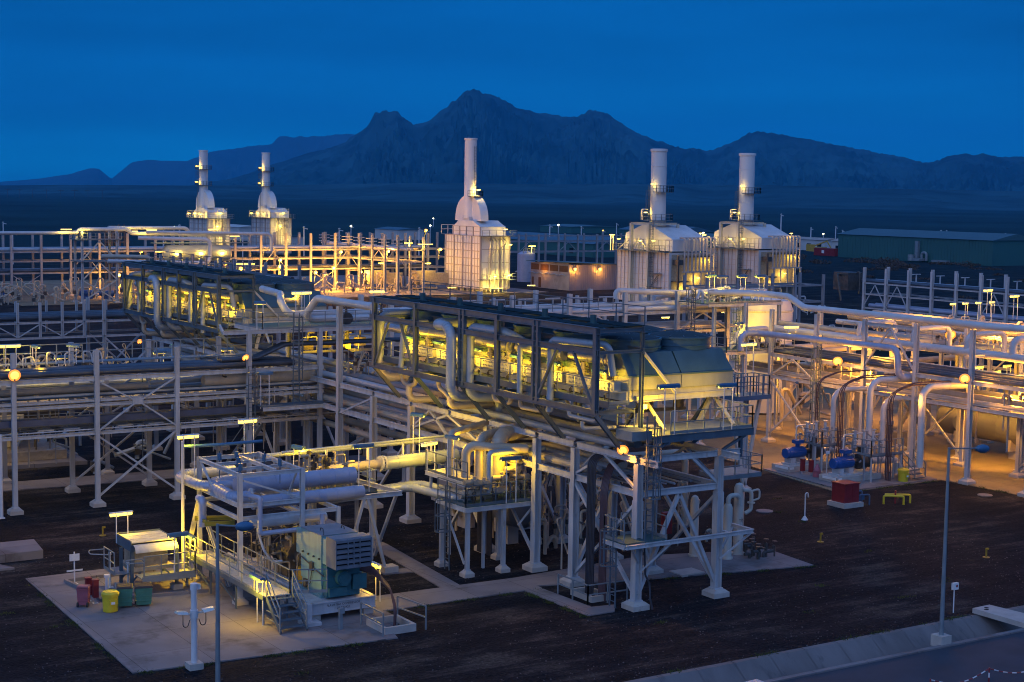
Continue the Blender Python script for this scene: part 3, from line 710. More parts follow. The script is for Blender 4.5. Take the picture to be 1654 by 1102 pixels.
for k, (y, lab) in enumerate(((82.0,'far end'),(78.6,'fourth bay from the front'),(74.4,'third bay from the front'),(70.2,'second bay from the front'),(66.6,'middle of the front bays'),(62.6,'front bay'))):
    CL.append(tube_lamp((44.85,y,11.0), 'tube lamp hung over the walkway inside the near cooler, %s' % lab, (0,1), .25, 1.0, 95, 'tube lamps inside the coolers', post=False))
# far cooler: the same machine copied further along the rack
SY = .925; DY = 108.35
def far(o, lab): 
    p = o.location; return dup(o, (p.x, DY+(p.y-60.62)*SY, p.z), lab, None, (1, SY, 1))
far(ac, 'farther dark steel air cooler on the rack, behind the tall white columns')
for o in CP[:8]+HD: far(o, o['label'].replace('near cooler', 'far cooler'))
for o in CL:
    r = far(o, o['label'].replace('near cooler', 'far cooler'))

# end platform of the near cooler
ep = thing('access_platform', 'blue-edged railed platform at the front end of the near cooler', 'platform', (48.8,58.4,8.3))
obj('deck', MB().bx(45.5,51.75,59.0,61.9,8.42,8.46), 'rail_steel', ep)
obj('edge_beam', MB().H((45.5,58.96,8.28),(51.8,58.96,8.28), .12, .36).H((51.8,59.0,8.28),(51.8,61.9,8.28), .12, .36).H((45.46,59.0,8.28),(45.46,61.9,8.28),.12,.36), 'dark_steel', ep)
railing(ep, [(46.6,59.02,8.46),(51.75,59.02,8.46),(51.75,61.9,8.46)], sp=1.05); railing(ep, [(45.5,60.5,8.46),(45.5,61.9,8.46)], sp=.9)
for a, b in (((46.5,59.1,8.1),(45.15,59.1,7.45)),((51.4,59.1,8.1),(50.2,59.4,7.4)),((51.5,61.8,8.1),(50.1,61.8,7.3))): brace(ep, a, b, .14, 'dark_steel')
obj('post', MB().H((51.6,59.7,6.9),(51.6,59.7,8.1), .16,.16), 'dark_steel', ep)
obj('side_box', MB().bx(44.2,45.4,58.9,60.2,8.3,8.75), 'rail_steel', ep)
tube_lamp((gY(1078,700,59.1).x,59.1,8.46), 'tube lamp on twin posts on the blue cooler end platform, left one', (1,0), 2.35, 1.25, 75)
tube_lamp((gY(1172,690,59.1).x,59.1,8.46), 'tube lamp on twin posts on the blue cooler end platform, right one', (1,0), 2.2, 1.1, 75)
flood(gX(1006,726,44.9), (34,47,0), 'sodium floodlight on the top beam at the front corner of the main rack', 700, s=1.05)
flood((44.2,80.6,8.9), (46,84,8), 'sodium floodlight tucked under the far end of the near cooler frame', 150, s=.7)

t = thing('bulkhead_lamp', 'bright bulkhead lamp under the hood at the front end of the near cooler', 'lamp', (46.35,60.9,9.6)); obj('lamp_head', MB().cb((46.35,60.85,9.6),(.3,.12,.22)), 'tube_glow', t); obj('bracket', MB().bar((46.35,60.9,9.65),(46.35,61.3,9.75),.06), 'dark_steel', t); lamp(t, (46.5,60.3,9.4), 200, FLU, .15)

# ================================================================== COMPRESSOR SKID AREA
fr = thing('compressor_gantry', 'white steel gantry over the compressor carrying the fat blue-grey suction pipes', 'steel frame', (30.2, 72, 0))
fx = (28.7, 31.95); fy = (69.3, 74.6)
for x in fx:
    for y in fy: column(fr, x, y, 6.42, .35, .21, face='y')
for z in (6.3, 4.82, 4.2):
    beam(fr, (fx[0]+.11, 69.3, z), (fx[1]-.11, 69.3, z), .13, .2); beam(fr, (fx[0], 69.42, z), (fx[0], 74.48, z), .13, .2)
    beam(fr, (fx[1], 69.42, z), (fx[1], 74.48, z), .13, .2); beam(fr, (fx[0]+.11, 74.6, z), (fx[1]-.11, 74.6, z), .13, .2)
beam(fr, (fx[0]+.1, 71.0, 6.3), (fx[1]-.1, 71.0, 6.3), .1, .14); beam(fr, (fx[0]+.1, 72.8, 6.3), (fx[1]-.1, 72.8, 6.3), .1, .14)
beam(fr, (30.6, 69.42, 6.36), (30.6, 74.48, 6.36), .13, .18)
beam(fr, (32.06, 69.3, 4.2), (33.9, 69.3, 4.2), .13, .2); beam(fr, (33.9, 69.4, 4.2), (33.9, 74.6, 4.2), .13, .2); beam(fr, (32.06, 74.6, 4.2), (33.8, 74.6, 4.2), .13, .2)
column(fr, 33.9, 69.3, 4.32, .35, .18, face='y')
brace(fr, (28.85,69.26,6.05), (31.85,69.26,4.95), .1); brace(fr, (31.95,69.9,6.2), (31.95,70.9,4.9), .09); brace(fr, (28.7,74.4,6.2), (28.7,72.6,5.0), .09)
for i, (x, y) in enumerate(((29.1,70.2),(29.7,71.9),(29.3,73.4),(31.3,70.5),(31.2,72.2),(30.3,73.6))):
    obj('spring_hanger', MB().cyl((x,y,6.38),(x,y,6.72), .11, 10).cyl((x,y,6.72),(x,y,6.85), .03, 6).cyl((x,y,5.5),(x,y,6.4), .025, 6), 'lamp_blue', fr)
bl = 'pipe_blue'
pipe([(31.6,77.1,5.1),(28.3,77.1,5.1),(28.45,73.2,5.1),(31.4,73.2,5.1)], .27, bl, 'blue-grey suction pipe making a wide U-turn outside the white compressor frame', None, .9, 1.0, 16)
t = thing('pipe', 'ribbed blue-grey pipe bend with a bolted blind flange inside the white compressor frame', 'pipe', (29,72,5))
q = MB(); q.tube([(31.5,74.2,5.15),(28.95,74.2,5.1),(28.95,70.75,4.95),(29.75,70.6,4.95)], .31, 18, .95, .35); obj('pipe_run', q, bl, t)
q = MB(); q.flange((29.8,70.6,4.95),(1,-.15,0), .43, .1, 20)
for k in range(16): a = k*.3927; c = V((29.84,70.6+.38*math.cos(a),4.95+.38*math.sin(a))); q.cyl(c-V((.07,0,0)), c+V((.09,-.01,0)), .03, 6, None, False)
obj('blind_flange', q, 'white_steel', t)
pipe([(29.6,72.0,5.25),(36.2,72.2,5.25)], .42, bl, 'fattest blue-purple clad pipe running right through the white compressor frame', None, .8, None, 18)
pipe([(30.0,70.9,4.56),(36.1,71,4.6)], .33, bl, 'capped blue-purple header pipe low on the right of the compressor frame', None, 1.0, None, 16)
pipe([(29.5,69.9,3.75),(33.5,69.9,3.75)], .22, 'pipe_white', 'whitish pipe on the lower tier of the compressor frame', None, .8, None, 12)
pipe([(29.2,69.9,5.2),(29.6,69.0,5.2),(29.6,69.0,3.45),(32.9,69.0,3.45),(32.9,69.0,4.1)], .12, bl, 'square-cornered blue pipe loop on the front of the white compressor frame', None, 0, .12, 10)
pipe([(28.2,73.4,4.55),(28.2,72.9,4.55),(28.2,72.9,3.2)], .2, bl, 'short blue-grey drop leg at the left side of the compressor frame', None, .5, .35, 12)
pipe([(28.0,75.1,.05),(28.0,75.1,7.2)], .085, 'pipe_white', 'tall thin white vent pipe at the back corner of the compressor frame', None, 0, None, 8)
pipe([(28.3,76,6.75),(30.2,75.2,6.85),(32.3,75.0,6.9)], .085, 'lamp_blue', 'slim blue pipe rising across the back of the compressor frame roof', None, 0, .5, 8)
q = MB(); A = V((28.55,74.3,4.3))
for e in ((28.75,77.0,.05),(29.5,72.6,.05)): q.H(A, e, .2, .16, .03)
solo('a_frame_support', q, 'white_steel', 'white A-shaped pipe support standing left of the compressor', 'support')
q = MB(); q.H((28.05,73.6,3.5),(29.9,72.9,3.5), .14, .22).H((28.0,72.1,3.5),(29.4,71.7,3.5), .14,.22).H((28.15,73.5,3.55),(28.15,72.1,3.55), .1,.16)
solo('lifting_beam', q, 'olive_paint', 'olive yellow lifting beams sticking out left of the compressor frame', 'lifting beam')

sk = thing('compressor_skid', 'flash gas compressor skid with a big teal louvred air intake box', 'compressor', (32, 66, 0))
q = MB()
for x in (30.36, 33.5): q.H((x,64.7,.65),(x,74.5,.65), .2, .55, .05)
q.H((30.25,64.72,.65),(33.6,64.72,.65), .2, .55, .05)
for y in (66.5,68.5,70.5,72.5,74.4): q.H((30.4,y,.65),(33.5,y,.65), .18, .4)
q.bx(30.4,33.45,64.75,74.5,.86,.9)
obj('base_frame', q, 'white_steel', sk)
q = MB()
for x in (30.55, 33.3):
    for y in (65,68,71,74): q.bx(x-.25,x+.25,y-.25,y+.25,.0,.38)
obj('pedestal', q, 'concrete_pier', sk)
enc = obj('motor_enclosure', MB().bx(31.15,33.05,65.45,67.7,1.5,3.86), 'teal_paint', sk)
b = MB(); b.bx(31.2,33.0,67.72,68.33,2.55,3.74); obj('rear_duct', b, 'teal_paint', enc)
b = MB(); b.bx(31.2,33.0,64.98,65.43,2.56,3.76); obj('duct_collar', b, 'teal_paint', enc)
b = MB(); b.bx(31.16,33.04,64.05,64.96,2.55,3.93)
for c in (0,): pass
b.m = 2; b.bx(31.14,33.06,64.06,64.97,3.931,3.95); b.m = 1; b.bx(31.22,32.98,64.035,64.06,2.6,3.88); b.m = 0
for k in range(6): z = 2.62+k*.245; b.add([(31.18,63.95,z-.03),(33.02,63.95,z-.03),(33.02,64.06,z+.13),(31.18,64.06,z+.13)], [(0,1,2,3)]); b.bx(31.18,33.02,63.93,63.98,z-.06,z+.06)
for x in (31.18, 31.8, 32.1, 32.42, 32.99): b.bx(x-.02,x+.02,63.92,64.04,2.55,3.93)
obj('intake_louvre', b, ['louvre_paint','dark_opening','grey_hood'], enc)
obj('top_plate', MB().bx(31.13,33.07,65.43,67.72,3.862,3.885), 'grey_hood', enc)
b = MB(); b.bx(31.2,33.0,65.52,67.65,.92,1.48); b.bx(31.1,33.1,65.4,67.7,.9,1.0); obj('motor_foot', b, 'teal_paint', enc)
b = MB(); b.bx(31.25,32.95,65.05,65.44,.98,2.5); b.cyl((32.0,64.7,1.9),(32.0,65.1,1.9),.36,18); b.cyl((32.0,64.62,1.9),(32.0,64.72,1.9),.28,18); b.bx(32.5,33.2,64.8,65.3,1.3,2.0); b.bx(31.3,32.2,64.85,65.1,1.05,1.45)
obj('motor', b, 'teal_dark', sk)
b = MB(); b.bx(31.02,31.14,66.2,66.5,2.05,2.45); b.bx(31.02,31.14,66.9,67.2,1.1,1.5)
for y in (65.6,66.2,66.8,67.4): b.cyl((31.14,y,2.75),(31.06,y,2.75), .05, 8)
b.tube([(31.08,66.2,2.2),(31.08,65.5,2.1),(31.3,65.3,1.9),(31.8,64.9,2.0)], .03, 6, .1); b.tube([(31.08,66.5,2.3),(31.08,67.6,2.5)], .03, 6); b.tube([(31.08,66.35,2.05),(31.08,66.5,1.4),(31.0,66.9,1.2)], .025, 6, .1)
obj('junction_box', b, 'machine_dark', sk)
b = MB()
for x in (31.6, 32.7): b.tube([(x,66.2,3.86),(x,66.2,4.02),(x,66.5,4.02),(x,66.5,3.86)], .025, 6, .1)
b.tube([(31.3,65.5,3.86),(31.3,65.5,4.05)], .02, 6); obj('lifting_lug', b, 'machine_dark', sk)
b = MB(); b.cyl((32.1,68.6,1.9),(32.1,69.7,1.9),.45,16); b.cyl((32.1,69.7,1.9),(32.1,71.6,1.9),.62,18); b.flange((32.1,69.75,1.9),(0,1,0),.78,.12,18); b.flange((32.1,71.6,1.9),(0,1,0),.78,.12,18)
b.cyl((32.1,71.6,1.9),(32.1,72.1,1.9),.4,14); b.bx(31.4,32.8,69.8,71.5,.92,1.4); b.cyl((32.1,70.2,2.4),(32.1,70.2,3.3),.25,12); b.cyl((32.1,71.2,2.4),(32.1,71.2,3.4),.22,12); b.flange((32.1,70.2,3.1),(0,0,1),.38); b.flange((32.1,71.2,3.2),(0,0,1),.34)
obj('compressor_casing', b, 'machine_dark', sk)
b = MB(); b.cyl((31.9,67.9,1.7),(31.9,68.6,1.7),.35,12); b.bx(31.4,32.5,68.0,68.8,.95,1.7); obj('gearbox', b, 'machine_yellow', sk)
b = MB(); rnd = random.Random(4)
for k in range(34):
    x, y = rnd.uniform(30.5,33.2), rnd.uniform(68.4,74.2); z = rnd.uniform(1.0,1.5); z2 = z+rnd.uniform(.5,1.9); x2 = x+rnd.uniform(-.8,.8)
    b.tube([(x,y,.92),(x,y,z2),(x2,y,z2),(x2,y+rnd.uniform(-.6,.6),z2)], rnd.choice((.03,.045,.07)), 7, .12)
obj('small_piping', b, 'machine_tan', sk)
b = MB()
for k in range(16):
    x, y = rnd.uniform(30.5,33.2), rnd.uniform(68.6,74.2); z = rnd.uniform(1.5,2.9); b.lathe([(.04,0),(.12,.03),(.12,.1),(.05,.13),(.05,.3),(.1,.31),(.1,.34),(.02,.35)], (x,y,z), (0,0,1), 8); b.bx(x-.1,x+.1,y+.3,y+.5,z-.2,z+.15)
obj('valve_set', b, 'machine_dark', sk)
pipe([(30.1,66.2,1.25),(30.1,74.2,1.3)], .13, 'pipe_clad', 'shiny steel oil pipe along the left side of the compressor skid', None, .9, None, 10)
pipe([(30.0,70.3,3.4),(30.0,69.5,2.5),(30.4,69.5,1.9),(30.9,69.3,1.9)], .06, 'pipe_white', 'thin white pipe dropping from the frame to the compressor', None, 0, .3, 8)
# lettering on the base beam
def text(s_, loc, size, parent, rz=0, m='text_black', rx=math.pi/2, name='lettering'):
    c = bpy.data.curves.new(name, 'FONT'); c.body = s_; c.size = size; c.align_x = 'CENTER'; c.extrude = .002; c.resolution_u = 2
    tmp = bpy.data.objects.new(name, c); COL.objects.link(tmp); dg = bpy.context.evaluated_depsgraph_get(); me = bpy.data.meshes.new_from_object(tmp.evaluated_get(dg)); bpy.data.objects.remove(tmp); me.materials.clear(); me.materials.append(M[m])
    o = bpy.data.objects.new(name, me); COL.objects.link(o); o.rotation_euler = (rx, 0, rz)
    org = V(parent['_o']); o.parent = parent; o.location = V(loc)-org; return o
text('FLASH GAS COMPRESSOR', (31.9,64.605,.70), .15, sk); text('25 C32420', (31.9,64.605,.53), .15, sk)

# access walkway and stairs left of the skid
wk = thing('walkway', 'steel walkway with railings and front stairs lit yellow beside the compressor', 'walkway', (28.7,69,0))
obj('deck', MB().bx(28.15,29.45,65.2,75.2,1.36,1.41), 'cream_steel', wk); obj('deck_edge', MB().bx(28.1,28.14,65.2,75.2,1.24,1.46), 'dark_steel', wk)
railing(wk, [(28.15,66.3,1.41),(28.15,75.2,1.41)], sp=1.6); railing(wk, [(29.45,75.2,1.41),(29.45,65.2,1.41)], sp=1.6); railing(wk, [(29.45,65.2,1.41),(31.0,64.5,1.41)], sp=.9)
b = MB()
for x in (28.2, 29.4):
    for y in (65.4,68.6,71.8,75): b.bar((x,y,.05),(x,y,1.35), .08)
    for y in (68.6,71.8): b.bar((x,y,.3),(x,y+3.1,1.3), .05)
obj('leg', b, 'dark_steel', wk)
b = MB()
for k in range(5): b.bx(28.3,29.5,63.65+k*.3,63.95+k*.3,.25+k*.25,.29+k*.25)
for x in (28.25, 29.55): b.bar((x,63.5,.1),(x,65.15,1.4), .05, .22)
obj('stairs', b, 'dark_steel', wk)
b = MB()
for x in (28.25, 29.55):
    b.bar((x,63.6,.1),(x,63.6,1.25), .06); b.bar((x,65.1,1.4),(x,65.1,2.5), .06); b.bar((x,63.6,1.2),(x,65.1,2.45), .05); b.bar((x,63.6,.7),(x,65.1,1.95), .05)
    b.bar((x,63.6,.45),(x,65.1,.45), .04); b.bar((x,63.6,.8),(x,65.1,.8), .04)
obj('stair_rail', b, 'rail_steel', wk)
tube_lamp((28.0,65.6,.05), 'tube lamp beside the walkway stairs in front of the compressor', (0,1), 2.2, 1.3, 170)
tube_lamp((28.1,74.4,.05), 'tube lamp beside the far end of the compressor walkway', (0,1), 2.4, 1.2, 170)
tube_lamp((28.45,75.5,5.2), 'lit tube lamp on tall posts at the back left corner of the compressor frame', (1,0), 2.2, 1.15, 180, glow=True)
tube_lamp(gY(400,742,76.5), 'lit tube lamp on tall posts behind the middle of the compressor frame', (1,.1), 2.1, 1.1, 180, glow=True)
tube_lamp((34.6,66.6,.0), 'tube lamp right of the teal intake box above the bent cables', (0,1), 1.9, .9, 55, glow=True)
b = MB()
for k in range(7): b.tube([(33.0,65.2,2.3-.03*k),(33.5,64.9-.05*k,2.3-.06*k),(33.75-.05*k,63.6-.12*k,1.6),(33.5-.05*k,62.4-.07*k,.9),(33.4-.05*k,62.3-.07*k,-.1)], .045, 6, .8)
solo('cable_bundle', b, 'cable_red', 'reddish black cable bundle bending down from the compressor motor into a box', 'cable bundle')
ct = thing('cable_trench', 'concrete cable box with pipe guard rail at the corner of the compressor pad', 'cable box', (33,62,0))
obj('curb', MB().bx(32.3,33.9,61.2,61.35,-.1,.35).bx(32.3,33.9,62.9,63.05,-.1,.35).bx(32.3,32.45,61.35,62.9,-.1,.35).bx(33.75,33.9,61.35,62.9,-.1,.35), 'concrete_pier', ct)
obj('guard_rail', rail_mb([(32.1,63.2,0),(32.1,61.0,0)], 1.1, 2, .03, False), 'rail_steel', ct); obj('guard_rail', rail_mb([(34.1,63.4,0),(34.4,61.2,0)], 1.1, 2, .03, False), 'rail_steel', ct)
b = MB(); b.bx(30.9,31.05,62.95,63.1,.05,.85); b.bx(30.85,31.1,62.85,63.0,.8,1.05); solo('switch_post', b, 'rail_steel', 'grey push-button post on the pad in front of the compressor lettering', 'switch post')
b = MB(); b.bx(29.9,30.2,64.4,64.7,.1,1.0); b.bx(29.7,30.5,64.0,64.9,.05,.2); solo('support_pedestal', b, 'white_steel', 'white pedestal under the front left corner of the compressor base', 'pedestal')

# ================================================================== MANIFOLD between skid and valve platform
mf = thing('valve_manifold', 'tan valve manifold on a railed deck between the compressor and the rack', 'manifold', (36.8,75.5,4))
obj('deck', MB().bx(34.6,38.7,74.4,76.6,3.75,3.8), 'dark_steel', mf); obj('deck_edge', MB().H((34.6,74.38,3.68),(38.7,74.38,3.68), .1,.2).H((38.72,74.4,3.68),(38.72,76.6,3.68),.1,.2), 'dark_steel', mf)
railing(mf, [(34.6,74.45,3.8),(38.7,74.45,3.8),(38.7,76.6,3.8)], sp=1.2); railing(mf, [(34.6,76.55,3.8),(38.7,76.55,3.8)], sp=1.2)
for x in (34.8,38.5):
    for y in (74.6,76.4): obj('leg', MB().H((x,y,.0),(x,y,3.7), .16,.16), 'white_steel', mf)
b = MB(); rnd = random.Random(9)
for k in range(16):
    x, y = rnd.uniform(34.8,37.6), rnd.uniform(74.7,76.3); z = 3.8+rnd.uniform(.2,.6); h = rnd.uniform(.5,1.6)
    b.tube([(x,y,3.8),(x,y,z+h),(x+rnd.uniform(-.6,.6),y,z+h)], rnd.choice((.04,.06,.08)), 8, .12); b.lathe([(.05,0),(.16,.02),(.16,.07),(.05,.1)], (x,y,z+h*.6), (0,0,1), 8)
obj('small_piping', b, 'machine_tan', mf)
b = MB()
for k in range(14):
    x, y = rnd.uniform(34.9,36.2), rnd.uniform(74.7,75.6); z = 4.3+rnd.uniform(.0,1.5); b.cb((x,y,z), (.22,.22,.26)); b.lathe([(.02,0),(.16,.02),(.16,.05),(.02,.07)], (x,y-.15,z+.2), (.3,-1,.2), 8)
obj('actuator', b, 'machine_dark', mf)
t = thing('pipe', 'grey clad pipe with bolted flange running from the manifold to the rack', 'pipe', (40,76,5))
q = MB(); q.tube([(36.0,76,4.85),(39.7,76,4.95)], .26, 14); obj('pipe_run', q, 'pipe_tan', t)
q = MB(); q.flange((39.75,76,4.95),(1,0,0),.44,.12,18); q.flange((39.95,76,4.95),(1,0,0),.44,.12,18)
for k in range(14): a = k*.4488; c = V((39.85,76+.38*math.cos(a),4.95+.38*math.sin(a))); q.cyl(c-V((.18,0,0)), c+V((.18,0,0)), .03, 6)
obj('flange', q, 'white_steel', t); q = MB(); q.tube([(40.0,76,4.95),(44.6,76,5.05)], .38, 16, None, 1.2); obj('pipe_run', q, 'pipe_grey', t)
pipe([(34.0,76.4,5.95),(45,76.9,6.05)], .07, 'pipe_grey', 'thin grey pipe strung above the manifold from left to right', None, 0, None, 8)
pipe([(33.5,77.2,5.7),(44,77.5,5.75)], .12, 'pipe_grey', 'medium grey pipe behind the manifold', None, 1.5, None, 10)
for x in (36.5,39.0,41.2,43.0): solo('pipe_stub', MB().tube([(x,76.1,5.2),(x,76.1,5.95)], .07, 8), 'pipe_white', 'short white stub on the grey clad pipe by the manifold', 'pipe', 'white stubs by the manifold')
tube_lamp((37.9,74.5,3.8), 'tube lamp on twin posts on the manifold deck, middle of the railing', (1,0), 2.5, 1.25, 140)
tube_lamp((34.9,76.2,3.8), 'tilted tube lamp on twin posts at the left end of the manifold deck', (.3,-1), 2.4, .9, 110)
column(mf, 40.9, 79.1, 3.4, .3, .3, face='y'); column(mf, 36.2, 77.0, 3.6, .3, .2, face='y')
obj('beam', MB().H((34,71.4,4.2),(38.6,71.4,4.2), .16,.24).H((38.6,71.4,4.2),(38.6,77,4.0),.16,.24), 'white_steel', mf)
for a, b_ in (((36.4,71.4,4.1),(35.3,71.6,.1)),((36.6,71.4,4.1),(37.8,71.6,.1)),((38.6,72,4.0),(38.9,75,.1))): brace(mf, a, b_, .15)
obj('concrete_base', MB().bx(37.6,38.4,71.3,72,-.1,.35), 'concrete_pier', mf)
pipe([(36.0,75.2,3.35),(41.3,75.6,3.6),(41.6,70.3,3.75),(43.4,70.3,3.75)], .235, 'pipe_grey', 'thick blue-grey pipe turning from the manifold to the valve platform', None, 1.3, .8, 14)
pipe([(38.5,76.0,3.45),(42.2,76.1,3.62),(42.4,71.4,3.8)], .21, 'pipe_grey', 'thick blue-grey pipe beside the turning one, farther from view', None, 1.3, .8, 14)

# valve platform
vp = thing('valve_platform', 'railed platform of valves lit yellow in front of the main rack', 'platform', (43.2,70,3.6))
obj('deck', MB().bx(40.9,45.45,68.65,71.7,3.66,3.71), 'teal_deck', vp)
obj('edge_beam', MB().H((40.85,68.62,3.55),(45.5,68.62,3.55), .1,.24).H((40.87,68.7,3.55),(40.87,71.7,3.55), .1,.24).H((45.5,68.7,3.55),(45.5,71.7,3.55),.1,.24), 'white_steel', vp)
railing(vp, [(40.9,71.6,3.71),(40.9,68.68,3.71),(45.45,68.68,3.71),(45.45,69.8,3.71)], 'dark_steel', sp=.95)
for x, y in ((41.1,68.8),(41.1,71.5),(44.6,71.4),(43.3,68.8)): column(vp, x, y, 3.55, .35, .2, face='y')
brace(vp, (41.1,71.3,3.4),(41.1,69.1,.6), .1); brace(vp, (45.2,68.8,3.4),(44.2,68.8,2.4), .09)
ladder('ladder with a hooped cage hanging below the left side of the valve platform', 40.75, 70.3, .1, 4.6, 'y', side=-1)
uw = thing('walkway', 'raised white-edged walkway stepping up behind the valve platform', 'walkway', (42,71,5))
obj('deck', MB().bx(41.5,42.9,69.6,74.0,4.72,4.76), 'cream_steel', uw); obj('edge_beam', MB().H((41.48,69.5,4.64),(41.48,74,4.64), .1,.22).H((41.5,69.5,4.64),(42.9,69.5,4.64),.1,.22), 'white_steel', uw)
railing(uw, [(41.5,74,4.76),(41.5,69.55,4.76)], 'dark_steel', sp=1.0)
b = MB()
for y in (70,73.6): b.H((41.6,y,3.7),(41.6,y,4.6), .12,.12); b.H((42.8,y,.0),(42.8,y,4.6), .14,.14)
obj('leg', b, 'white_steel', uw)
tn = 'pipe_tan'
pipe([(43.7,70.5,4.2),(42.75,70.5,4.3),(42.75,70.5,6.95),(45.3,72.2,6.95)], .25, tn, 'cream pipe with a ribbed elbow on the valve platform, left of the widest one', None, .9, .7, 16)
pipe([(43.83,70.3,4.1),(43.83,70.3,6.6),(44.3,70.6,7.0),(46.8,71.6,7.0)], .41, tn, 'widest cream pipe with a ribbed elbow on the valve platform', None, .8, .9, 18)
pipe([(41.95,70.5,4.9),(41.95,70.5,6.65),(43.2,69.9,6.5),(45,69.2,6.4)], .24, tn, 'cream pipe bending right at the left end of the valve platform', None, .9, .5, 14)
pipe([(41.6,71.5,4.9),(41.6,71.5,7.15),(45.4,73.9,7.15)], .19, tn, 'thin cream pipe with a blunt top at the back left of the valve platform', None, .9, .25, 12)
pipe([(42.75,69.4,4.2),(42.75,69.4,6.3),(46.2,69.4,6.28)], .16, 'pipe_grey', 'blue-topped square-cornered pipe across the front of the valve platform', None, 0, .16, 12)
pipe([(41.0,69.5,4.2),(45.3,69.7,4.22)], .22, tn, 'cream header lying along the valve platform deck', None, .8, None, 14)
b = thing('valve_set', 'tan actuated valves and gauges crowded on the valve platform', 'valves', (43.5,69.4,4))
for k, (x, z) in enumerate(((42.2,4.75),(43.3,4.95),(44.1,5.35),(44.7,4.9),(41.6,4.85))):
    q = MB(); q.cyl((x-.45,69.3,z),(x+.15,69.3,z), .16, 12); q.cyl((x+.2,69.3,z-.45),(x+.2,69.3,z+.3), .12, 10); q.flange((x+.2,69.3,z-.3),(0,0,1),.24); q.flange((x+.2,69.3,z+.1),(0,0,1),.24); q.lathe([(.02,0),(.2,.02),(.2,.06),(.02,.08)], (x+.2,69.05,z), (0,-1,0), 12)
    obj('actuator', q, 'machine_tan', b)
q = MB(); q.cyl((44.6,69.8,4.0),(44.6,69.8,6.1), .3, 12)
for z in (4.6,5.1,5.6,6.0): q.flange((44.6,69.8,z),(0,0,1),.45)
obj('control_valve', q, 'machine_tan', b)
q = MB()
for k in range(22):
    x, y, z = rnd.uniform(41.2,45.2), rnd.uniform(68.9,69.9), rnd.uniform(3.8,4.7); q.tube([(x,y,3.75),(x,y,z+.3),(x+rnd.uniform(-.4,.4),y,z+.3)], .03, 6, .08); q.cb((x,y,z), (.12,.12,.16))
obj('small_piping', q, 'machine_dark', b)
tube_lamp((43.6,68.7,3.71), 'tube lamp on twin posts at the front railing of the valve platform', (1,0), 2.35, 1.2, 130)
tube_lamp((41.6,71.3,4.76), 'tilted tube lamp on the white walkway by the cream elbows', (.35,-1), 2.2, .9, 130)
tube_lamp((41.7,74.0,4.76), 'bright ribbed tube lamp at the back end of the white walkway', (1,.3), 1.5, 1.2, 180, glow=True)
tube_lamp((42.2,76.2,5.2), 'tilted tube lamp standing left of the black cable risers', (.4,-1), 2.3, .9, 170)

# ================================================================== LUBE OIL COOLER SKID on the pad
lc = thing('oil_cooler', 'small dark oil cooler with a lit sloping hood standing on legs on the pad', 'oil cooler', (26,74.6,0))
obj('hood', MB().bx(24.9,27.25,74.0,76.3,2.05,2.1).bx(24.9,24.95,74.0,76.3,2.1,2.58).bx(27.2,27.25,74.0,76.3,2.1,2.5).bx(24.95,27.2,76.25,76.3,2.1,2.56).bx(24.95,27.2,74.0,74.05,2.1,2.35), 'dark_steel', lc)
q = MB()
for k in range(3): q.bx(24.97,27.18,74.1+.74*k,74.78+.74*k,2.44,2.48)
obj('cover_plate', q, 'cream_steel', lc)
q = MB(); pr = [(73.95-.38*math.sin(a),2.4-.36*(1-math.cos(a))) for a in [i*.26 for i in range(7)]]
q.add([(x,y,z) for y, z in pr for x in (25.0,27.2)], [(2*i,2*i+1,2*i+3,2*i+2) for i in range(6)], True); obj('curved_duct', q, 'white_steel', lc)
q = MB(); q.bx(25.2,26.9,74.3,75.9,1.2,2.04); q.bx(25.0,27.1,74.1,76.1,1.0,1.2); obj('core', q, 'machine_tan', lc)
for x, y in ((24.75,75.05),(25.0,74.15),(27.1,73.6),(27.1,75.4)):
    lg = obj('leg', MB().H((x,y,.3),(x,y,2.1), .14,.14).bar((x,y,.5),(x+(.6 if x < 26 else -.6),y,1.1), .07), 'dark_steel', lc)
    obj('concrete_base', MB().bx(x-.25,x+.25,y-.25,y+.25,.0,.32), 'concrete_pier', lg)
obj('deck', MB().bx(25.1,27.8,72.9,74.0,.86,.9).bx(25.1,27.8,72.86,72.92,.7,1.0).bx(27.78,27.84,72.9,74.2,.7,1.0).bx(24.2,25.0,74.4,76,.86,.9), 'rail_steel', lc)
railing(lc, [(25.2,72.9,.9),(27.8,72.9,.9),(27.8,74.2,.9)], sp=.8); railing(lc, [(24.2,76,.9),(24.2,74.4,.9)], sp=.7)
q = MB(); q.tube([(25.2,72.95,.1),(25.2,72.95,1.9),(24.3,73.0,1.9),(24.3,73.0,1.75),(25.1,72.7,1.75)], .03, 6, .2); q.tube([(24.2,75.9,1.9),(23.4,76.0,1.9),(23.4,75.8,1.75),(24.2,75.2,1.75)], .03, 6, .2); obj('hoop_rail', q, 'rail_steel', lc)
q = MB()
for x in (25.3,27.5): q.bar((x,73.2,.2),(x,73.2,.86), .08); q.bar((x,73.2,.3),(x-.5 if x > 26 else x+.5,73.2,.85), .05)
obj('deck_leg', q, 'dark_steel', lc)
tube_lamp((25.15,76.2,2.1), 'lit tube lamp standing behind the small oil cooler hood', (1,.05), 1.5, 1.2, 190, glow=True)
tube_lamp((27.0,73.1,.9), 'blue tube lamp in front of the small oil cooler, over its railed step', (1,.1), 2.0, 1.05, 150)

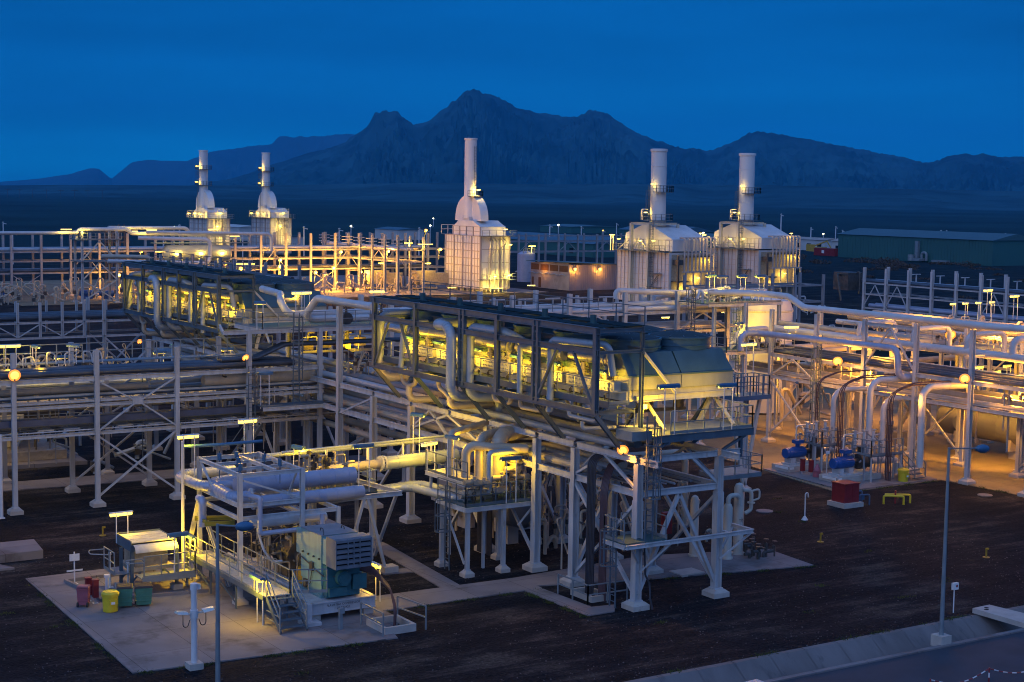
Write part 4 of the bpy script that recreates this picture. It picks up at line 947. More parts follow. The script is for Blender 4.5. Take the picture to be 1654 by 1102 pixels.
# ================================================================== LOOSE THINGS ON THE PAD AND YARD
def drum(x, y, lab, s=1.0):
    t = thing('overpack_drum', lab, 'drum', (x,y,.05), None)
    q = MB(); q.lathe([(.30*s,.05),(.345*s,.07),(.36*s,.5*s),(.375*s,.78*s),(.36*s,.79*s)], (x,y,0), (0,0,1), 20); q.bx(x-.17*s,x+.17*s,y-.42*s,y-.34*s,.42*s,.68*s); obj('body', q, 'yellow_paint', t)
    q = MB(); q.lathe([(.40*s,.79*s),(.415*s,.80*s),(.415*s,.93*s),(.37*s,.97*s),(.33*s,1.02*s),(.30*s,1.0*s)], (x,y,0), (0,0,1), 20); obj('lid', q, 'yellow_paint', t)
    q = MB(); q.bx(x-.09*s,x+.09*s,y-.427*s,y-.42*s,.46*s,.58*s); obj('sticker', q, 'sign_white', t); return t
drum(22.9, 71.05, 'yellow overpack drum with white sticker on the compressor pad')
drum(81.8, 77.2, 'yellow drum on the pump pad beside the pump stairs')
def wbin(x, y, lab, mbody, rz, w=.55, h=.95, lid=None, holes=False):
    t = thing('wheelie_bin', lab, 'bin', (0,0,0)); t.location = (x,y,.05); t.rotation_euler = (0,0,rz); t['_o'] = V((0,0,0))
    q = MB(); a, b_ = w*.42, w*.5
    q.add([(-a,-a,.1),(a,-a,.1),(a,a,.1),(-a,a,.1),(-b_,-b_,h),(b_,-b_,h),(b_,b_,h),(-b_,b_,h)], [(0,3,2,1),(0,1,5,4),(1,2,6,5),(2,3,7,6),(3,0,4,7),(4,5,6,7)])
    for k in range(3): q.bx(-b_*.98,b_*.98,-b_*.98,b_*.98,.3+k*.22,.33+k*.22)
    obj('body', q, mbody, t)
    q = MB(); q.add([(-b_*1.08,-b_*1.08,h),(b_*1.08,-b_*1.08,h),(b_*1.08,b_*1.08,h+.05),(-b_*1.08,b_*1.08,h+.05),(-b_*.9,-b_*.8,h+.07),(b_*.9,-b_*.8,h+.07),(b_*.9,b_,h+.1),(-b_*.9,b_,h+.1)], [(0,1,5,4),(1,2,6,5),(2,3,7,6),(3,0,4,7),(4,5,6,7),(0,3,2,1)]); q.bar((-b_,b_*1.15,h-.02),(b_,b_*1.15,h-.02), .05); obj('lid', q, lid or mbody, t)
    for s in (-1,1):
        q = MB(); q.cyl((s*a-.04,a,.12),(s*a+.04,a,.12), .12, 14); obj('wheel', q, 'black_rubber', t)
    return t
wbin(22.1, 72.55, 'pink wheelie bin with black wheels at the left edge of the pad', 'pink_paint', 2.6, .55, .92)
wbin(23.75, 71.5, 'green slatted bin between the yellow drum and the other green bin', 'green_paint', -.3, .72, .95, 'black_rubber')
wbin(24.6, 71.35, 'green bin with a dark lid, rightmost beside the yellow drum', 'green_paint', -.25, .8, .92, 'black_rubber')
def extbox(x, y, lab, grp):
    t = thing('extinguisher_box', lab, 'fire box', (x,y,0), grp)
    q = MB(); q.bx(x-.13,x+.13,y-.13,y+.13,.35,1.2); q.bx(x-.15,x+.15,y-.15,y+.15,1.16,1.22); obj('box', q, 'red_paint', t); obj('post', MB().bx(x-.04,x+.04,y-.02,y+.06,.0,.36).bx(x-.14,x+.14,y-.12,y+.14,.0,.07), 'white_steel', t)
extbox(22.55, 73.3, 'red extinguisher box on a post behind the pink bin', 'red extinguisher boxes'); extbox(22.72, 72.75, 'red extinguisher box on a post in front of its twin, between pink bin and drum', 'red extinguisher boxes')
extbox(77.3, 82.6, 'red extinguisher box at the pump pad edge, left of its twin', 'red extinguisher boxes'); extbox(77.55, 82.0, 'red extinguisher box at the pump pad edge, right of its twin', 'red extinguisher boxes')
q = MB(); q.cyl((0,0,.05),(0,0,.55),.28,14); q.lathe([(.28,.55),(.2,.75),(.1,.95),(.02,1.05)],(0,0,0),(.15,.1,1),12); o = solo('covered_hydrant', q, 'pink_paint', 'pink sheeted object slumped at the edge of the pump pad', 'covered object'); o.location = (77.45,81.3,.0)
def post(x, y, h, lab, m='white_rail', r=.05, cap=None):
    q = MB(); q.cyl((x,y,0),(x,y,h), r, 10); q.bx(x-.16,x+.16,y-.16,y+.16,0,.07)
    if cap: q.cyl((x,y,h),(x,y,h+.12), r*1.7, 10)
    return solo('marker_post', q, m, lab, 'post')
post(24.3, 75.4, 1.7, 'thin white standpipe left of the oil cooler legs', r=.045, cap=1); post(24.95, 74.6, 1.3, 'white standpipe under the oil cooler front left leg', r=.045, cap=1); post(23.5, 73.4, 1.1, 'squat white post behind the yellow drum', r=.09, cap=1)
t = thing('sign_post', 'small white double sign on a post at the back edge of the pad', 'sign', (22.95,76.85,0))
obj('post', MB().cyl((22.95,76.85,0),(22.95,76.85,1.7), .035, 8).bx(22.8,23.1,76.7,77,.0,.08), 'white_rail', t); obj('panel', MB().bx(22.7,23.2,76.80,76.83,1.25,1.6), 'sign_white', t); obj('panel', MB().bx(22.55,23.35,76.79,76.82,.72,.8), 'sign_white', t)
t = thing('light_mast', 'white mast with two angled floodlights and a concrete foot in front of the pad', 'mast', (23.15,60.85,0))
q = MB(); q.cyl((23.15,60.85,.25),(23.15,60.85,3.55), .13, 14); q.cyl((23.15,60.85,2.15),(23.15,60.85,2.5), .17, 14); q.cyl((23.15,60.85,3.35),(23.15,60.85,3.62),.16,14); q.bx(23.3,23.42,60.8,60.9,3.35,3.58); obj('pole', q, 'white_rail', t)
obj('concrete_base', MB().bx(22.85,23.45,60.55,61.15,-.1,.26), 'concrete_pier', t)
for s in (-1, 1):
    q = MB(); q.bar((23.15+s*.15,60.85,2.35),(23.15+s*.5,60.8,2.4), .05); q.prof((23.15+s*.35,60.8,2.42),(23.15+s*.8,60.75,2.5),[(-.2,-.04),(.2,-.04),(.14,.06),(-.14,.06)]); obj('floodlight', q, 'lens_glass', t)
    q = MB(); q.tube([(23.15+s*.5,60.8,2.35),(23.15+s*.5,60.8,1.85),(23.15+s*.3,60.8,1.8),(23.15+s*.2,60.82,2.1)], .02, 6, .15); obj('cable', q, 'cable', t)
def street(x, y, h, dx, dy, L, lab, base=True):
    t = thing('street_lamp', lab, 'street lamp', (x,y,0))
    obj('pole', MB().cyl((x,y,.4 if base else 0),(x,y,h), .105, 12, .06), 'rail_steel', t)
    obj('arm', MB().tube([(x,y,h-.05),(x+dx*L,y+dy*L,h-.18)], .035, 8), 'rail_steel', t)
    c = V((x+dx*(L+.3),y+dy*(L+.3),h-.22)); q = MB(); ax = V((dx,dy,-.08)).normalized()
    q.lathe([(.03,-.42),(.12,-.36),(.19,-.15),(.2,.05),(.15,.28),(.04,.4)], c, ax, 14); obj('lamp_head', q, 'lamp_blue', t)
    if base: obj('concrete_base', MB().bx(x-.32,x+.32,y-.32,y+.32,-.1,.42), 'concrete_pier', t)
street(53.5, 47.83, 8.95, 1, 0, 1.9, 'unlit street lamp with a blue head by the road at the right')
street(22.5, 56.6, 7.0, 1, 0, .85, 'unlit street lamp with a blue head near the front of the compressor pad')
t = thing('sign_post', 'small white box sign on a thin post beside the drain channel', 'sign', (58.1,51.25,0)); obj('post', MB().cyl((58.1,51.25,0),(58.1,51.25,1.2), .03, 8), 'white_rail', t); q = MB().bx(57.95,58.3,51.15,51.3,1.15,1.48); obj('panel', q, 'sign_white', t); obj('mark', MB().lathe([(.07,0),(.07,.005)], (58.17,51.15,1.33), (0,-1,0), 10), 'red_paint', t)
t = thing('gooseneck_post', 'slim grey post with a bent top standing in the gravel by the red hydrant box', 'post', (66.8,71.05,0)); q = MB(); q.tube([(66.8,71.05,0),(66.8,71.05,1.65),(67.0,71.05,1.72),(67.05,71.05,1.4)], .04, 8, .12); q.lathe([(.22,0),(.05,.25)], (66.8,71.05,0), (0,0,1), 10); obj('post', q, 'white_rail', t)
for x, y, lab in ((63.3,65.95,'short yellow valve post in the gravel nearer the rack pad'),(68.8,58.5,'short yellow valve post in the gravel towards the right edge'),(27.7,87.2,'short yellow valve post under the left rack')):
    q = MB(); q.cyl((x,y,0),(x,y,.5), .05, 10); q.cb((x+.06,y,.48), (.18,.1,.1)); q.lathe([(.2,0),(.2,.03)], (x,y,0), (0,0,1), 10); solo('valve_post', q, 'yellow_dull', lab, 'valve post')
q = MB()
for a, b_ in (((75.3,72.5),(75.5,71.5)),((75.5,71.5),(76.5,71.6))): pass
q.tube([(74.9,72.3,0),(74.9,72.3,.55),(75.9,71.5,.55),(75.9,71.5,0)], .07, 8, .1); q.tube([(75.3,72.6,.55),(76.7,71.7,.55),(76.7,71.7,0)], .07, 8, .1); solo('guard_rail', q, 'yellow_paint', 'yellow tubular guard rail around a small valve in the gravel', 'guard rail')
q = MB(); q.cyl((75.75,72.1,0),(75.75,72.1,.85), .06, 8); solo('hydrant', q, 'red_paint', 'small red hydrant post inside the yellow guard rail', 'hydrant')
t = thing('hydrant_cabinet', 'red hydrant cabinet on a concrete plinth in the gravel by the pump pad', 'cabinet', (72.2,73.1,0))
obj('cabinet', MB().bx(71.6,72.9,72.55,73.7,.3,1.5).bx(71.55,72.95,72.5,73.75,1.5,1.56).bx(72.3,72.34,72.53,72.55,.4,1.4), 'red_paint', t); obj('plinth', MB().bx(71.4,73.1,72.3,73.9,-.1,.3), 'concrete_pier', t)
q = MB(); q.tube([(72.9,73,.9),(73.5,72.9,.9),(73.5,72.9,0)], .06, 8, .1); q.tube([(73.1,72.7,0),(73.1,72.7,.7),(73.8,72.5,.7),(73.8,72.5,0)], .05, 8, .1); q.cb((73.4,72.8,.5),(.25,.25,.3)); obj('valve', q, 'lamp_blue', t)
for k, (x, y, r) in enumerate(((66.3,74.2,.55),(83.1,71.0,.5),(87.0,66.4,.5),(24.1,77.3,.3))):
    solo('manhole_cover', MB().lathe([(r,0),(r,.05+.0*k),(r*.9,.065),(.01,.065)], (x,y,.0 if k in (0,) else .045), (0,0,1), 20), 'concrete', 'round manhole cover '+('in the gravel left of the red cabinet','in the paving right of the yellow drum','in the paving at the right edge','in the pad behind the pink bin')[k], 'manhole')
o = solo('manhole_cover', MB().bx(50.9,52.4,63.2,64.3,.0,.12), 'concrete_pier', 'square concrete cover on the paving between the front rack legs', 'manhole')
t = thing('slab_bridge', 'flat concrete slab bridge with two holes across the drain channel', 'slab bridge', (59.2,49,0))
obj('slab', MB().poly([(58.7,50.6),(59.95,50.65),(60.3,47.75),(58.75,47.55)], .06, .3), 'concrete_pier', t); obj('hole', MB().lathe([(.12,.301),(.12,.304)],(59.1,50.1,0),(0,0,1),12).lathe([(.12,.301),(.12,.304)],(59.35,50.3,0),(0,0,1),12), 'dark_opening', t)
q = MB(); q.cyl((61.0,48.3,-.4),(61.0,48.3,.9), .12, 12); solo('bollard', q, 'yellow_paint', 'thick yellow bollard beside the slab bridge at the right edge', 'bollard')
CHP = [tuple(gZ(px, py, .95).xy) for px, py in ((1598,1080),(1503,1098),(1700,1066))]
for k, (x, y) in enumerate(CHP):
    q = MB()
    for j in range(5): q.m = j % 2; q.cyl((x,y,-.02+.2*j),(x,y,.18+.2*j), .035, 8)
    tag(obj('chain_post', q, ['red_paint','sign_white']), 'red and white striped chain post on the road, '+('middle one','left one','right one, hardly in view')[k], 'chain post', 'striped chain posts')
for k, (a, b_) in enumerate(((CHP[0], CHP[1]), (CHP[0], CHP[2]))):
    q = MB(); n = 14; P_ = [V((a[0]+(b_[0]-a[0])*i/n, a[1]+(b_[1]-a[1])*i/n, .95-.35*math.sin(math.pi*i/n))) for i in range(n+1)]
    for i in range(n): q.m = i % 2; q.cyl(P_[i], P_[i+1], .025, 6)
    tag(obj('chain', q, ['red_paint','sign_white']), 'red and white plastic chain hanging '+('left','right')[k]+' of the middle striped post', 'chain')
# pickup on the road, only its cab roof reaches into the picture
cx, cy2 = 38.55, 43.75
t = thing('parked_car', 'pale blue car on the road with only its roof in view', 'car', (cx,cy2,0))
def loft(q, secs):
    n = len(secs[0]); vs = [p for s_ in secs for p in s_]
    q.add(vs, [(k*n+i, k*n+(i+1) % n, (k+1)*n+(i+1) % n, (k+1)*n+i) for k in range(len(secs)-1) for i in range(n)], True); q.add(secs[0], [tuple(reversed(range(n)))]); q.add(secs[-1], [tuple(range(n))])
def csec(x, w, z0, z1, r=.15): return [(cx+x,cy2-w,z0+r),(cx+x,cy2-w+r,z0),(cx+x,cy2+w-r,z0),(cx+x,cy2+w,z0+r),(cx+x,cy2+w*.97,z1-r),(cx+x,cy2+w-r*1.5,z1),(cx+x,cy2-w+r*1.5,z1),(cx+x,cy2-w*.97,z1-r)]
q = MB(); loft(q, [csec(-2.2,.8,.4,.75),csec(-2.1,.86,.3,.9),csec(-.9,.9,.28,.97),csec(1.9,.9,.28,1.0),csec(2.25,.84,.35,.9)]); obj('body', q, 'lamp_blue', t)
q = MB(); loft(q, [csec(-1.0,.78,.9,1.0,.03),csec(-.45,.70,.95,1.52,.1),csec(.9,.70,.95,1.56,.1),csec(1.9,.74,.9,1.1,.05)]); obj('cabin', q, 'pipe_white', t)
for sx in (-1.4,1.4):
    for sy in (-1,1): obj('wheel', MB().cyl((cx+sx,cy2+sy*.72,.3),(cx+sx,cy2+sy*.92,.3), .32, 18), 'black_rubber', t)

# ================================================================== generic rack: rows of columns, tiers of beams
def rack(label, axis, rows, sts, zt, tiers, bays=(), kb=(), w=.28, m='white_steel', pier=True, z0=.4, cross=True, root=None, skip=()):
    P3 = (lambda a, r, z: (r, a, z)) if axis == 'Y' else (lambda a, r, z: (a, r, z))
    lo, hi = min(sts), max(sts)
    t = root or thing('pipe_rack', label, 'pipe rack', P3((lo+hi)/2, sum(rows)/len(rows), 0))
    for r in rows:
        for s_ in sts:
            if (r, s_) in skip: continue
            z1 = zt(s_, r) if callable(zt) else zt
            x, y, _ = P3(s_, r, 0); column(t, x, y, z1, z0 if pier else 0, w, m, 'x' if axis == 'Y' else 'y', pier)
        for z, h in tiers:
            off = -w*.5+.02 if r == min(rows) else w*.5-.02
            beam(t, P3(lo-.3, r, z), P3(hi+.3, r, z), .16, h, m)
    if cross:
        for s_ in sts:
            for z, h in tiers: beam(t, P3(s_, min(rows)+w/2, z-.02), P3(s_, max(rows)-w/2, z-.02), .14, h*.9, m)
    for (a, b, za, zb, r) in bays:
        brace(t, P3(a, r-.05, za), P3(b, r-.05, zb), .13, m); brace(t, P3(b, r+.09, za), P3(a, r+.09, zb), .13, m)
    for (a, b, za, zb, r) in kb:
        c = (a+b)/2; brace(t, P3(a, r, za), P3(c, r, zb), .12, m); brace(t, P3(b, r, za), P3(c, r, zb), .12, m)
    return t

# ------------------------------------------------------------------ left rack crossing in front
LX = [14.6, 19.8, 24.95, 30.05, 35.25, 40.2, 45.3]
lr = rack('lavender-lit white rack crossing the left half with an X-braced bay', 'X', (95.5, 100.8), LX,
     lambda s_, r: 9.86 if s_ < 38 else (10.7 if r < 98 else 9.86), ((8.06,.26),(6.72,.18),(6.42,.2),(4.65,.22)),
     bays=((30.05,35.25,.6,4.5,95.5),(30.05,35.25,.6,4.5,100.8),(14.6,19.8,.6,4.5,95.5)), skip=((100.8,45.3),))
for r in (95.42, 100.75):
    for a, b_ in ((30.15,32.4),(35.15,32.9)):
        brace(lr, (a,r,7.9), (b_,r,6.6), .11); brace(lr, (a,r,4.8), (b_,r,6.35), .11)
    obj('gusset_plate', MB().bx(32.3,33.0,r-.04,r+.04,6.3,6.75), 'white_steel', lr)
for r in (24.95, 30.05, 35.25):
    brace(lr, (r,95.6,4.5), (r,96.9,3.4 if False else 4.55), .08)
rl = thing('railing', 'blue-grey handrail along the far edge of the left rack above the dark pipes', 'railing', (30,100,8.9)); obj('railing', rail_mb([(14,100.4,8.75),(44,100.4,8.75)], 1.05, 1.7, .028, False), 'rail_steel', rl)
solo('rack_walkway', MB().bx(14,44,99.2,100.3,8.66,8.72), 'rail_steel', 'narrow steel walkway deck behind the dark pipes on the left rack', 'walkway')
it = [(95.95,8.42,.20,'pipe_dark'),(96.5,8.46,.24,'pipe_dark'),(97.1,8.45,.22,'pipe_dark'),(97.7,8.42,.20,'pipe_dark'),(98.3,8.42,.18,'pipe_dark')]
runs('X', 14, 43.6, it, 'the near edge of the left rack top tier', 'dark pipes on the left rack top tier', 12, 0)
runs('X', 14, 33.9, [(97.2,7.22,.22,'pipe_tan')], 'left rack middle tier, ending in a blunt cap', 'pipes on the left rack', 12, 3)
runs('X', 14, 52, [(96.0,6.98,.13,'pipe_tan'),(98.4,6.95,.16,'pipe_grey'),(99.2,7.0,.2,'pipe_tan'),(99.9,6.9,.11,'pipe_grey')], 'the near edge of the left rack middle tier', 'pipes on the left rack', 10, 3)
pipe([(34.5,98.6,7.1),(38.4,98.7,7.25),(40,98.9,6.9),(52,99.0,6.95)], .26, 'pipe_grey', 'pale grey pipe with a slight kink behind the X-braced bay of the left rack', None, 1.6, 1.5, 14)
pipe([(37.5,96.7,7.35),(54,96.7,7.35)], .40, 'pipe_tan', 'very thick tan pipe under the dark pipes at the right end of the left rack', None, 2.0, None, 18)
q = MB(); q.prof((14,95.9,5.45),(43,95.9,5.45),[(-.04,-.2),(.04,-.2),(.04,.2),(-.04,.2)])
for z in (5.3,5.6): q.bx(14,43,95.94,96.5,z-.02,z+.01)
solo('cable_tray', q, 'tray_blue', 'dark blue cable tray running level along the left rack', 'cable tray')
q = MB()
for k in range(3): q.tube([(43.6,96.1+.3*k,8.86),(40.6,96.1+.3*k,8.86)] if False else [(38.5,96.1+.3*k,8.75),(41.0,96.1+.3*k,8.8),(43.0,96.1+.3*k,9.6),(56,96.1+.3*k,9.6)], .13, 8, .6)
solo('pipe_bundle', q, 'pipe_dark', 'bundle of three dark pipes stepping up towards the main rack', 'pipe bundle')
q = MB()
for k in range(4): q.tube([(46,97.2+.28*k,9.45),(47.3,97.0+.28*k,9.4),(49.6,94.3+.28*k,7.4),(51,93+.2*k,6.6)], .1, 7, .6)
solo('cable_riser', q, 'cable_red', 'bundle of reddish black cables sloping down behind the tall white columns', 'cable bundle')
for k in range(6):
    q = MB(); rr = random.Random(k); x = 15.5+k*2.9
    for j in range(3): xx = x+rr.uniform(-1,1); q.tube([(xx,98.8,8.7),(xx,98.8,9.1+rr.random()*.5),(xx+.5,98.9,9.1+rr.random()*.3),(xx+.6,98.8,8.7)], .05, 7, .12); q.lathe([(.02,0),(.14,.02),(.14,.06)], (xx+.2,98.8,9.4), (0,0,1), 8)
    solo('valve_set', q, 'pipe_white', 'small white valves and loops on the left rack walkway, %s from the left' % ORD[k], 'valves', 'valves on the left rack')
tube_lamp((25.6,98.6,8.7), 'glowing tube lamp standing on the left rack near its glaring floodlight', (1,0), 1.35, 1.3, 80, glow=True)
tube_lamp((29.6,98.6,8.7), 'tilted unlit tube lamp on the left rack beside its second column', (.6,-.8), 1.15, 1.0, 0, lit=False)
tube_lamp((23.0,98.6,8.7), 'tube lamp at the left end of the left rack', (.5,-.8), 1.3, 1.1, 50)
tube_lamp((27.2,98.6,8.7), 'small bent tube lamp on the left rack between its first and second columns', (.3,-.9), 1.2, .7, 50)
f1 = flood(gY(23,606,95.2), (24,40,0), 'glaring sodium floodlight on the first column of the left rack', 1300, s=1.35)
flood(gY(396,577,95.1), (42,80,0), 'sodium floodlight on the rack column left of the caged ladder', 250, s=.9)
for x, y in ((23.9,94.6),): post(x, y, 5.1, 'slim white lamp standard at the left edge in front of the left rack', r=.1); 
# deck on top of the crossing
dk = thing('access_platform', 'high railed deck with big white pipes between the two coolers', 'platform', (45,97.5,10.7))
obj('deck', MB().bx(41.2,51.5,95.6,100.4,10.66,10.71), 'teal_deck', dk); obj('edge_beam', MB().H((38.4,95.45,10.6),(51.5,95.45,10.6),.14,.26).H((41.2,95.5,10.6),(41.2,100.4,10.6),.14,.26).H((38.4,95.5,10.6),(40.2,100.6,10.6),.14,.2), 'white_steel', dk)
railing(dk, [(41.2,100.2,10.71),(41.2,95.6,10.71),(51.4,95.6,10.71)], sp=1.15)
for x in (45.3, 49.8): column(dk, x, 100.6, 10.55, .4, .3)
column(dk, 49.8, 95.6, 10.55, .4, .3)
ladder('dark caged ladder rising beside the tall white columns to the high deck', 43.37, 95.05, 5.2, 11.8, 'x', side=-1)
pipe([(45,104.5,12.8),(44.2,99.5,12.75),(43.2,97.2,12.4),(43.6,96.9,11.55),(54.5,97,11.55)], .25, 'pipe_white', 'white pipe coming off the far cooler and dropping onto the high deck', None, 2.2, .9, 14)
pipe([(45,87.2,12.72),(45,95.3,12.72),(44.55,96.7,11.2),(54.5,96.4,11.15)], .25, 'pipe_white', 'white pipe from the near cooler that slants down onto the high deck', None, 2.2, .7, 14)
for x, lab in ((47.7,'left'),(50.4,'right')):
    q = MB(); q.cyl((x,96.2,11.2),(x,96.85,11.2), .42, 16); q.cyl((x,96.4,11.5),(x,96.4,12.1), .09, 8); q.lathe([(.02,0),(.2,.02),(.2,.06)], (x,96.4,12.1), (0,0,1), 10); solo('butterfly_valve', q, 'machine_dark', 'dark butterfly valve on the white pipes of the high deck, %s one' % lab, 'valve')
q = MB(); q.cyl((43.6,98,12.4),(44.9,98,12.4), .19, 12); q.cyl((44.9,98,12.1),(44.9,98,12.75), .3, 10); q.cyl((44.9,98,11.6),(44.9,98,12.1),.1,8); solo('actuator', q, 'machine_tan', 'tan valve actuator with a white cylinder above the high deck', 'actuator')
tube_lamp(gY(420,535,96.2), 'tilted lamp on the left end of the high deck', (.9,-.4), 1.9, .8, 60)
tube_lamp((44.6,97.5,10.7), 'glowing tube lamp by the slanting white pipe on the high deck, left one', (1,0), 2.3, .9, 90, glow=True)
tube_lamp((45.9,99,10.7), 'glowing tube lamp by the slanting white pipe on the high deck, right one', (1,0), 2.2, .8, 90, glow=True)
tube_lamp((51.2,98.6,10.7), 'glowing tube lamp at the right end of the high deck near the cooler roof', (1,-.2), 2.2, 1.1, 90, glow=True)
lamp(dk, (46.5,98,9.9), 160, FLU, .3); lamp(dk, (49.5,99,9.0), 120, FLU, .3)
q = MB(); q.bx(41.6,51,96.0,100.2,7.7,7.75); rl = thing('walkway', 'yellow-lit lower deck under the high deck', 'walkway', (46,98,7.7)); obj('deck', MB().bx(45.6,51,99.0,100.3,8.6,8.66), 'cream_steel', rl); railing(rl, [(45.6,98.9,8.66),(51,98.9,8.66)], 'cream_steel', sp=1.2)
for k, (x, z) in enumerate(((46.3,9.1),(47.7,9.2),(49.2,9.0),(50.4,9.25))):
    q = MB(); q.bx(x-.35,x+.35,99.4,99.9,z-.3,z+.3); q.tube([(x,99.6,z+.3),(x,99.6,z+.9),(x+.5,99.6,z+.9)], .06, 8, .15); solo('instrument_cabinet', q, 'machine_tan', 'tan instrument cabinet on the yellow-lit deck, %s from the left' % ORD[k], 'cabinet', 'cabinets under the high deck')
tube_lamp((41.0,94.9,5.6), 'unlit tube lamp with two bent posts in front of the caged ladder', (1,0), 2.3, 1.2, 0, lit=False)

# ------------------------------------------------------------------ second compressor unit behind the left rack
s2 = thing('compressor_skid', 'second compressor behind the left rack with a cream louvred intake box', 'compressor', (29,113,0))
obj('base_frame', MB().bx(27.4,33,112,121,.3,.95), 'machine_tan', s2)
q = MB(); q.bx(28.4,30.2,114.5,117,1.0,4.2); q.bx(28.4,30.1,112.6,114.5,2.6,4.1); obj('motor_enclosure', q, 'cream_steel', s2)
q = MB(); q.bx(30.3,33,113.6,116,2.7,4.3)
for k in range(5): q.bx(30.25,33.05,113.5,113.62,2.75+k*.3,2.88+k*.3)
obj('intake_louvre', q, 'machine_dark', s2)
q = MB(); q.cyl((31.5,117,1.9),(31.5,120,1.9), .7, 14); q.cyl((29,117.5,1.7),(29,119,1.7),.5,12); rr = random.Random(3)
for k in range(16): x, y = rr.uniform(27,33), rr.uniform(112.3,121); q.tube([(x,y,.9),(x,y,1.2+rr.random()*2),(x+rr.uniform(-1,1),y,1.2+rr.random()*2)], .06, 7, .2)
obj('machinery', q, 'machine_dark', s2); obj('yellow_guard', MB().bx(27.5,28.3,114.8,116.6,1.0,1.9), 'machine_yellow', s2)
tube_lamp((25.2,112.0,.1), 'lit tube lamp by the stairs of the second compressor', (0,1), 2.6, 1.3, 420, glow=True)
solo('concrete_plinth', MB().poly([(24.6,111.2),(34,110.4),(34.5,122),(24.6,122)], -.1, .28), 'concrete', 'concrete plinth under the second compressor', 'plinth')

# ------------------------------------------------------------------ lattice bridge far left and the dark pipes behind it
BX = [34.2, 36.3, 38.4, 40.4, 42.4, 44.4, 46.4]
tb = thing('truss_bridge', 'white lattice pipe bridge at the far left with a row of stub posts', 'pipe bridge', (40,145,0))
for x in [24.0+2.05*k for k in range(11)]+[46.4]:
    if abs(x-46.4) > .1 and x > 45.9: continue
    obj('post', MB().H((x,145,5.9),(x,145,9.2),.22,.22,.03,(1,0,0)) if x < 46 else MB().H((x,145,.3),(x,145,9.25),.3,.3,.03,(1,0,0)), 'white_steel', tb)
beam(tb, (22,145,7.32), (54,145,7.32), .16, .2); beam(tb, (22,145,5.9), (54,145,5.9), .16, .2)
beam(tb, (22,150,7.32), (54,150,7.32), .16, .2); beam(tb, (22,150,5.9), (54,150,5.9), .16, .2)
for k in range(5):
    x = 24+4.1*k; brace(tb, (x,145,7.2), (x+2.05,145,6.0), .11); brace(tb, (x+4.1,145,7.2), (x+2.05,145,6.0), .11)
for x in (52.0,):
    column(tb, x, 145, 6.0, .3, .28); column(tb, x, 150, 6.0, .3, .28)
for y in (145,150):
    brace(tb, (46.4,y,.5), (52,y,5.8), .16); brace(tb, (52,y,.5), (46.4,y,5.8), .16)
column(tb, 46.4, 150, 9.2, .3, .3)
for k in range(9): obj('post', MB().H((25+2.9*k,150,5.9),(25+2.9*k,150,9.0),.2,.2,.03,(1,0,0)), 'white_steel', tb)
runs('X', 18, 56, [(145.6,7.75,.24,'pipe_dark'),(146.3,7.8,.28,'pipe_dark'),(147.0,7.78,.25,'pipe_dark'),(147.9,7.8,.28,'pipe_dark'),(148.8,7.8,.25,'pipe_dark')], 'the near edge of the lattice bridge', 'dark pipes on the lattice bridge', 10, 0)
flood((49.3,143.5,5.4), (48,130,0), 'sodium floodlight under the lattice bridge beside the X-braced posts', 500, s=.9)

# ------------------------------------------------------------------ B rack behind the near cooler (white stub columns)
BR = [55.2, 60.6, 66.0, 71.45, 77.0, 82.5, 88.0]
rack('white rack behind the near cooler whose column tops stand clear of two pinkish pipes', 'X', (104.0, 109.0), BR, 11.88, ((10.1,.26),(8.4,.24)), kb=((82.5,88,8.5,9.95,104),(71.45,77,8.5,9.95,104),(60.6,66,8.5,9.95,104)), w=.34)
runs('X', 52, 88.5, [(104.5,10.42,.22,'pipe_white'),(105.4,10.72,.27,'pipe_white'),(106.3,10.5,.20,'pipe_grey'),(107.2,10.5,.22,'pipe_grey'),(108.2,10.45,.18,'pipe_white')], 'the near edge, top tier behind the near cooler', 'pipes behind the near cooler', 12, 2.4)
runs('X', 52, 88.5, [(104.6,8.8,.2,'pipe_clad'),(105.5,8.85,.26,'pipe_clad'),(106.6,8.8,.22,'pipe_tan'),(107.8,8.8,.2,'pipe_grey')], 'the near edge, second tier behind the near cooler', 'pipes behind the near cooler', 12, 2.4)
pipe([(76.8,105,11.3),(76.8,105,11.95),(84.4,105,11.6),(86,104,11.75),(85.6,102,12.05)], .24, 'pipe_white', 'white pipe lying over the stub columns behind the near cooler fan rings', None, 2.5, .9, 14)
pipe([(81.5,106,11.2),(83,106,11.45),(94,106,11.5)], .26, 'pipe_white', 'white pipe ending left in a bend, upper one behind the fan rings', None, 2.5, .7, 14)
q = [62.5,68.7,74,79.8,85.2,90.5]
rack('farther rack of short white stub columns seen just above the near cooler roof', 'X', (131.0, 136.0), [58,63.2,68.4,73.6,78.8,84.0,89.2,94.4,99.6], 9.2, ((7.6,.22),(5.6,.22)), w=.3)
runs('X', 55, 104, [(131.6,7.9,.16,'pipe_grey'),(132.5,7.95,.2,'pipe_dark'),(133.5,7.95,.2,'pipe_grey'),(134.6,7.9,.18,'pipe_dark')], 'the near edge of the farther stub rack', 'pipes on the farther stub rack', 8, 0)
for k in range(12):
    x = 60+k*3.4; q = MB(); q.bx(x-.9,x+.9,134.9,135.05,9.0,9.1); q.bx(x-.05,x+.05,134.9,135.05,7.7,9.0); solo('tray_support', q, 'white_steel', 'small white T-shaped tray support on the farther stub rack, %s from the left' % ORD[k], 'tray support', 'tray supports')
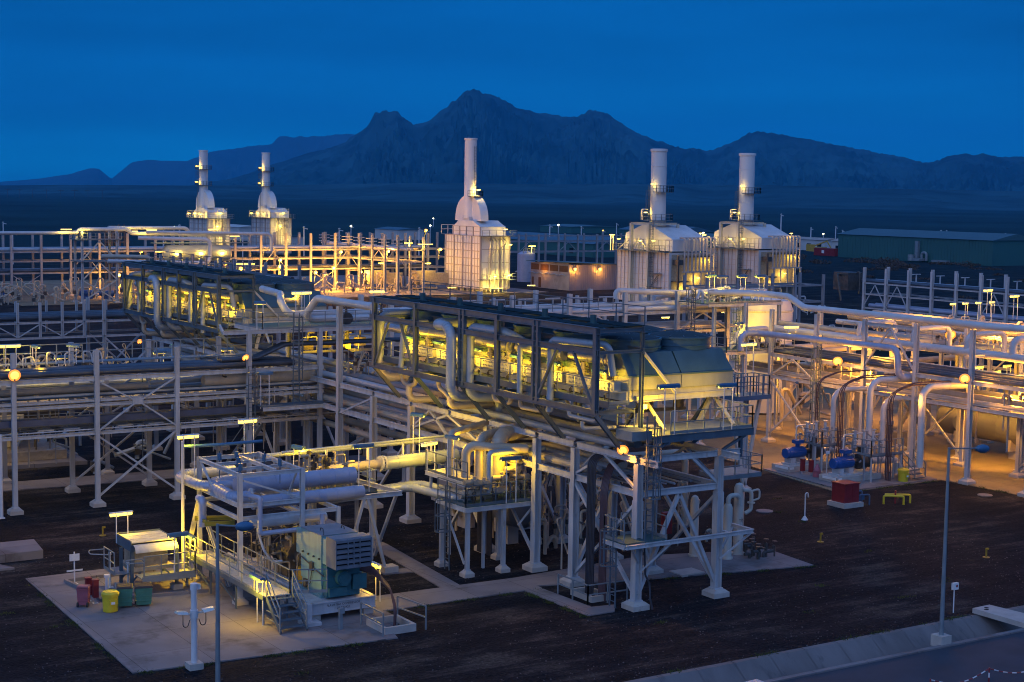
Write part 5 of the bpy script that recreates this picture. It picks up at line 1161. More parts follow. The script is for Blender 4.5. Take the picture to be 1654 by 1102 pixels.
# raised pipe bridge (dark chevron roofs px 800-960)
# ------------------------------------------------------------------ right rack
RY = [64.3, 69.5, 74.7, 79.9, 85.1, 90.3, 95.5]
rr_ = rack('white rack along the right side carrying a thick white pipe on its column tops', 'Y', (85.5, 90.8), RY, lambda s_, r: 10.85, ((7.17,.26),(5.4,.26)),
     bays=((90.3,95.5,.7,5.2,85.5),(79.9,85.1,.7,5.2,90.8),(69.5,74.7,.7,5.2,90.8)), kb=((90.3,95.5,5.5,7.0,85.5),), w=.3)
beam(rr_, (85.5,79.9,10.55), (85.5,85.1,10.55), .16, .2)
brace(rr_, (85.5,80.0,7.4), (85.5,82.5,10.4), .13); brace(rr_, (85.5,85.0,7.4), (85.5,82.5,10.4), .13)
column(rr_, 76.0, 61.0, 7.0, .3, .3)
lamp(rr_, (88.2,87.6,6.75), 2600, SOD, .4); lamp(rr_, (88.2,73.2,6.75), 2300, SOD, .4); lamp(rr_, (103,100,6), 2600, SOD, .4); lamp(rr_, (92.6,79,9.9), 900, SOD, .4); lamp(rr_, (93,90,8.2), 900, SOD, .4); lamp(rr_, (82.6,88,6.2), 480, SOD, .3); lamp(rr_, (83.0,77,5.8), 480, SOD, .3)  # bare lights with no fixture, added to warm the pipes and the yard
pipe([(82.9,100.5,12.0),(85.5,96.5,12.05),(85.5,93.6,12.0),(85.5,91.8,11.25),(85.5,73.5,11.22),(86.6,69,11.25),(95,66,11.3)], .26, 'pipe_white', 'thick white pipe on top of the right rack columns', None, 3.0, 1.6, 16)
pipe([(82.4,95.6,7.6),(82.4,95.6,9.0),(84.3,95.4,8.95),(84.5,80.8,9.05),(84.5,80.6,6.95),(86.8,80.2,6.95)], .25, 'pipe_blue', 'lavender-grey pipe along the right rack front that turns down at its right end', None, 1.0, .6, 16)
pipe([(88,98,9.0),(88,60,8.95)], .31, 'pipe_white', 'thick cream-white pipe behind the right rack columns at mid height', None, 3.2, None, 16)
pipe([(89.5,99,9.3),(89.5,84,9.3)], .26, 'pipe_tan', 'tan pipe lit orange behind the right rack columns at mid height', None, 2.5, None, 14)
for k, y in enumerate((88.2, 82.6, 77.4, 73.3)):
    pipe([(88,y,9.05),(88,y,10.2),(91.5,y-.4,10.3),(91.5,y-.4,8.2)], .2 if k < 3 else .26, 'pipe_white', 'white goose-neck pipe on the right rack cream pipe, %s from the left' % ORD[k], 'goose-neck pipes on the right rack', 1.5, .6, 12)
runs('Y', 60, 100, [(85.9,7.43,.12,'pipe_dark'),(86.4,7.45,.14,'pipe_dark'),(86.9,7.43,.12,'pipe_dark'),(87.5,7.46,.15,'pipe_dark'),(88.3,7.43,.12,'pipe_dark'),(89.2,7.45,.14,'pipe_dark')], 'the near edge of the right rack upper tier', 'dark pipes on the right rack', 10, 0)
runs('Y', 60, 100, [(86.0,5.72,.16,'pipe_tan'),(86.6,5.7,.14,'pipe_white'),(87.4,5.85,.3,'pipe_tan'),(88.5,5.75,.2,'pipe_tan'),(89.6,5.85,.3,'vessel_grey')], 'the near edge of the right rack lower tier', 'pipes on the right rack lower tier', 12, 2)
runs('Y', 60, 99, [(90.0,4.7,.28,'pipe_tan')], 'under the right rack, hung lowest', 'pipes on the right rack lower tier', 12, 2)
pl = thing('access_platform', 'railed platform with valves at the far left end of the right rack', 'platform', (85,97,7.5))
obj('deck', MB().bx(81.2,88.6,95.9,99.4,7.46,7.51), 'teal_deck', pl); obj('edge_beam', MB().H((81.2,95.85,7.38),(88.6,95.85,7.38),.12,.22), 'cream_steel', pl); railing(pl, [(81.2,99.4,7.51),(81.2,95.95,7.51),(88.4,95.95,7.51)], sp=1.1)
obj('deck', MB().bx(82.5,90.5,99.8,104,11.0,11.05), 'teal_deck', pl); railing(pl, [(82.5,99.9,11.05),(90.4,99.9,11.05)], sp=1.1); obj('edge_beam', MB().H((82.4,99.8,10.92),(90.5,99.8,10.92),.12,.22), 'white_steel', pl)
for x, y, z in ((83.25,96.1,11.4),(86.4,100,11),(83.2,100,11),(90.3,100,11),(81.3,99.3,7.4)): column(pl, x, y, z, .35, .26)
for a, b_ in (((83.2,96.3,5.5),(78.9,96.3,.4)),((78.9,96.3,5.3),(83.2,96.3,.6)),((78.9,96.3,7.3),(83.2,96.3,5.6))): brace(pl, a, b_, .16)
column(pl, 78.9, 96.3, 7.4, .35, .26)
pipe([(83.3,96.7,7.5),(83.3,96.7,9.1),(86.5,97,9.15),(86.5,97,8)], .25, 'pipe_white', 'white pipe arch on the platform at the end of the right rack', None, 1.0, .6, 14)
for k, (x, y, z, lab, ll) in enumerate(((83.0,96.4,7.51,'over the white pipe arch',1),(84.4,100.5,11.05,'on the high right deck, left one',1),(86.6,100.6,11.05,'on the high right deck, middle one',1),(88.4,100.3,11.05,'on the high right deck, right one',1),(84.3,101.9,11.05,'at the back of the high right deck',1))):
    tube_lamp((x,y,z), 'tube lamp on twin posts '+lab+', right rack end', (1,.1), 2.2, 1.2, 110)
tube_lamp(gY(1208,610,80), 'lit tube lamp on tall posts right of the near cooler, above a blue cage', (1,0), 2.3, 1.3, 90, glow=True)
q = thing('ladder_cage', 'blue cage and landing on a bracket right of the near cooler end', 'cage', (69.5,80,6.4)); obj('cage', rail_mb([(68.4,79.6,6.6),(71.2,79.6,6.6),(71.2,81.2,6.6),(68.4,81.2,6.6)], 1.3, .6, .03, False, True), 'lamp_blue', q); obj('deck', MB().bx(68.3,71.3,79.5,81.3,6.3,6.6), 'lamp_blue', q)
for a, b_ in (((68.5,80.4,6.2),(69.9,80.4,.2)),((71.1,80.4,6.2),(69.9,80.4,.2))): brace(q, a, b_, .22, 'cream_steel')
column(q, 69.9, 80.4, 6.3, .3, .26)
tube_lamp((84.8,92.4,9.2), 'glowing tube lamp lying over the lavender-grey pipe', (1,-.3), .55, 1.3, 60, glow=True)
flood(gX(1353,583,85.1), (70,70,0), 'sodium floodlight on the right rack, leftmost of the bright ones along its front', 1500, s=1.35)
flood(gX(1558,611,85.1), (68,56,0), 'sodium floodlight on the right rack front column above the paved yard', 1300, s=1.35)
flood(gX(1535,540,92), (82,70,0), 'sodium floodlight high behind the right rack over the goose-neck pipes', 2400, s=1.5)
flood((91.2,84.6,7.0), (84,80,0), 'small sodium floodlight under the right rack above the vertical pipes', 1500, s=.7)
flood((91.3,77.2,4.9), (97,83,0), 'small sodium floodlight beside the grey drum under the right rack', 1800, s=.7)
flood((93,71,10.9), (80,62,0), 'sodium floodlight at the right edge of the picture behind the right rack', 2400, s=1.0)
flood((80.2,86.6,6.1), (80,90,0), 'pair of small sodium lamps beside the cable risers of the pumps', 900, s=.55)
flood((90.9,97.5,6.8), (84,104,0), 'sodium floodlight under the platform end of the right rack', 2200, s=.8)
# yard beneath the right rack: drum, piping, piers
def hdrum(label, p, q_, r, m, legs=2, loc=None, man=True):
    t = thing('pressure_vessel', label, 'vessel', (p[0],p[1],0)); P, Q = V(p), V(q_); d = (Q-P).normalized(); L = (Q-P).length
    b = MB(); b.lathe([(.02,-r*.5),(r*.45,-r*.44),(r*.8,-r*.25),(r,0),(r,L*.33),(r*1.015,L*.33+.01),(r*1.015,L*.33+.06),(r,L*.33+.07),(r,L*.66),(r*1.015,L*.66+.01),(r*1.015,L*.66+.06),(r,L*.66+.07),(r,L),(r*.8,L+r*.25),(r*.45,L+r*.44),(.02,L+r*.5)], P, d, 26); obj('shell', b, m, t)
    for k in range(legs):
        c = P+d*L*(.2+.6*k/max(1,legs-1)); s_ = MB(); a = V((-d.y,d.x,0)); s_.prof(c-a*r*.8-V((0,0,r*1.0)), c+a*r*.8-V((0,0,r*1.0)), [(-.2,-.35*r),(.2,-.35*r),(.2,.35*r),(-.2,.35*r)]); 
        if c.z-r > .3: s_.prof(c-V((0,0,c.z)), c-V((0,0,r)), [(-.35,-.5),(.35,-.5),(.35,.5),(-.35,.5)])
        obj('saddle', s_, 'concrete_pier', t)
    if man:
        b = MB(); side = V((-d.y,d.x,0)); side = side if side.x < 0 else -side; c = P+d*L*.7; b.cyl(c+side*r*.9, c+side*(r+.35), .42, 18); b.cyl(c+side*(r+.35), c+side*(r+.5), .55, 18); obj('manway', b, m, t)
    return t
hdrum('dark grey drum with a round manway in orange light under the right rack', (97,78.2,2.4), (97,87,2.4), 1.25, 'vessel_grey')
hdrum('grey horizontal drum at the right edge behind the right rack posts', (97.5,66.0,3.0), (97.5,75,3.0), 1.2, 'vessel_grey')
def pier(x, y, h, lab, w=.5): return solo('concrete_pier', MB().bx(x-w/2,x+w/2,y-w/2,y+w/2,0,h).bx(x-w*.9,x+w*.9,y-w*.9,y+w*.9,0,.35), 'concrete_pier', lab, 'pier', 'piers in the orange-lit yard')
for k, (x, y, h) in enumerate(((96,96,6.5),(100,92,5.5),(101.5,98,6),(95,104,6),(103,86,5),(99,108,6),(94,112,6),(105,104,6),(90,116,6),(85,112,6))): pier(x, y, h, 'pale pier in the orange-lit yard behind the right rack')
for k, (y, z, r) in enumerate(((93,6.2,.25),(97,5.5,.3),(101,6.5,.22),(89,5.2,.28),(106,6.2,.3))):
    pipe([(91,y,z),(106,y+1,z),(106,y+1,.5)], r, 'pipe_tan', 'tan pipe crossing the orange-lit yard behind the right rack, %s from the front' % ORD[k], 'pipes in the orange-lit yard', 2, .9, 10)
r2 = rack('second white rack behind the right rack with lamps on a small deck', 'Y', (101.5, 106.5), [66,71.2,76.4,81.6,86.8,92], 9.6, ((8.1,.24),(5.6,.24)), kb=((81.6,86.8,5.7,7.9,101.5),(71.2,76.4,5.7,7.9,101.5)), w=.3)
runs('Y', 60, 96, [(102.1,8.4,.2,'pipe_white'),(103,8.45,.24,'pipe_white'),(104,8.42,.2,'pipe_dark'),(105.2,8.42,.2,'pipe_grey')], 'the near edge of the second rack on the right', 'pipes on the second right rack', 10, 3)
dk2 = thing('access_platform', 'small dark railed deck with four lamps behind the right rack', 'platform', (111,84,10)); obj('deck', MB().bx(107.5,113,78,86,9.9,9.96), 'dark_steel', dk2); railing(dk2, [(107.5,86,9.96),(107.5,78,9.96)], sp=1.3)
for x, y in ((107.8,78.5),(107.8,85.5),(112.6,78.5),(112.6,85.5)): column(dk2, x, y, 9.9, .3, .3)
for k, (px, py) in enumerate(((1539,489),(1559,488),(1580,487),(1602,486))):
    g = gX(px, py+11, 118+2*k); tube_lamp((g.x,g.y,g.z-.6), 'small glowing tube lamp in the row behind the right rack, %s from the left' % ORD[k], (1,.2), 1.2, .9, 70, glow=True)
    post(g.x, g.y, g.z-.55, 'slim post under the %s lamp of the row behind the right rack' % ORD[k], r=.06)
for k, (px, py) in enumerate(((1595,478),(1638,480))):
    g = gX(px, py+18, 109); tube_lamp((109,g.y,9.96 if k < 1 else g.z-1), 'tube lamp on tall posts on the dark deck behind the right rack, %s one' % ('left','right')[k], (1,.2), 2.1, 1.4, 80, glow=True)
for k, (px, py) in enumerate(((1582,592),(1627,590),(1610,600))):
    g = gX(px, py, 93.5); tube_lamp((93.5,g.y,g.z-1), 'tube lamp low behind the right rack, %s of three near the right edge' % ORD[k], (1,.2), 1.0, 1.0, 80, glow=True)

# ------------------------------------------------------------------ pumps
def pump(y, lab):
    t = thing('pump', lab, 'pump', (78.6,y,0), 'blue-motored pumps')
    q = MB(); q.cyl((77.3,y,1.35),(77.55,y,1.35), .36, 22); q.lathe([(.30,0),(.39,.03),(.40,.4),(.40,1.55),(.34,1.62)], (77.5,y,1.35), (1,0,0), 22)
    for k in range(10): a = math.pi*(k+.5)/10; c = V((0,math.cos(a),math.sin(a)))*.41; q.bar((77.9,y+c.y,1.35+c.z), (78.95,y+c.y,1.35+c.z), .03, .03)
    q.cyl((78.5,y,1.7),(78.5,y,2.15), .16, 12); q.bx(78.2,78.85,y-.28,y+.28,2.0,2.25); obj('motor', q, 'blue_paint', t)
    q = MB(); q.cyl((79.1,y,1.35),(79.7,y,1.35), .2, 14); q.cyl((79.7,y,1.3),(80.3,y,1.3), .55, 20); q.cyl((80.3,y,1.3),(80.7,y,1.3), .38, 16); q.flange((80.7,y,1.3),(1,0,0),.48,.1,18); q.cyl((80,y,1.8),(80,y,2.4),.24,14); q.flange((80,y,2.35),(0,0,1),.36); obj('casing', q, 'machine_dark', t)
    obj('skid', MB().bx(77.4,80.6,y-.5,y+.5,.5,.62).bx(77.6,78.1,y-.35,y+.35,.6,.98).bx(78.6,79,y-.35,y+.35,.6,.98), 'white_steel', t)
    obj('plinth', MB().bx(76.9,81.2,y-.9,y+.9,.1,.5), 'concrete_pier', t)
    obj('name_plate', MB().bx(77.0,77.35,y-.95,y-.905,.3,.45).bx(76.85,76.9,y-.8,y+.5,.3,.46), 'sign_white', t); return t
pump(84.5, 'blue-motored pump on the pump pad, farther one on the left'); pump(79.6, 'blue-motored pump on the pump pad, nearer one on the right')
for k, y in enumerate((84.2, 79.3)):
    w_ = ('farther','nearer')[k]
    t = thing('access_platform', 'dark step platform with pipes over the %s blue-motored pump' % w_, 'platform', (80,y,0))
    obj('deck', MB().bx(79.2,82.3,y-1.5,y-.7,1.9,1.96), 'dark_steel', t)
    q = MB()
    for x in (79.3,82.2):
        for yy in (y-1.45,y-.75): q.bar((x,yy,.1),(x,yy,1.9), .09)
    obj('leg', q, 'white_steel', t); railing(t, [(79.2,y+1.2,1.96),(79.2,y-1.5,1.96),(82.3,y-1.5,1.96)], sp=.8, r=.03); obj('arch_rail', MB().tube([(78.9,y+.9,.1),(78.9,y+.9,3.2),(80.9,y+.9,3.2)], .05, 8, .2), 'white_rail', t)
    q = MB(); rr = random.Random(k+20)
    for j in range(16): x, yy = rr.uniform(79,82.4), rr.uniform(y-1.3,y+1.3); h = rr.uniform(1.4,3.3); q.tube([(x,yy,.1),(x,yy,h),(x+rr.uniform(-.8,.8),yy,h),(x+rr.uniform(-.8,.8),yy,h-.6)], rr.choice((.03,.04,.06)), 7, .1); q.cb((x,yy,h), (.14,.14,.2))
    obj('small_piping', q, 'grey_steel', t)
    q = MB()
    for j in range(3): q.cyl((79.5+j*.9,y+.4,2.3),(79.5+j*.9,y+.4,3.4), .12, 10); q.flange((79.5+j*.9,y+.4,2.8),(0,0,1),.22); q.lathe([(.02,0),(.2,.02),(.2,.05)], (79.5+j*.9,y+.4,3.45), (0,0,1), 10)
    obj('valve', q, 'white_steel', t)
    pipe([(80.7,y+.2,1.3),(83.2,y-.1,1.25),(83.2,y-.1,.5)], .24, 'pipe_white', 'white suction pipe at the right of the %s blue-motored pump' % w_, None, 1.2, .4, 14)
    pipe([(82.6,y-.9,.4),(82.6,y-.9,1.2)], .3, 'pipe_white', 'white flanged stub at the right of the %s pump' % w_, None, 0, None, 14)
for k, (px, py, zt_, X_) in enumerate(((1345,690,5.7,82.2),(1403,712,6.75,82.6),(1425,708,5.3,84.0),(1486,735,6.75,83.2))):
    g = gX(px, py, X_)
    pipe([(X_,g.y,1.0),(X_,g.y,zt_),(X_+3.6,g.y-.6,zt_),(X_+4.4,g.y-.6,zt_-.05)], (.19,.235,.2,.25)[k], 'pipe_white', 'tall white pipe bending from the pumps into the rack, %s from the left' % ORD[k], 'tall white pump pipes', 1.9, .9, 16, gore=False)
for k, (px, y_) in enumerate(((1317,84.6),(1353,82.3),(1358,81.6),(1433,77.3),(1438,76.8))):
    g = gX(px, 690, 80.6); q = MB()
    for j in range(2): q.tube([(80.6,g.y-.16*j,.2),(80.6,g.y-.16*j,6.5-.2*(k % 2)),(82.4,g.y-.3-.16*j,7.05-.2*(k % 2)),(85.5,g.y-.8-.16*j,7.1-.2*(k % 2))], .042, 6, 1.0)
    for j in range(5): q.bx(80.54,80.66,g.y-.2,g.y+.04,.8+j*1.1,.84+j*1.1)
    solo('cable_riser', q, 'cable_red', 'dark cable riser with cleats rising by the pumps, %s from the left' % ORD[k], 'cable riser', 'cable risers at the pumps')
t = thing('stairs', 'small grey stair landing beside the yellow drum on the pump pad', 'stairs', (83.2,77.6,0))
q = MB()
for k in range(4): q.bx(82.6,83.7,76.9+k*.28,77.15+k*.28,.25+k*.22,.29+k*.22)
obj('steps', q, 'dark_steel', t); obj('railing', rail_mb([(82.6,76.9,.3),(82.6,78.1,1.1)], 1.0, .7, .03, False), 'rail_steel', t); obj('railing', rail_mb([(83.7,76.9,.3),(83.7,78.1,1.1)], 1.0, .7, .03, False), 'rail_steel', t)
t = thing('sign_post', 'small white sign post between the two pumps', 'sign', (78.1,81.0,0)); obj('post', MB().cyl((78.1,81,.1),(78.1,81,1.9),.04,8), 'white_rail', t); obj('panel', MB().bx(77.95,78.3,80.94,80.98,1.75,1.98), 'sign_white', t)
# heat exchangers behind the front rack legs (px 1060-1220, 760-930)
t = thing('exchanger_skid', 'white vertical vessels and looped pipes behind the front right rack leg', 'exchanger', (57,66,0))
for x, y, h, r in ((55.6,65.2,3.1,.26),(56.9,65.8,4.0,.29),(54.4,66.6,3.4,.24)): 
    q = MB(); q.lathe([(r*1.3,.05),(r*1.3,.15),(r,.16),(r,h-.2),(r*.7,h),(.02,h+.08)], (x,y,0), (0,0,1), 18); obj('vessel_shell', q, 'cream_steel', t)
text('TEST', (56.9,65.495,1.95), .2, t); text('SEPARATOR', (56.9,65.495,1.7), .075, t)
q = MB(); q.tube([(55.6,65.2,3.0),(55.6,65.2,3.55),(56.4,65.2,3.55),(56.4,65.2,2.9)], .13, 10, .3); q.tube([(56.9,65.5,3.7),(57.35,65.3,3.7),(57.35,65.3,2.6),(57.0,65.4,2.4)], .11, 10, .25); q.flange((57.35,65.3,3.0),(0,0,1),.22); q.tube([(57.35,65.3,3.65),(57.85,65.2,3.75),(57.85,65.2,3.2),(57.4,65.3,3.1)], .055, 8, .15); obj('piping', q, 'cream_steel', t)
q = MB(); q.bx(56.6,59.6,65.2,68,5.0,5.25) if False else q.bx(57.0,60.0,67.5,69.5,3.9,4.15); obj('landing', q, 'rail_steel', t); obj('railing', rail_mb([(57,67.5,4.15),(60,67.5,4.15),(60,69.5,4.15)], 1.0, 1, .025, False), 'rail_steel', t)
q = MB(); rr = random.Random(8)
for j in range(14): x, yy = rr.uniform(56.6,58.3), rr.uniform(64.2,66); h = rr.uniform(.3,.9); q.tube([(x,yy,.05),(x,yy,h),(x+rr.uniform(-.8,.8),yy,h)], rr.choice((.05,.09)), 8, .15); q.lathe([(.02,0),(.15,.02),(.15,.05)], (x,yy,h+.2), (0,0,1), 8)
obj('small_piping', q, 'machine_dark', t)
hdrum('big grey drum with lit end standing under the main rack behind the front legs', (47.3,73,2.2), (47.3,81,2.2), 1.1, 'vessel_grey', man=False)
q = thing('extinguisher_box', 'red extinguisher box under the front bay of the main rack', 'fire box', (54.2,68.9,0)); obj('box', MB().bx(54.0,54.5,68.7,69.1,.9,2.1), 'red_paint', q); obj('post', MB().bx(54.2,54.3,68.85,68.95,0,.9), 'white_steel', q)
for k, (x, y) in enumerate(((55,75),(58,72),(53,80),(60,84),(56,90),(62,93))): 
    pipe([(x,y,.1),(x,y,4.8),(x-4,y+.4,4.8)], .2, 'pipe_tan', 'tan standpipe under the near cooler, %s from the front' % ORD[k], 'standpipes under the near cooler', 1.5, .7, 12)

ladder('short dark caged ladder on the left rack column just left of centre', 40.2, 95.05, 4.2, 8.4, 'x', side=-1)
t = thing('access_platform', 'dark walkway deck with a blue edge between the left rack and the main rack', 'platform', (43,95,5.5)); obj('deck', MB().bx(40.6,45.2,94.2,95.3,5.75,5.82), 'dark_steel', t); obj('edge_beam', MB().H((40.6,94.15,5.62),(45.2,94.15,5.62),.1,.24), 'white_steel', t)
t = thing('stairs', 'grey staircase seen between the columns where the two racks cross', 'stairs', (44,104,0)); q = MB()
for k in range(16): q.bx(42.6+.25*k,42.9+.25*k,104,105.2,.3+.32*k,.35+.32*k)
obj('steps', q, 'rail_steel', t); q = MB()
for y in (103.95,105.25): q.bar((42.5,y,.1),(46.7,y,5.5),.08,.25); q.bar((42.5,y,1.1),(46.7,y,6.5),.05)
obj('railing', q, 'rail_steel', t)
runs('X', 14, 44, [(96.9,5.1,.09,'pipe_grey'),(97.8,5.05,.12,'pipe_tan'),(98.7,5.05,.10,'pipe_grey'),(99.6,5.1,.14,'pipe_tan'),(100.3,5.05,.08,'pipe_grey')], 'the near edge, lowest tier of the left rack', 'pipes on the left rack lowest tier', 8, 2.5)

# ------------------------------------------------------------------ more of the pipework between the racks
runs('X', 18, 44.4, [(106.5,5.2,.22,'pipe_tan'),(107.6,6.3,.18,'pipe_grey'),(108.8,4.4,.2,'vessel_grey'),(110.2,5.6,.28,'pipe_grey'),(112,6.8,.2,'pipe_tan'),(113.4,4.6,.16,'pipe_dark')], 'the near edge, hung behind the left rack', 'pipes hung behind the left rack', 10, 2)
rb = rack('low white rack behind the left rack carrying grey and tan pipes', 'X', (105.8, 114.2), [20,27,34,40.5], 7.4, ((6.0,.22),(4.1,.22)), kb=((34,40.5,4.2,5.9,105.8),), w=.26, m='grey_steel')
for k, (x, y, z) in enumerate(((30.5,104.6,7.6),(37.5,105.0,7.6),(42.5,105.0,7.6),(24,104.8,6.4))):
    tube_lamp((x,y,z), 'tube lamp over the pipes hung behind the left rack, %s from the left' % ('second','third','rightmost','leftmost')[k], (1,.2), .9, 1.0, 170)
clutter_specs = []
def cl2(x0, x1, y0, y1, z, n, lab, seed, m='machine_tan', hm=1.6):
    rr = random.Random(seed); t = thing('valve_cluster', lab, 'valves', ((x0+x1)/2,(y0+y1)/2,z)); b = MB(); c = MB()
    for k in range(n):
        x, y, h = rr.uniform(x0,x1), rr.uniform(y0,y1), rr.uniform(.4,hm); b.tube([(x,y,z),(x,y,z+h),(x+rr.uniform(-.9,.9),y+rr.uniform(-.3,.3),z+h),(x+rr.uniform(-.9,.9),y,z+h*.3)], rr.choice((.035,.05,.08,.11)), 7, .15)
        if k % 2: c.cb((x,y,z+h*.5), (.22,.22,.28)); c.lathe([(.02,0),(.17,.02),(.17,.05)], (x,y-.1,z+h*.8), (.2,-.5,1), 8)
    obj('piping', b, m, t); obj('valve_set', c, 'machine_dark', t); return t
cl2(26,38,106,112,6.9,26,'tan valves and small pipes on top of the low rack behind the left rack',41)
cl2(38,44,96,100,6.6,14,'small pipes and valves in the left rack beside the main rack',42)
cl2(46,50,88,95,7.9,16,'small pipes and valves on the main rack between the two coolers',43)
cl2(46,50.5,62,70,4.2,16,'small pipes hanging in the front bays of the main rack',44,'pipe_tan',1.1)
cl2(51,58,68,84,0.05,30,'tangle of tan pipes and valves at the foot of the main rack',45,'pipe_tan',3.6)
cl2(46,49.5,66,82,0.05,16,'tangle of pipes standing under the main rack',46,'pipe_tan',3.2)
cl2(92.5,99,70,94,8.7,36,'tan valves and pipes in sodium light on the deck behind the right rack',47,'pipe_tan',2.0)
cl2(86,90.5,62,96,5.9,24,'small pipes in orange light on the lower tier of the right rack',48,'pipe_tan',1.2)
cl2(107.5,113,78,86,9.96,18,'small valves on the dark deck behind the right rack',49,'pipe_white',1.3)
cl2(83,90,100,104,11.05,20,'valves and small pipes on the high right deck',50,'pipe_white',1.1)
cl2(81.5,88,96.2,99,7.5,18,'valves and small pipes on the platform at the end of the right rack',51,'pipe_white',1.4)
dk3 = thing('access_platform', 'railed valve deck in sodium light behind the right rack', 'platform', (95.8,82,8.6)); obj('deck', MB().bx(92.4,99.2,69.5,94.5,8.58,8.64), 'rail_steel', dk3); railing(dk3, [(92.4,94.5,8.64),(92.4,69.5,8.64)], sp=1.4); obj('edge_beam', MB().H((92.35,69.5,8.45),(92.35,94.5,8.45),.12,.24), 'white_steel', dk3)
for y in (70,76,82,88,94):
    for x in (92.7,99): column(dk3, x, y, 8.5, .3, .28)
for k, (z, r, x0) in enumerate(((9.6,.22,93.2),(10.0,.28,94.6),(9.7,.2,96),(10.2,.24,97.4))):
    pipe([(x0,66,z),(x0,96,z)], r, ('pipe_white','pipe_tan','pipe_clad','pipe_tan')[k], ('white','cream','silver','tan')[k]+' pipe running over the valve deck behind the right rack', 'pipes over the valve deck', 2.5, None, 12)
for k, y in enumerate((92,86.5,81,75.5,70)): beam(rr_, (85.6,y,8.9), (92.3,y,8.9), .14, .2)
lamp(dk3, (96,90,11.2), 800, SOD, .4); lamp(dk3, (96,80,11.2), 800, SOD, .4); lamp(dk3, (96,73,11.2), 800, SOD, .4)
t = thing('column_vessel', 'stout yellow-lit vertical vessel behind the high right deck', 'vessel', (97,110,0)); q = MB(); q.lathe([(3.0,.2),(3.0,9.6),(2.7,10.4),(1.5,11.0),(.02,11.2)], (97,110,0), (0,0,1), 28); obj('shell', q, 'clad_white', t); q = MB()
for z in (2.4,4.8,7.2,9.4): q.lathe([(3.02,z),(3.07,z+.02),(3.07,z+.16),(3.02,z+.18)], (97,110,0), (0,0,1), 28, False)
obj('ring', q, 'cream_steel', t); obj('ladder', ladder_mb(93.7,109.2,3,11.3,'y',cage=True,r=.05), 'dark_steel', t)
lamp(t, (92.8,107.4,7.4), 420, FLU, .3); lamp(t, (93.2,105.6,10.2), 320, FLU, .3)

# thin lines and conduits that thicken the racks
def thin(axis, a0, a1, cs, where, grp, seed):
    rr = random.Random(seed); it = []
    for c, z in cs: it.append((c+rr.uniform(-.06,.06), z+rr.uniform(-.04,.08), rr.choice((.035,.045,.06,.075)), rr.choice(('pipe_grey','pipe_tan','pipe_dark','pipe_white','vessel_grey'))))
    runs(axis, a0, a1, it, where, grp, 6, 0)
thin('X', 14, 52, [(95.8+.55*k, 6.92) for k in range(8)], 'the near edge, thin lines mid left rack', 'thin lines on the left rack', 61)
thin('X', 14, 52, [(95.8+.6*k, 4.86) for k in range(8)], 'the near edge of the left rack, thin lines low down', 'thin lines low on the left rack', 62)
thin('X', 14, 60, [(106.2+.9*k, 6.2+.15*(k % 2)) for k in range(8)], 'the near edge, thin lines behind the left rack', 'thin lines behind the left rack', 63)
thin('Y', 60, 100, [(85.9+.55*k, 7.42) for k in range(9)], 'the near edge, thin lines on the right rack upper tier', 'thin lines on the right rack', 64)
thin('Y', 60, 100, [(85.9+.55*k, 5.6) for k in range(9)], 'the near edge, thin lines on the right rack lower tier', 'thin lines low on the right rack', 65)
thin('X', 52, 90, [(104.4+.55*k, 10.3) for k in range(8)], 'the near edge, thin lines behind the near cooler', 'thin lines behind the near cooler', 66)
thin('X', 52, 90, [(104.4+.6*k, 8.6) for k in range(7)], 'the near edge, thin second-tier lines behind the near cooler', 'thin second-tier lines behind the near cooler', 67)
thin('Y', 60, 131, [(45.5+.55*k, 5.78) for k in range(8)], 'the left, thin lines on the main rack lower tier', 'thin lines on the main rack', 68)
for k, x in enumerate((16.5,18.4,21.7,23.2,26.6,28.2,31.6,33.6,36.6,38.6,41.8,43.6)):
    rr = random.Random(k+90); q = MB()
    for j in range(3): y = rr.uniform(96,100.4); z = rr.uniform(2.0,4.4); q.tube([(x+.3*j,y,z),(x+.3*j,y,6.9),(x+.3*j,y+.8,6.9)], rr.choice((.035,.05,.07)), 6, .2)
    q.bx(x-.1,x+.9,95.9,100.5,4.9,4.98); solo('drop_line', q, 'grey_steel' if k % 2 else 'pipe_tan', 'small drop lines hanging inside the left rack, %s group from the left' % (ORD[k]), 'pipe', 'drop lines in the left rack')
for k, y in enumerate((62.5,67,71.5,77.4,82.4,87.8,92.6)):
    rr = random.Random(k+130); q = MB()
    for j in range(4): x = rr.uniform(85.8,90.6); z = rr.uniform(1.2,4.2); q.tube([(x,y+.3*j,z),(x,y+.3*j,7.4),(x+.7,y+.3*j,7.4)], rr.choice((.035,.05,.07)), 6, .2)
    solo('drop_line', q, 'pipe_tan' if k % 2 else 'grey_steel', 'small drop lines hanging inside the right rack, %s group from the right' % ORD[k], 'pipe', 'drop lines in the right rack')
ladder('dark caged ladder on the right rack beside its second front column', 85.2, 89.6, .2, 8.4, 'y', side=-1)
ladder('dark caged ladder beside the second compressor behind the left rack', 36.4, 104.8, .1, 8.0, 'x', side=-1)
ladder('dark caged ladder up to the high right deck', 82.2, 101.5, 7.5, 12.2, 'y', side=-1)
for k, (x0, x1, y, z) in enumerate(((14,29.8,96.2,4.9),(35.6,44,100.2,6.95),(55,76,104.3,10.45))):
    rl = thing('railing', 'thin grey handrail along a rack tier, '+('left end of the left rack','right end of the left rack','behind the near cooler roof')[k], 'railing', (x0,y,z)); obj('railing', rail_mb([(x0,y,z),(x1,y,z)], 1.0, 1.5, .022, False), 'rail_steel', rl)

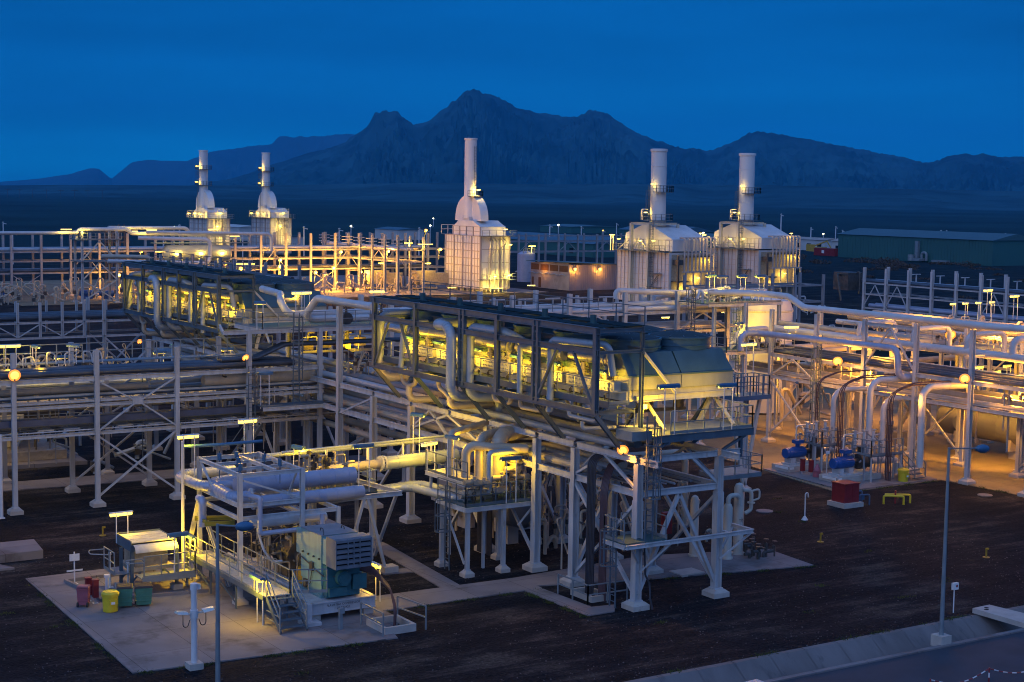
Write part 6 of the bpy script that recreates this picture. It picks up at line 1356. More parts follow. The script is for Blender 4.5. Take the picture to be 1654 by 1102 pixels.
# ================================================================== FURNACES WITH STACKS
def stack_platform(t, x, y, z, r, arc=(0, 6.2832), w=1.0, m='dark_steel', rl='rail_steel'):
    n = 16; b = MB(); a0, a1 = arc
    P = [a0+(a1-a0)*i/n for i in range(n+1)]
    for i in range(n):
        q = [V((x+rr*math.cos(a), y+rr*math.sin(a), 0)) for a in (P[i], P[i+1]) for rr in (r, r+w)]
        vs = [v+V((0,0,z)) for v in q]+[v+V((0,0,z+.12)) for v in q]
        b.add(vs, [(0,1,3,2),(4,6,7,5),(0,4,5,1),(2,3,7,6),(1,5,7,3),(0,2,6,4)])
    d = obj('stack_platform', b, m, t)
    pts = [(x+(r+w)*math.cos(a), y+(r+w)*math.sin(a), z+.12) for a in P]
    obj('railing', rail_mb(pts, 1.1, 2, .035, False), rl, d)
def panel_wall(b, x, y0, y1, z0, z1, nx, nz, face='x', dep=.12, w=.1):
    for i in range(nx+1):
        c = y0+(y1-y0)*i/nx
        if face == 'x': b.bx(x-dep, x+.02, c-w, c+w, z0, z1)
        else: b.bx(c-w, c+w, x-dep, x+.02, z0, z1)
    for k in range(nz+1 if nz else 0):
        z = z0+(z1-z0)*k/nz
        if face == 'x': b.bx(x-dep*.6, x+.02, y0, y1, z-w*.5, z+w*.5)
        else: b.bx(y0, y1, x-dep*.6, x+.02, z-w*.5, z+w*.5)
def furnace_arch(X, Y, lab, plat):
    # near face lies in the plane x = X; Y is its middle; the tall arch duct carries the stack in front of it
    t = thing('furnace', lab, 'furnace', (X, Y, 0), 'arched furnaces with tall white stacks')
    w, d = 13.7, 6.6; y0, y1 = Y-w/2, Y+w/2
    b = MB(); b.bx(X, X+d, y0, y1, .8, 11.2); body = obj('body', b, 'stack_white', t)
    b = MB(); panel_wall(b, X, y0, y1, .8, 11.2, 4, 7, 'x', .25, .14); panel_wall(b, X, y0, y1, .8, 11.2, 12, 0, 'x', .08, .04); obj('rib', b, 'rib_trim', body)
    b = MB(); panel_wall(b, y0, X, X+d, .8, 11.2, 3, 4, 'y', .2, .12); obj('rib', b, 'rib_trim', body)
    b = MB(); b.bx(X+.5, X+d-.3, y0+1.0, y1-2.0, 11.2, 13.0); up_ = obj('convection_box', b, 'stack_white', t)
    b = MB(); panel_wall(b, X+.5, y0+1.0, y1-2.0, 11.2, 13.0, 4, 2, 'x', .2, .1); obj('rib', b, 'rib_trim', up_)
    b = MB(); ys = [y0+.9, y0+2.6, Y-2.9, Y+2.9, y1-3.2, y1-1.9]; zs = [13.0, 13.6, 14.2, 14.2, 13.6, 13.0]
    n = 6; vs = [(X+.45, yy, zz) for yy, zz in zip(ys, zs)]+[(X+d-.25, yy, zz) for yy, zz in zip(ys, zs)]
    b.add(vs, [tuple(range(n)), tuple(reversed(range(n, 2*n)))]+[(i, (i+1) % n, n+(i+1) % n, n+i) for i in range(n)]); obj('transition_roof', b, 'stack_white', t)
    # arch: outer and inner half ellipse, extruded
    sx, sy = X+1.5, Y
    b = MB(); N = 18; o_ = []; i_ = []
    for k in range(N+1):
        a = math.pi*k/N; o_.append((Y+.35+5.0*math.cos(a), 14.1+5.2*math.sin(a)**.85)); i_.append((Y+.35+1.9*math.cos(a), 14.1+1.9*math.sin(a)))
    xa, xb = sx-.3, sx+1.5
    for k in range(N):
        A, B, C, D = o_[k], o_[k+1], i_[k+1], i_[k]
        vs = [(xx, p[0], p[1]) for xx in (xa, xb) for p in (A, B, C, D)]
        b.add(vs, [(0,1,2,3),(7,6,5,4),(0,4,5,1),(2,6,7,3)], False)
    obj('arch_duct', b, 'stack_white', t)
    sx, sy = X+1.5, Y; b = MB(); r = 1.22
    prof = [(r*1.02,14.6),(r*1.02,20.3),(r,20.4)]
    for z in (22.6, 26.0, 28.6): prof += [(r,z),(r*1.03,z+.02),(r*1.03,z+.12),(r,z+.14)]
    prof += [(r,30.25),(r*1.1,30.28),(r*1.1,30.55),(r*.9,30.56),(r*.9,29.8)]
    b.lathe(prof, (sx,sy,0), (0,0,1), 26, False); obj('stack', b, 'stack_white', t)
    b = MB(); b.bx(sx-1.0,sx+.9,sy-1.3,sy+1.3,14.1,14.9); obj('damper_box', b, 'clad_white', t)
    # end face: tubes, platforms
    b = MB()
    for k in range(6):
        xx = X+1.6+k*.75; b.tube([(xx,y0-.35-.1*(k % 2),2.5),(xx,y0-.35,7.0+.5*k),(xx,y0-.9,7.4+.5*k),(xx,y0-.9,10.2),(xx,y0-.3,10.6)], .11, 8, .4)
    obj('tube_bank', b, 'pipe_clad', t)
    for z in (2.6, 11.2):
        b = MB(); b.bx(X-.6, X+d+.8, y0-1.6, y0-.12, z, z+.12); p = obj('deck', b, 'dark_steel', t); obj('railing', rail_mb([(X-.6,y0-1.55,z+.12),(X+d+.8,y0-1.55,z+.12),(X+d+.8,y0,z+.12)], 1.1, 1.6, .035, False), 'rail_steel', p)
    b = MB(); b.bx(X-.3,X+d+.6,y1+.12,y1+1.5,11.2,11.32); p = obj('deck', b, 'dark_steel', t); obj('railing', rail_mb([(X-.3,y1+1.45,11.32),(X+d+.6,y1+1.45,11.32)], 1.8, 1.5, .06, False), 'cream_steel', p)
    b = MB()
    for k in range(7): b.bar((X-.5+.95*k,y0-1.5,.3),(X-.5+.95*k,y0-1.5,14.2 if plat else 5), .1)
    if plat:
        for z in (12.6, 13.9): b.bar((X-.5,y0-1.5,z),(X+5.2,y0-1.5,z), .12)
    obj('standpipe', b, 'cream_steel', t)
    b = MB()
    for k in range(6):
        for xx in (X+.6, X+d-.6): b.bx(xx-.3,xx+.3,y0+.5+k*2.45,y0+1.1+k*2.45,0,.82)
    obj('pedestal', b, 'concrete_pier', t)
    if plat:
        stack_platform(t, sx, sy, 20.5, 1.25, (0, 6.2832), 1.0); stack_platform(t, sx, sy, 25.0, 1.25, (0, 6.2832), 1.0)
        obj('ladder', ladder_mb(X-.3, Y-.2, 11, 20.5, 'y', cage=False, r=.06), 'dark_steel', t); obj('ladder', ladder_mb(sx-1.5, sy+.3, 20.6, 25, 'y', cage=True, r=.05), 'dark_steel', t)
        b = MB(); b.bx(X-1.0,X+.0,y0,y1,11.2,11.3); obj('deck', b, 'dark_steel', t); obj('railing', rail_mb([(X-1,y0,11.3),(X-1,y1,11.3)], 1.1, 1.6, .035, False), 'cream_steel', t)
        L_ = [((sx-2.0,sy-.3,26.0),130),((sx-2.0,sy+.3,21.5),150),((X-1.2,Y,12.6),160),((X-1.2,Y-4.5,12.4),130),((X-1.0,Y+5,12.5),130),((X+2,y0-2.4,9),260),((X+4,y0-2.6,5),260),((X+3,y0-2.4,12.8),160)]
    else:
        stack_platform(t, sx, sy, 18.9, 1.25, (-2.3, .4), 1.3); obj('ladder', ladder_mb(sx+.2, sy-1.5, 20.6, 29, 'x', cage=False, r=.04), 'dark_steel', t)
        L_ = [((sx+.6,sy-2.2,20.3),330),((X+5.4,y0-2.2,3.6),330),((X+2,y0-2.2,3.4),250),((X+5.6,y0-2.0,9.6),160),((X+5,y0-1.2,12.6),110),((X-.7,y1+1.6,8),70),((X+3,Y,.55),60)]
    for p, w_ in L_:
        b = MB(); b.cyl(V(p)-V((.5,.2,0)), V(p)+V((.5,.2,0)), .09, 8); obj('light_tube', b, 'tube_glow', t); lamp(t, V(p)+V((0,0,-.15)), w_*2.4, FLW, .3)
    return t
# middle one, then the two left ones found by where their stack tops stand
furnace_arch(160, 270.9, 'arched white furnace with a bare stack in the middle of the plant', False)
for px, py, lab in ((328.5,243,'arched white furnace farthest left, its stack stained near the top'),(429.5,247,'arched white furnace second from the left, its stack clean')):
    g = gZ(px, py, 30.5); f_ = furnace_arch(g.x-1.5, g.y, lab, True)
    if px < 400:
        b = MB(); b.lathe([(1.245,28.6),(1.245,29.6)], (g.x,g.y,0), (0,0,1), 26, False); b.f = [f for i, f in enumerate(b.f) if i % 26 in (12,13,14,15,16)]; b.sm = b.sm[:len(b.f)]; b.mi = b.mi[:len(b.f)]; obj('stain', b, 'machine_dark', f_)

def furnace_box(X, Y, lab, RS=1.52):
    t = thing('furnace', lab, 'furnace', (X, Y, 0), 'box furnaces with ringed stacks')
    w, d = 15.6, 9.5; y0, y1 = Y-w/2, Y+w/2
    body = obj('body', MB().bx(X, X+d, y0, y1, .2, 9.5), 'clad_white', t)
    b = MB(); panel_wall(b, X, y0, y1, .2, 9.5, 14, 9, 'x', .1, .05); obj('rib', b, 'copper_trim', body)
    b = MB(); panel_wall(b, y0, X, X+d, .2, 9.5, 5, 7, 'y', .12, .06); obj('rib', b, 'clad_white', body)
    b = MB(); ys = [y0+.4,y0+.4,Y-2.4,Y-.8,Y+.8,y1-3.4,y1-.8,y1-.8]; zs = [9.7,12.0,13.4,14.0,14.0,12.9,12.0,9.7]; n = 8
    ys = [y0+.3,y0+.3,Y-2.6,Y-1,Y+1.6,y1-1.2,y1-.6]; zs = [9.75,11.9,13.7,14.3,14.3,12.7,9.75]; n = 7
    vs = [(X+.9, yy, zz) for yy, zz in zip(ys, zs)]+[(X+d-.5, yy, zz) for yy, zz in zip(ys, zs)]
    b.add(vs, [tuple(range(n)), tuple(reversed(range(n, 2*n)))]+[(i, (i+1) % n, n+(i+1) % n, n+i) for i in range(n)]); hd = obj('hood', b, 'clad_white', t)
    b = MB()
    for k in range(1, 14): yy = y0+k*w/14; b.bx(X+.82, X+.92, yy-.04, yy+.04, 9.8, min(12.2, 9.8+1.9+abs(0)))
    for z in (10.7, 11.7): b.bx(X+.84,X+.92,y0+.5,y1-1.2,z-.04,z+.04)
    obj('rib', b, 'rib_trim', hd)
    sx, sy = X+3.2, Y; r = RS; b = MB(); prof = [(r*1.1,13.9),(r*1.1,15.0),(r,15.02)]
    for z in (18.6, 21.6, 25.0): prof += [(r,z),(r*1.03,z+.02),(r*1.03,z+.12),(r,z+.14)]
    prof += [(r,27.7),(r*1.12,27.75),(r*1.12,28.2),(r*.95,28.25),(r*.95,27)]
    b.lathe(prof, (sx,sy,0), (0,0,1), 28, False); obj('stack', b, 'stack_white', t)
    stack_platform(t, sx, sy, 15.1, 1.6, (0, 6.2832), 1.1); stack_platform(t, sx, sy, 20.3, 1.55, (-2.6, 1.2), 1.2)
    obj('ladder', ladder_mb(sx-1.75, sy+.4, 15.2, 21.5, 'y', cage=True, r=.05), 'dark_steel', t); obj('ladder', ladder_mb(X-.35, Y-3.2, 3, 15.2, 'y', cage=True, r=.06), 'dark_steel', t)
    b = MB()
    for yy in (Y+3.0, Y-2.2): b.H((X-.5,yy,.2),(X-.5,yy,14.6), .55,.55,.05,(1,0,0))
    b.H((X-.5,Y+3.2,14.55),(X-.5,Y-2.4,14.55), .35,.45); b.H((X-.3,Y-2.2,14.55),(X+6,Y-2.2,14.55),.35,.45); b.H((X+6.2,Y-2.2,9.6),(X+6.2,Y-2.2,14.6),.42,.42,.05,(1,0,0)); b.H((X+6.2,Y+3,9.6),(X+6.2,Y+3,14.6),.42,.42,.05,(1,0,0)); b.H((X-.3,Y+3.0,14.55),(X+6,Y+3.0,14.55),.35,.45)
    b.bar((X-.5,Y+2.8,9.8),(X-.5,Y+.6,12), .18); b.bar((X-.5,y1-1,9.8),(X-.5,Y+3.6,11.6), .16); b.bar((X-.5,Y-2,9.8),(X-.5,Y+.3,11.6), .14); obj('portal_frame', b, 'cream_steel', t)
    b = MB(); b.bx(X-1.1,X,y0,y1,9.5,9.65); p = obj('deck', b, 'dark_steel', t); obj('railing', rail_mb([(X-1.05,y0,9.65),(X-1.05,y1,9.65)], 1.1, 1.6, .04, False), 'rail_steel', p)
    b = MB()
    for k in range(4): b.bar((X-.6,Y-3.0-.35*k,3.2+.35*k),(X-.6,Y-5.2-.2*k,4.4+.5*k), .09)
    b.bx(X-1.1,X-.1,Y-6.0,Y-2.6,3.1,3.2); b.bx(X-1.1,X-.1,Y-6.0,Y-3.6,5.6,5.7); obj('stair', b, 'dark_steel', t)
    obj('end_panel', MB().bx(X+.5,X+d-.3,y0-.14,y0-.06,.6,9.2), 'machine_tan', t)
    # outlet tubes on the end face
    b = MB()
    for k in range(9): xx = X+2.2+k*.86; b.tube([(xx,y0-.2,12.2),(xx,y0-1.6,12.2),(xx,y0-1.6,6.2)], .17, 8, .35)
    b.bx(X+1.8,X+9.6,y0-1.8,y0-1.4,6.0,6.25); obj('outlet_tube', b, 'copper_trim', t)
    b = MB()
    for k in range(5): xx = X+2.6+k*1.7; b.bar((xx,y0-1.6,.2),(xx,y0-1.6,6.0), .24)
    obj('outlet_leg', b, 'copper_trim', t)
    b = MB(); b.bx(X+.6,X+1.6,y0-2.0,y0-.2,7.4,8.3); b.bx(X+.4,X+3,y0-2.2,y0-.2,4.3,4.5); b.bx(X+1,X+9,y0-2.2,y0-.2,2.6,2.75); b.bx(X+3,X+9,y0-1.2,y0-.15,8.7,8.9); b.bar((X+.4,y0-2.1,.2),(X+.4,y0-2.1,9), .3); obj('burner_gear', b, 'machine_dark', t)
    for p, w_ in (((sx-1.9,sy+1.2,16.6),240),((sx-2,sy-.8,21.8),70),((X-1.3,y1-2,11.6),150),((X-1.3,Y-.8,11.5),190),((X-1.2,Y-4.6,11.6),170),((X+6,y0-2.4,12.8),110),((X+6,y0-.9,5.0),230),((X+8,y0-.9,8.2),150),((X+3,y0-.9,3.2),200)):
        b = MB(); b.cyl(V(p)-V((.5,.2,0)), V(p)+V((.5,.2,0)), .09, 8); obj('light_tube', b, 'tube_glow', t); lamp(t, V(p)+V((0,0,-.15)), w_*1.2, FLW, .3)
    q = MB()
    for dx in (0, .5): q.tube([(sx-2.4,sy+1.4+dx,15.2),(sx-2.4,sy+1.4+dx,17.2),(sx-1.6,sy+.8+dx,17.2)], .06, 6, .3)
    obj('lamp_post', q, 'white_rail', t)
    q = MB()
    for dx in (-.4,.4): q.bar((X-1,y1+.6+dx,9.4),(X-1,y1+.6+dx,12.2), .08)
    q.bx(X-1.1,X-.9,y1-.1,y1+1.3,12.2,12.35); obj('lamp_post', q, 'tube_glow', t); lamp(t, (X-1.2,y1+.6,11.9), 230, FLW, .3)
    return t
g = gZ(1065, 241, 28.2); furnace_box(g.x-3.2, g.y, 'box furnace with a ringed stack, left one of the pair on the right', (g-CAM).length*12.4/FPX)
g = gZ(1207.5, 248, 28.2); print('BOX2', g); furnace_box(g.x-3.2, g.y, 'box furnace with a ringed stack, right one of the pair, scaffolded in front', (g-CAM).length*12.2/FPX)
SX, SY = g.x-3.2, g.y
q = MB(); 
SX -= 2; SY += 2.5
for yy in (SY+4.3,SY+2.2,SY):
    q.bar((SX,yy,1),(SX,yy,9.2), .1); q.bar((SX-1.4,yy,1),(SX-1.4,yy,9.2), .1)
for z in (3.4,5.6,6.9,8.4): q.bx(SX-1.5,SX+.1,SY-.3,SY+4.7,z,z+.12)
for k in range(5): q.bar((SX-1.5,SY+4.3-1.4*(k % 2),3.4+k),(SX-1.5,SY+.8+1.2*(k % 2),4.6+k), .08)
solo('scaffold', q, 'rail_steel', 'dark scaffold standing in front of the right box furnace', 'scaffold')

# ================================================================== FAR RACKS AND VESSELS
fs = [58+5.3*k for k in range(21)]
rack('long far rack of white posts glowing orange at the left, running to the arched furnace', 'X', (283.0, 288.5), fs, 11.3, ((8.0,.3),(6.3,.25),(4.2,.3)), kb=[(fs[k],fs[k+1],4.3,7.8,283) for k in (1,5,8,10,12,15,17)], bays=[(fs[k],fs[k+1],.5,4,283) for k in (3,9,14)], w=.4, m='grey_steel')
runs('X', 55, 158, [(283.5,8.45,.3,'pipe_grey'),(284.6,8.45,.3,'pipe_dark'),(286,8.4,.3,'pipe_white'),(287.4,8.45,.3,'pipe_grey')], 'the near edge of the far rack top tier', 'pipes on the far rack', 7, 0)
runs('X', 55, 158, [(283.6,4.6,.28,'pipe_dark'),(285,4.6,.3,'pipe_dark'),(286.8,4.6,.3,'pipe_grey')], 'the near edge of the far rack lower tier', 'pipes on the far rack', 7, 0)
rack('far rack of tall posts with combs of small arms left of the middle furnace', 'Y', (141.0, 146.5), [263+5.3*k for k in range(7)], 11.2, ((8.6,.26),(6.4,.24)), kb=[(263+5.3*k,263+5.3*(k+1),6.5,8.4,141) for k in (1,4)], w=.42, m='grey_steel')
for k in range(7):
    y = 263+5.3*k; q = MB()
    for z in (9.3,9.9,10.5): q.bx(139.6,141.9,y-.1,y+.1,z,z+.14)
    solo('comb_arm', q, 'white_steel', 'white comb of short arms on a far rack post left of the middle furnace', 'rack arms', 'combs of arms on the far rack')
runs('Y', 261, 298, [(141.8,8.9,.25,'pipe_white'),(143,8.9,.25,'pipe_grey'),(144.6,8.9,.25,'pipe_dark')], 'the near edge of the comb-armed far rack', 'pipes on the comb-armed far rack', 7, 0)
rack('farther white rack with comb arms right of the middle furnace', 'X', (330.0, 336.0), [205+6*k for k in range(9)], 9.5, ((7.6,.24),(9.0,.14),(5.0,.24)), kb=[(205+6*k,205+6*(k+1),5,7.5,330) for k in (1,3,5)], w=.42, m='grey_steel')
rack('white rack of bare posts at the far right before the green warehouse', 'Y', (165.0, 169.8), [125.9,130.2,134.5,138.8,143.1,147.4,151.8,156.1,160.4,164.7], 9.85, ((7.6,.2),(6.0,.18),(4.0,.2)), kb=[(156.1,160.4,4.2,7.4,165),(160.4,164.7,4.2,7.4,165),(138.8,143.1,4.2,7.4,165)], w=.36)
runs('Y', 122, 166, [(165.5,7.85,.2,'pipe_dark'),(166.3,7.9,.26,'pipe_dark'),(167.3,7.85,.22,'pipe_dark'),(168.6,7.85,.2,'pipe_grey')], 'the near edge of the top tier at the far right', 'pipes on the far right rack', 8, 0)
runs('Y', 122, 164, [(165.5,4.4,.26,'pipe_blue'),(166.8,4.4,.3,'pipe_blue')], 'the near edge of the lower tier at the far right', 'pipes on the far right rack', 8, 3)
for k in range(8):
    y = 127.5+4.5*k; q = MB(); q.bx(168.8,170.4,y-.06,y+.06,9.0,9.12); q.bx(169.5,169.65,y-.06,y+.06,7.8,9.0); solo('tray_support', q, 'white_steel', 'small T-shaped tray support on the far right rack', 'tray support', 'tray supports on the far right rack')
rack('low white rack right of the box furnaces near the dark electrical box', 'X', (170.0, 175.0), [140,145.5,151,156.5,162], 8.6, ((7.0,.24),(4.6,.24)), w=.34, m='grey_steel')
q = MB(); q.bx(163.5,166.5,166.5,169.5,6.4,9.0); q.tube([(163.5,168,8.6),(161.8,167,8.9),(161.8,166,5)], .14, 7, .5); q.tube([(165,166.5,8.8),(165,165.6,9.3),(165,165.6,6)], .14, 7, .4); solo('transformer', q, 'machine_dark', 'dark box with hanging cables on the far right rack', 'electrical box')
# elevated drum at the left
t = hdrum('large grey drum on a steel table at the left, lit by three lamps', (95.0,262,8.5), (106.2,262,8.5), 1.45, 'vessel_light', 3, man=False)
st = thing('steel_table', 'steel table on posts under the large grey drum at the left', 'steel table', (100,262,0))
obj('deck', MB().bx(92.5,110,259.6,264.6,6.5,6.68), 'dark_steel', st); obj('deck', MB().bx(93,110,261.4,264.6,10.15,10.25), 'dark_steel', st); railing(st, [(110,259.7,6.68),(92.5,259.7,6.68),(92.5,264.5,6.68)], r=.035, sp=2); railing(st, [(93,261.4,10.25),(110,261.4,10.25)], r=.035, sp=1.6)
for x in (93,98.5,104,109.6):
    for y in (259.8,264.4): column(st, x, y, 6.5, .3, .36)
for a, b_ in ((93,98.5),(104,109.6)): brace(st, (a,259.8,.5),(b_,259.8,6.2), .2); brace(st, (b_,259.8,.5),(a,259.8,6.2), .2)
for k, x in enumerate((96.5,100.7,104.6)):
    tube_lamp((x,260.0,8.2), 'tube lamp glowing against the large grey drum, %s from the left' % ORD[k], (1,0), .6, 1.3, 330, 'lamps on the large grey drum', col=FLW, post=False, glow=True)
tw = thing('platform_tower', 'braced platform tower with pipes at the far left rack', 'tower', (84,265,0))
for x in (80.5,86.5):
    for y in (263,267): column(tw, x, y, 12.4, .3, .36)
for z in (10.9, 7.2): obj('deck', MB().bx(79.8,87.2,262.6,267.4,z-.12,z), 'dark_steel', tw)
railing(tw, [(79.8,267.4,10.9),(79.8,262.6,10.9),(87.2,262.6,10.9)], r=.035, sp=1.6)
for a, b_ in (((80.5,263,7.4),(83.5,263,10.6)),((86.5,263,7.4),(83.5,263,10.6)),((80.5,263,4),(83.5,263,7)),((86.5,263,4),(83.5,263,7)),((80.5,263,.4),(86.5,263,4)),((86.5,263,.4),(80.5,263,4))): brace(tw, a, b_, .22, 'cream_steel')
runs('X', 60, 80, [(263.5,12.0,.3,'pipe_white')], 'the platform tower, running out to the left', 'pipes by the platform tower', 8, 0)
for k, (pp, r, m, lab) in enumerate((([(80,264,10.9),(80,264,12.6),(88.5,264,12.6),(89.5,264,11.9),(106,262.5,11.7)], .34, 'pipe_white', 'white pipe arching over the platform tower and on to the large drum'),
    ([(90,258,12.3),(112,256,12.0),(112,256,9)], .3, 'pipe_white', 'long white pipe above the large grey drum'), ([(86,266,12.8),(101,268,12.7),(101.5,268,11)], .34, 'pipe_white', 'white pipe behind the platform tower top'),
    ([(87.5,255,11.4),(99,252,11.2),(99,252,7.2),(82,254,7.6)], .34, 'pipe_white', 'white pipe looping down right of the platform tower'), ([(88,250,6),(88,250,8.4),(80,251,8.6)], .34, 'pipe_tan', 'tan goose-neck pipe below the platform tower, left one'), ([(91,250,.5),(91,250,5.4),(94,250,5.6)], .34, 'pipe_tan', 'tan goose-neck pipe below the platform tower, right one'))):
    pipe(pp, r, m, lab, None, 0, 1.0, 10)
ra = rack('pipe rack of tall posts left of the large grey drum', 'Y', (88.5, 94.0), [205,211,217,223,229,235,241,247,253], lambda s_, r: 9.0, ((7.0,.26),(5.0,.26)), kb=[(241,247,5,7,88.5),(223,229,5,7,88.5)], w=.38, m='grey_steel')
runs('Y', 203, 255, [(89.2,7.35,.26,'pipe_grey'),(90.4,7.35,.26,'pipe_white'),(92,7.35,.3,'pipe_dark')], 'the near edge of the rack left of the large drum', 'pipes left of the large drum', 7, 0)
railing(ra, [(88.2,253,7.3),(88.2,205,7.3)], r=.035, sp=2.2)
# clusters of piping and pumps in the orange light
rr = random.Random(12)
def clutter(x0, x1, y0, y1, n, lab, hmax=4.0, m='pipe_tan', cat='piping'):
    t = thing('piping_cluster', lab, cat, ((x0+x1)/2,(y0+y1)/2,0)); b = MB(); c = MB()
    for k in range(n):
        x, y, h = rr.uniform(x0,x1), rr.uniform(y0,y1), rr.uniform(.8,hmax); b.tube([(x,y,0),(x,y,h),(x+rr.uniform(-2.4,2.4),y+rr.uniform(-.5,.5),h),(x+rr.uniform(-2.4,2.4),y,h*.3)], rr.choice((.08,.12,.18)), 6, .3)
        if k % 3 == 0: c.cb((x,y,h*.5), (.5,.5,.6)); c.lathe([(.03,0),(.3,.03),(.3,.1)], (x,y,h*.8), (0,0,1), 8)
    obj('piping', b, m, t); obj('valve_set', c, 'machine_dark', t); return t
clutter(60, 84, 262, 281, 44, 'tangle of pipes and valves in orange light at the far left')
clutter(84, 110, 262, 281, 40, 'tangle of pipes in orange light beneath the large drum')
clutter(112, 156, 270, 282, 40, 'tangle of pipes in orange light left of the middle furnace')
clutter(90, 118, 86, 128, 60, 'tangle of pipes in the orange-lit yard behind the right rack', 4.5)
clutter(28, 44, 106, 132, 26, 'tangle of pipes behind the left rack', 3.5, 'pipe_grey'); clutter(52, 64, 92, 126, 30, 'tangle of pipes under the racks behind the near cooler', 5, 'pipe_tan')
clutter(170, 186, 190, 215, 20, 'tangle of pipes at the foot of the box furnaces', 4, 'pipe_white'); clutter(108, 150, 140, 170, 30, 'tangle of pale pipes before the far right rack', 4, 'pipe_white')
for k, (x, y) in enumerate(((70.5,286.5),(73.5,285.2),(84.0,272),(87.0,270))):
    q = MB(); q.cyl((x-1.1,y,1.2),(x+1.1,y,1.2), .5, 14); q.cyl((x-1.4,y,1.2),(x-1.1,y,1.2), .42, 14); q.bx(x-.9,x+.9,y-.45,y+.45,.2,.75); solo('electric_motor', q, 'blue_paint', 'far blue electric motor in the orange-lit area at the left, %s from the left' % ORD[k], 'motor', 'far blue motors')
for k, (x0, y) in enumerate(((143.5,279.5),(152.5,276.5))):
    q = MB(); q.bx(x0,x0+4.4,y,y+2.4,1.2,3.9); q.bx(x0-.3,x0+4.7,y-.3,y+2.7,.2,.5); q.bx(x0+4.4,x0+7.4,y,y+2.2,1.0,3.4); solo('equipment_box', q, 'machine_tan', 'tan equipment box lit yellow by the far rack, %s one' % ('left','right')[k], 'equipment'); fl = thing('work_lamp', 'yellow work lamp over the tan equipment box, %s one' % ('left','right')[k], 'lamp', (x0+2,y-1,5.4)); obj('lamp_head', MB().bx(x0+1.4,x0+2.6,y-1.2,y-.9,5.3,5.5), 'tube_glow', fl); lamp(fl, (x0+2,y-1.5,5.0), 420, FLU, .3)

# sodium lamps of the far areas
FL = [(192,444,280),(526,443,280),(452,431,281),(539,433,281),(228,406,300),(311,407,300),(365,426,281),(443,394,300),(427,399,300),(551,407,282),(453,420,282),(510,440,281),(583,439,283),(627,406,270),(711,403,262),(389,434,245),(372,440,240),(454,441,282),(590,452,283),(688,372,330)]
for k, (px, py, y) in enumerate(FL):
    p = gY(px, py, y-1.2); t = thing('floodlight', 'sodium floodlight among the far racks, %s of twenty counted loosely from the left' % (ORD+['fifteenth','sixteenth','seventeenth','eighteenth','nineteenth','twentieth'])[k], 'floodlight', p, 'far sodium floodlights')
    q = MB(); q.lathe([(.02,-.28),(.24,-.2),(.30,0),(.24,.2),(.02,.28)], p, (.3,-1,-.4), 10); obj('lens', q, 'sodium_glow', t); q = MB(); q.bx(p.x-.3,p.x+.3,p.y+.25,p.y+.5,p.z-.3,p.z+.3); q.bar((p.x,p.y+.4,p.z-.2),(p.x,p.y+.6,max(p.z-2,.2)), .1); obj('lamp_housing', q, 'dark_steel', t)
    lamp(t, p+V((0,-.9,-.3)), 3600 if k in (0,1,2,3,13) else 1700, SOD, .3)
# far tube lamps
TL = [(107,371,262),(136,371,262),(214,374,264),(234,377,262),(245,372,264),(259,407,258),(303,378,258),(345,371,258),(379,382,262),(385,427,245),(403,427,245),(660,393,268),(682,395,262),(692,395,255),(730,465,262),(792,466,262),(806,466,262)]
for k, (px, py, y) in enumerate(TL):
    p = gY(px, py, y); tube_lamp((p.x,p.y,p.z-.1), 'small glowing tube lamp among the far equipment, between the left rack and the middle furnace', (1,0), .2, 1.9, 170, 'far tube lamps', col=FLW, post=False, glow=True)
for k, (px, py, X_) in enumerate(((1075,516,118),(1003,476,168),(858,463,170),(1172,507,120),(1233,475,165),(1225,495,165),(1214,503,130))):
    p = gX(px, py, X_); tube_lamp((p.x,p.y,p.z), 'tube lamp before the box furnaces, above the white pipes', (1,0), .3, 1.9 if X_ > 150 else 1.2, 150, 'tube lamps before the box furnaces', col=FLW, glow=True)

# ================================================================== SHED, TANK AND FAR BUILDINGS
sh = thing('shelter_shed', 'low corrugated shed with a blue roof and two orange lamps', 'shed', (188,272,0))
xa, xb, ya, yb = 181.5, 193.5, 264.5, 279.0
obj('wall', MB().bx(xa,xb,ya,yb,.0,3.4), 'shed_wall', sh)
q = MB(); q.add([(xa-.02,ya,3.4),(xa-.02,yb,3.4),(xa-.02,yb,5.2),(xa-.02,ya,5.9)], [(0,3,2,1)])
q.bx(xa,xb,ya,ya+.2,3.4,5.3); q.bx(xb-.2,xb,ya+.2,yb,3.4,5.2); q.bx(xa,xb-.2,yb-.2,yb,3.4,5.2); obj('wall', q, 'shed_wall', sh)
q = MB()
for k in range(4): q.bx(xa-.06,xa-.03,ya+.5+k*3.55,ya+3.6+k*3.55,3.75,5.0)
obj('opening', q, 'warm_opening', sh); q = MB()
for k in range(26): xx = xa+.2+k*.46; q.bx(xx-.06,xx+.06,ya-.09,ya-.005,.1,5.3)
obj('corrugation', q, 'shed_metal', sh); obj('end_wall', MB().bx(xa,xb,ya-.012,ya-.002,.0,5.3), 'shed_metal', sh)
q = MB(); q.add([(xa-.8,ya-.6,5.75),(xb+.4,ya-.6,5.2),(xb+.4,yb+.6,5.0),(xa-.8,yb+.6,5.5),(xa-.8,ya-.6,5.9),(xb+.4,ya-.6,5.35),(xb+.4,yb+.6,5.15),(xa-.8,yb+.6,5.65)], [(0,3,2,1),(4,5,6,7),(0,1,5,4),(1,2,6,5),(2,3,7,6),(3,0,4,7)]); obj('roof', q, 'blue_roof', sh)
q = MB()
for k in range(5): q.tube([(xa-.3,ya+1+k*2.8,3.0),(xa-.3,ya+2.2+k*2.8,3.3),(xa-.3,ya+3.4+k*2.8,3.0)], .1, 6, .8)
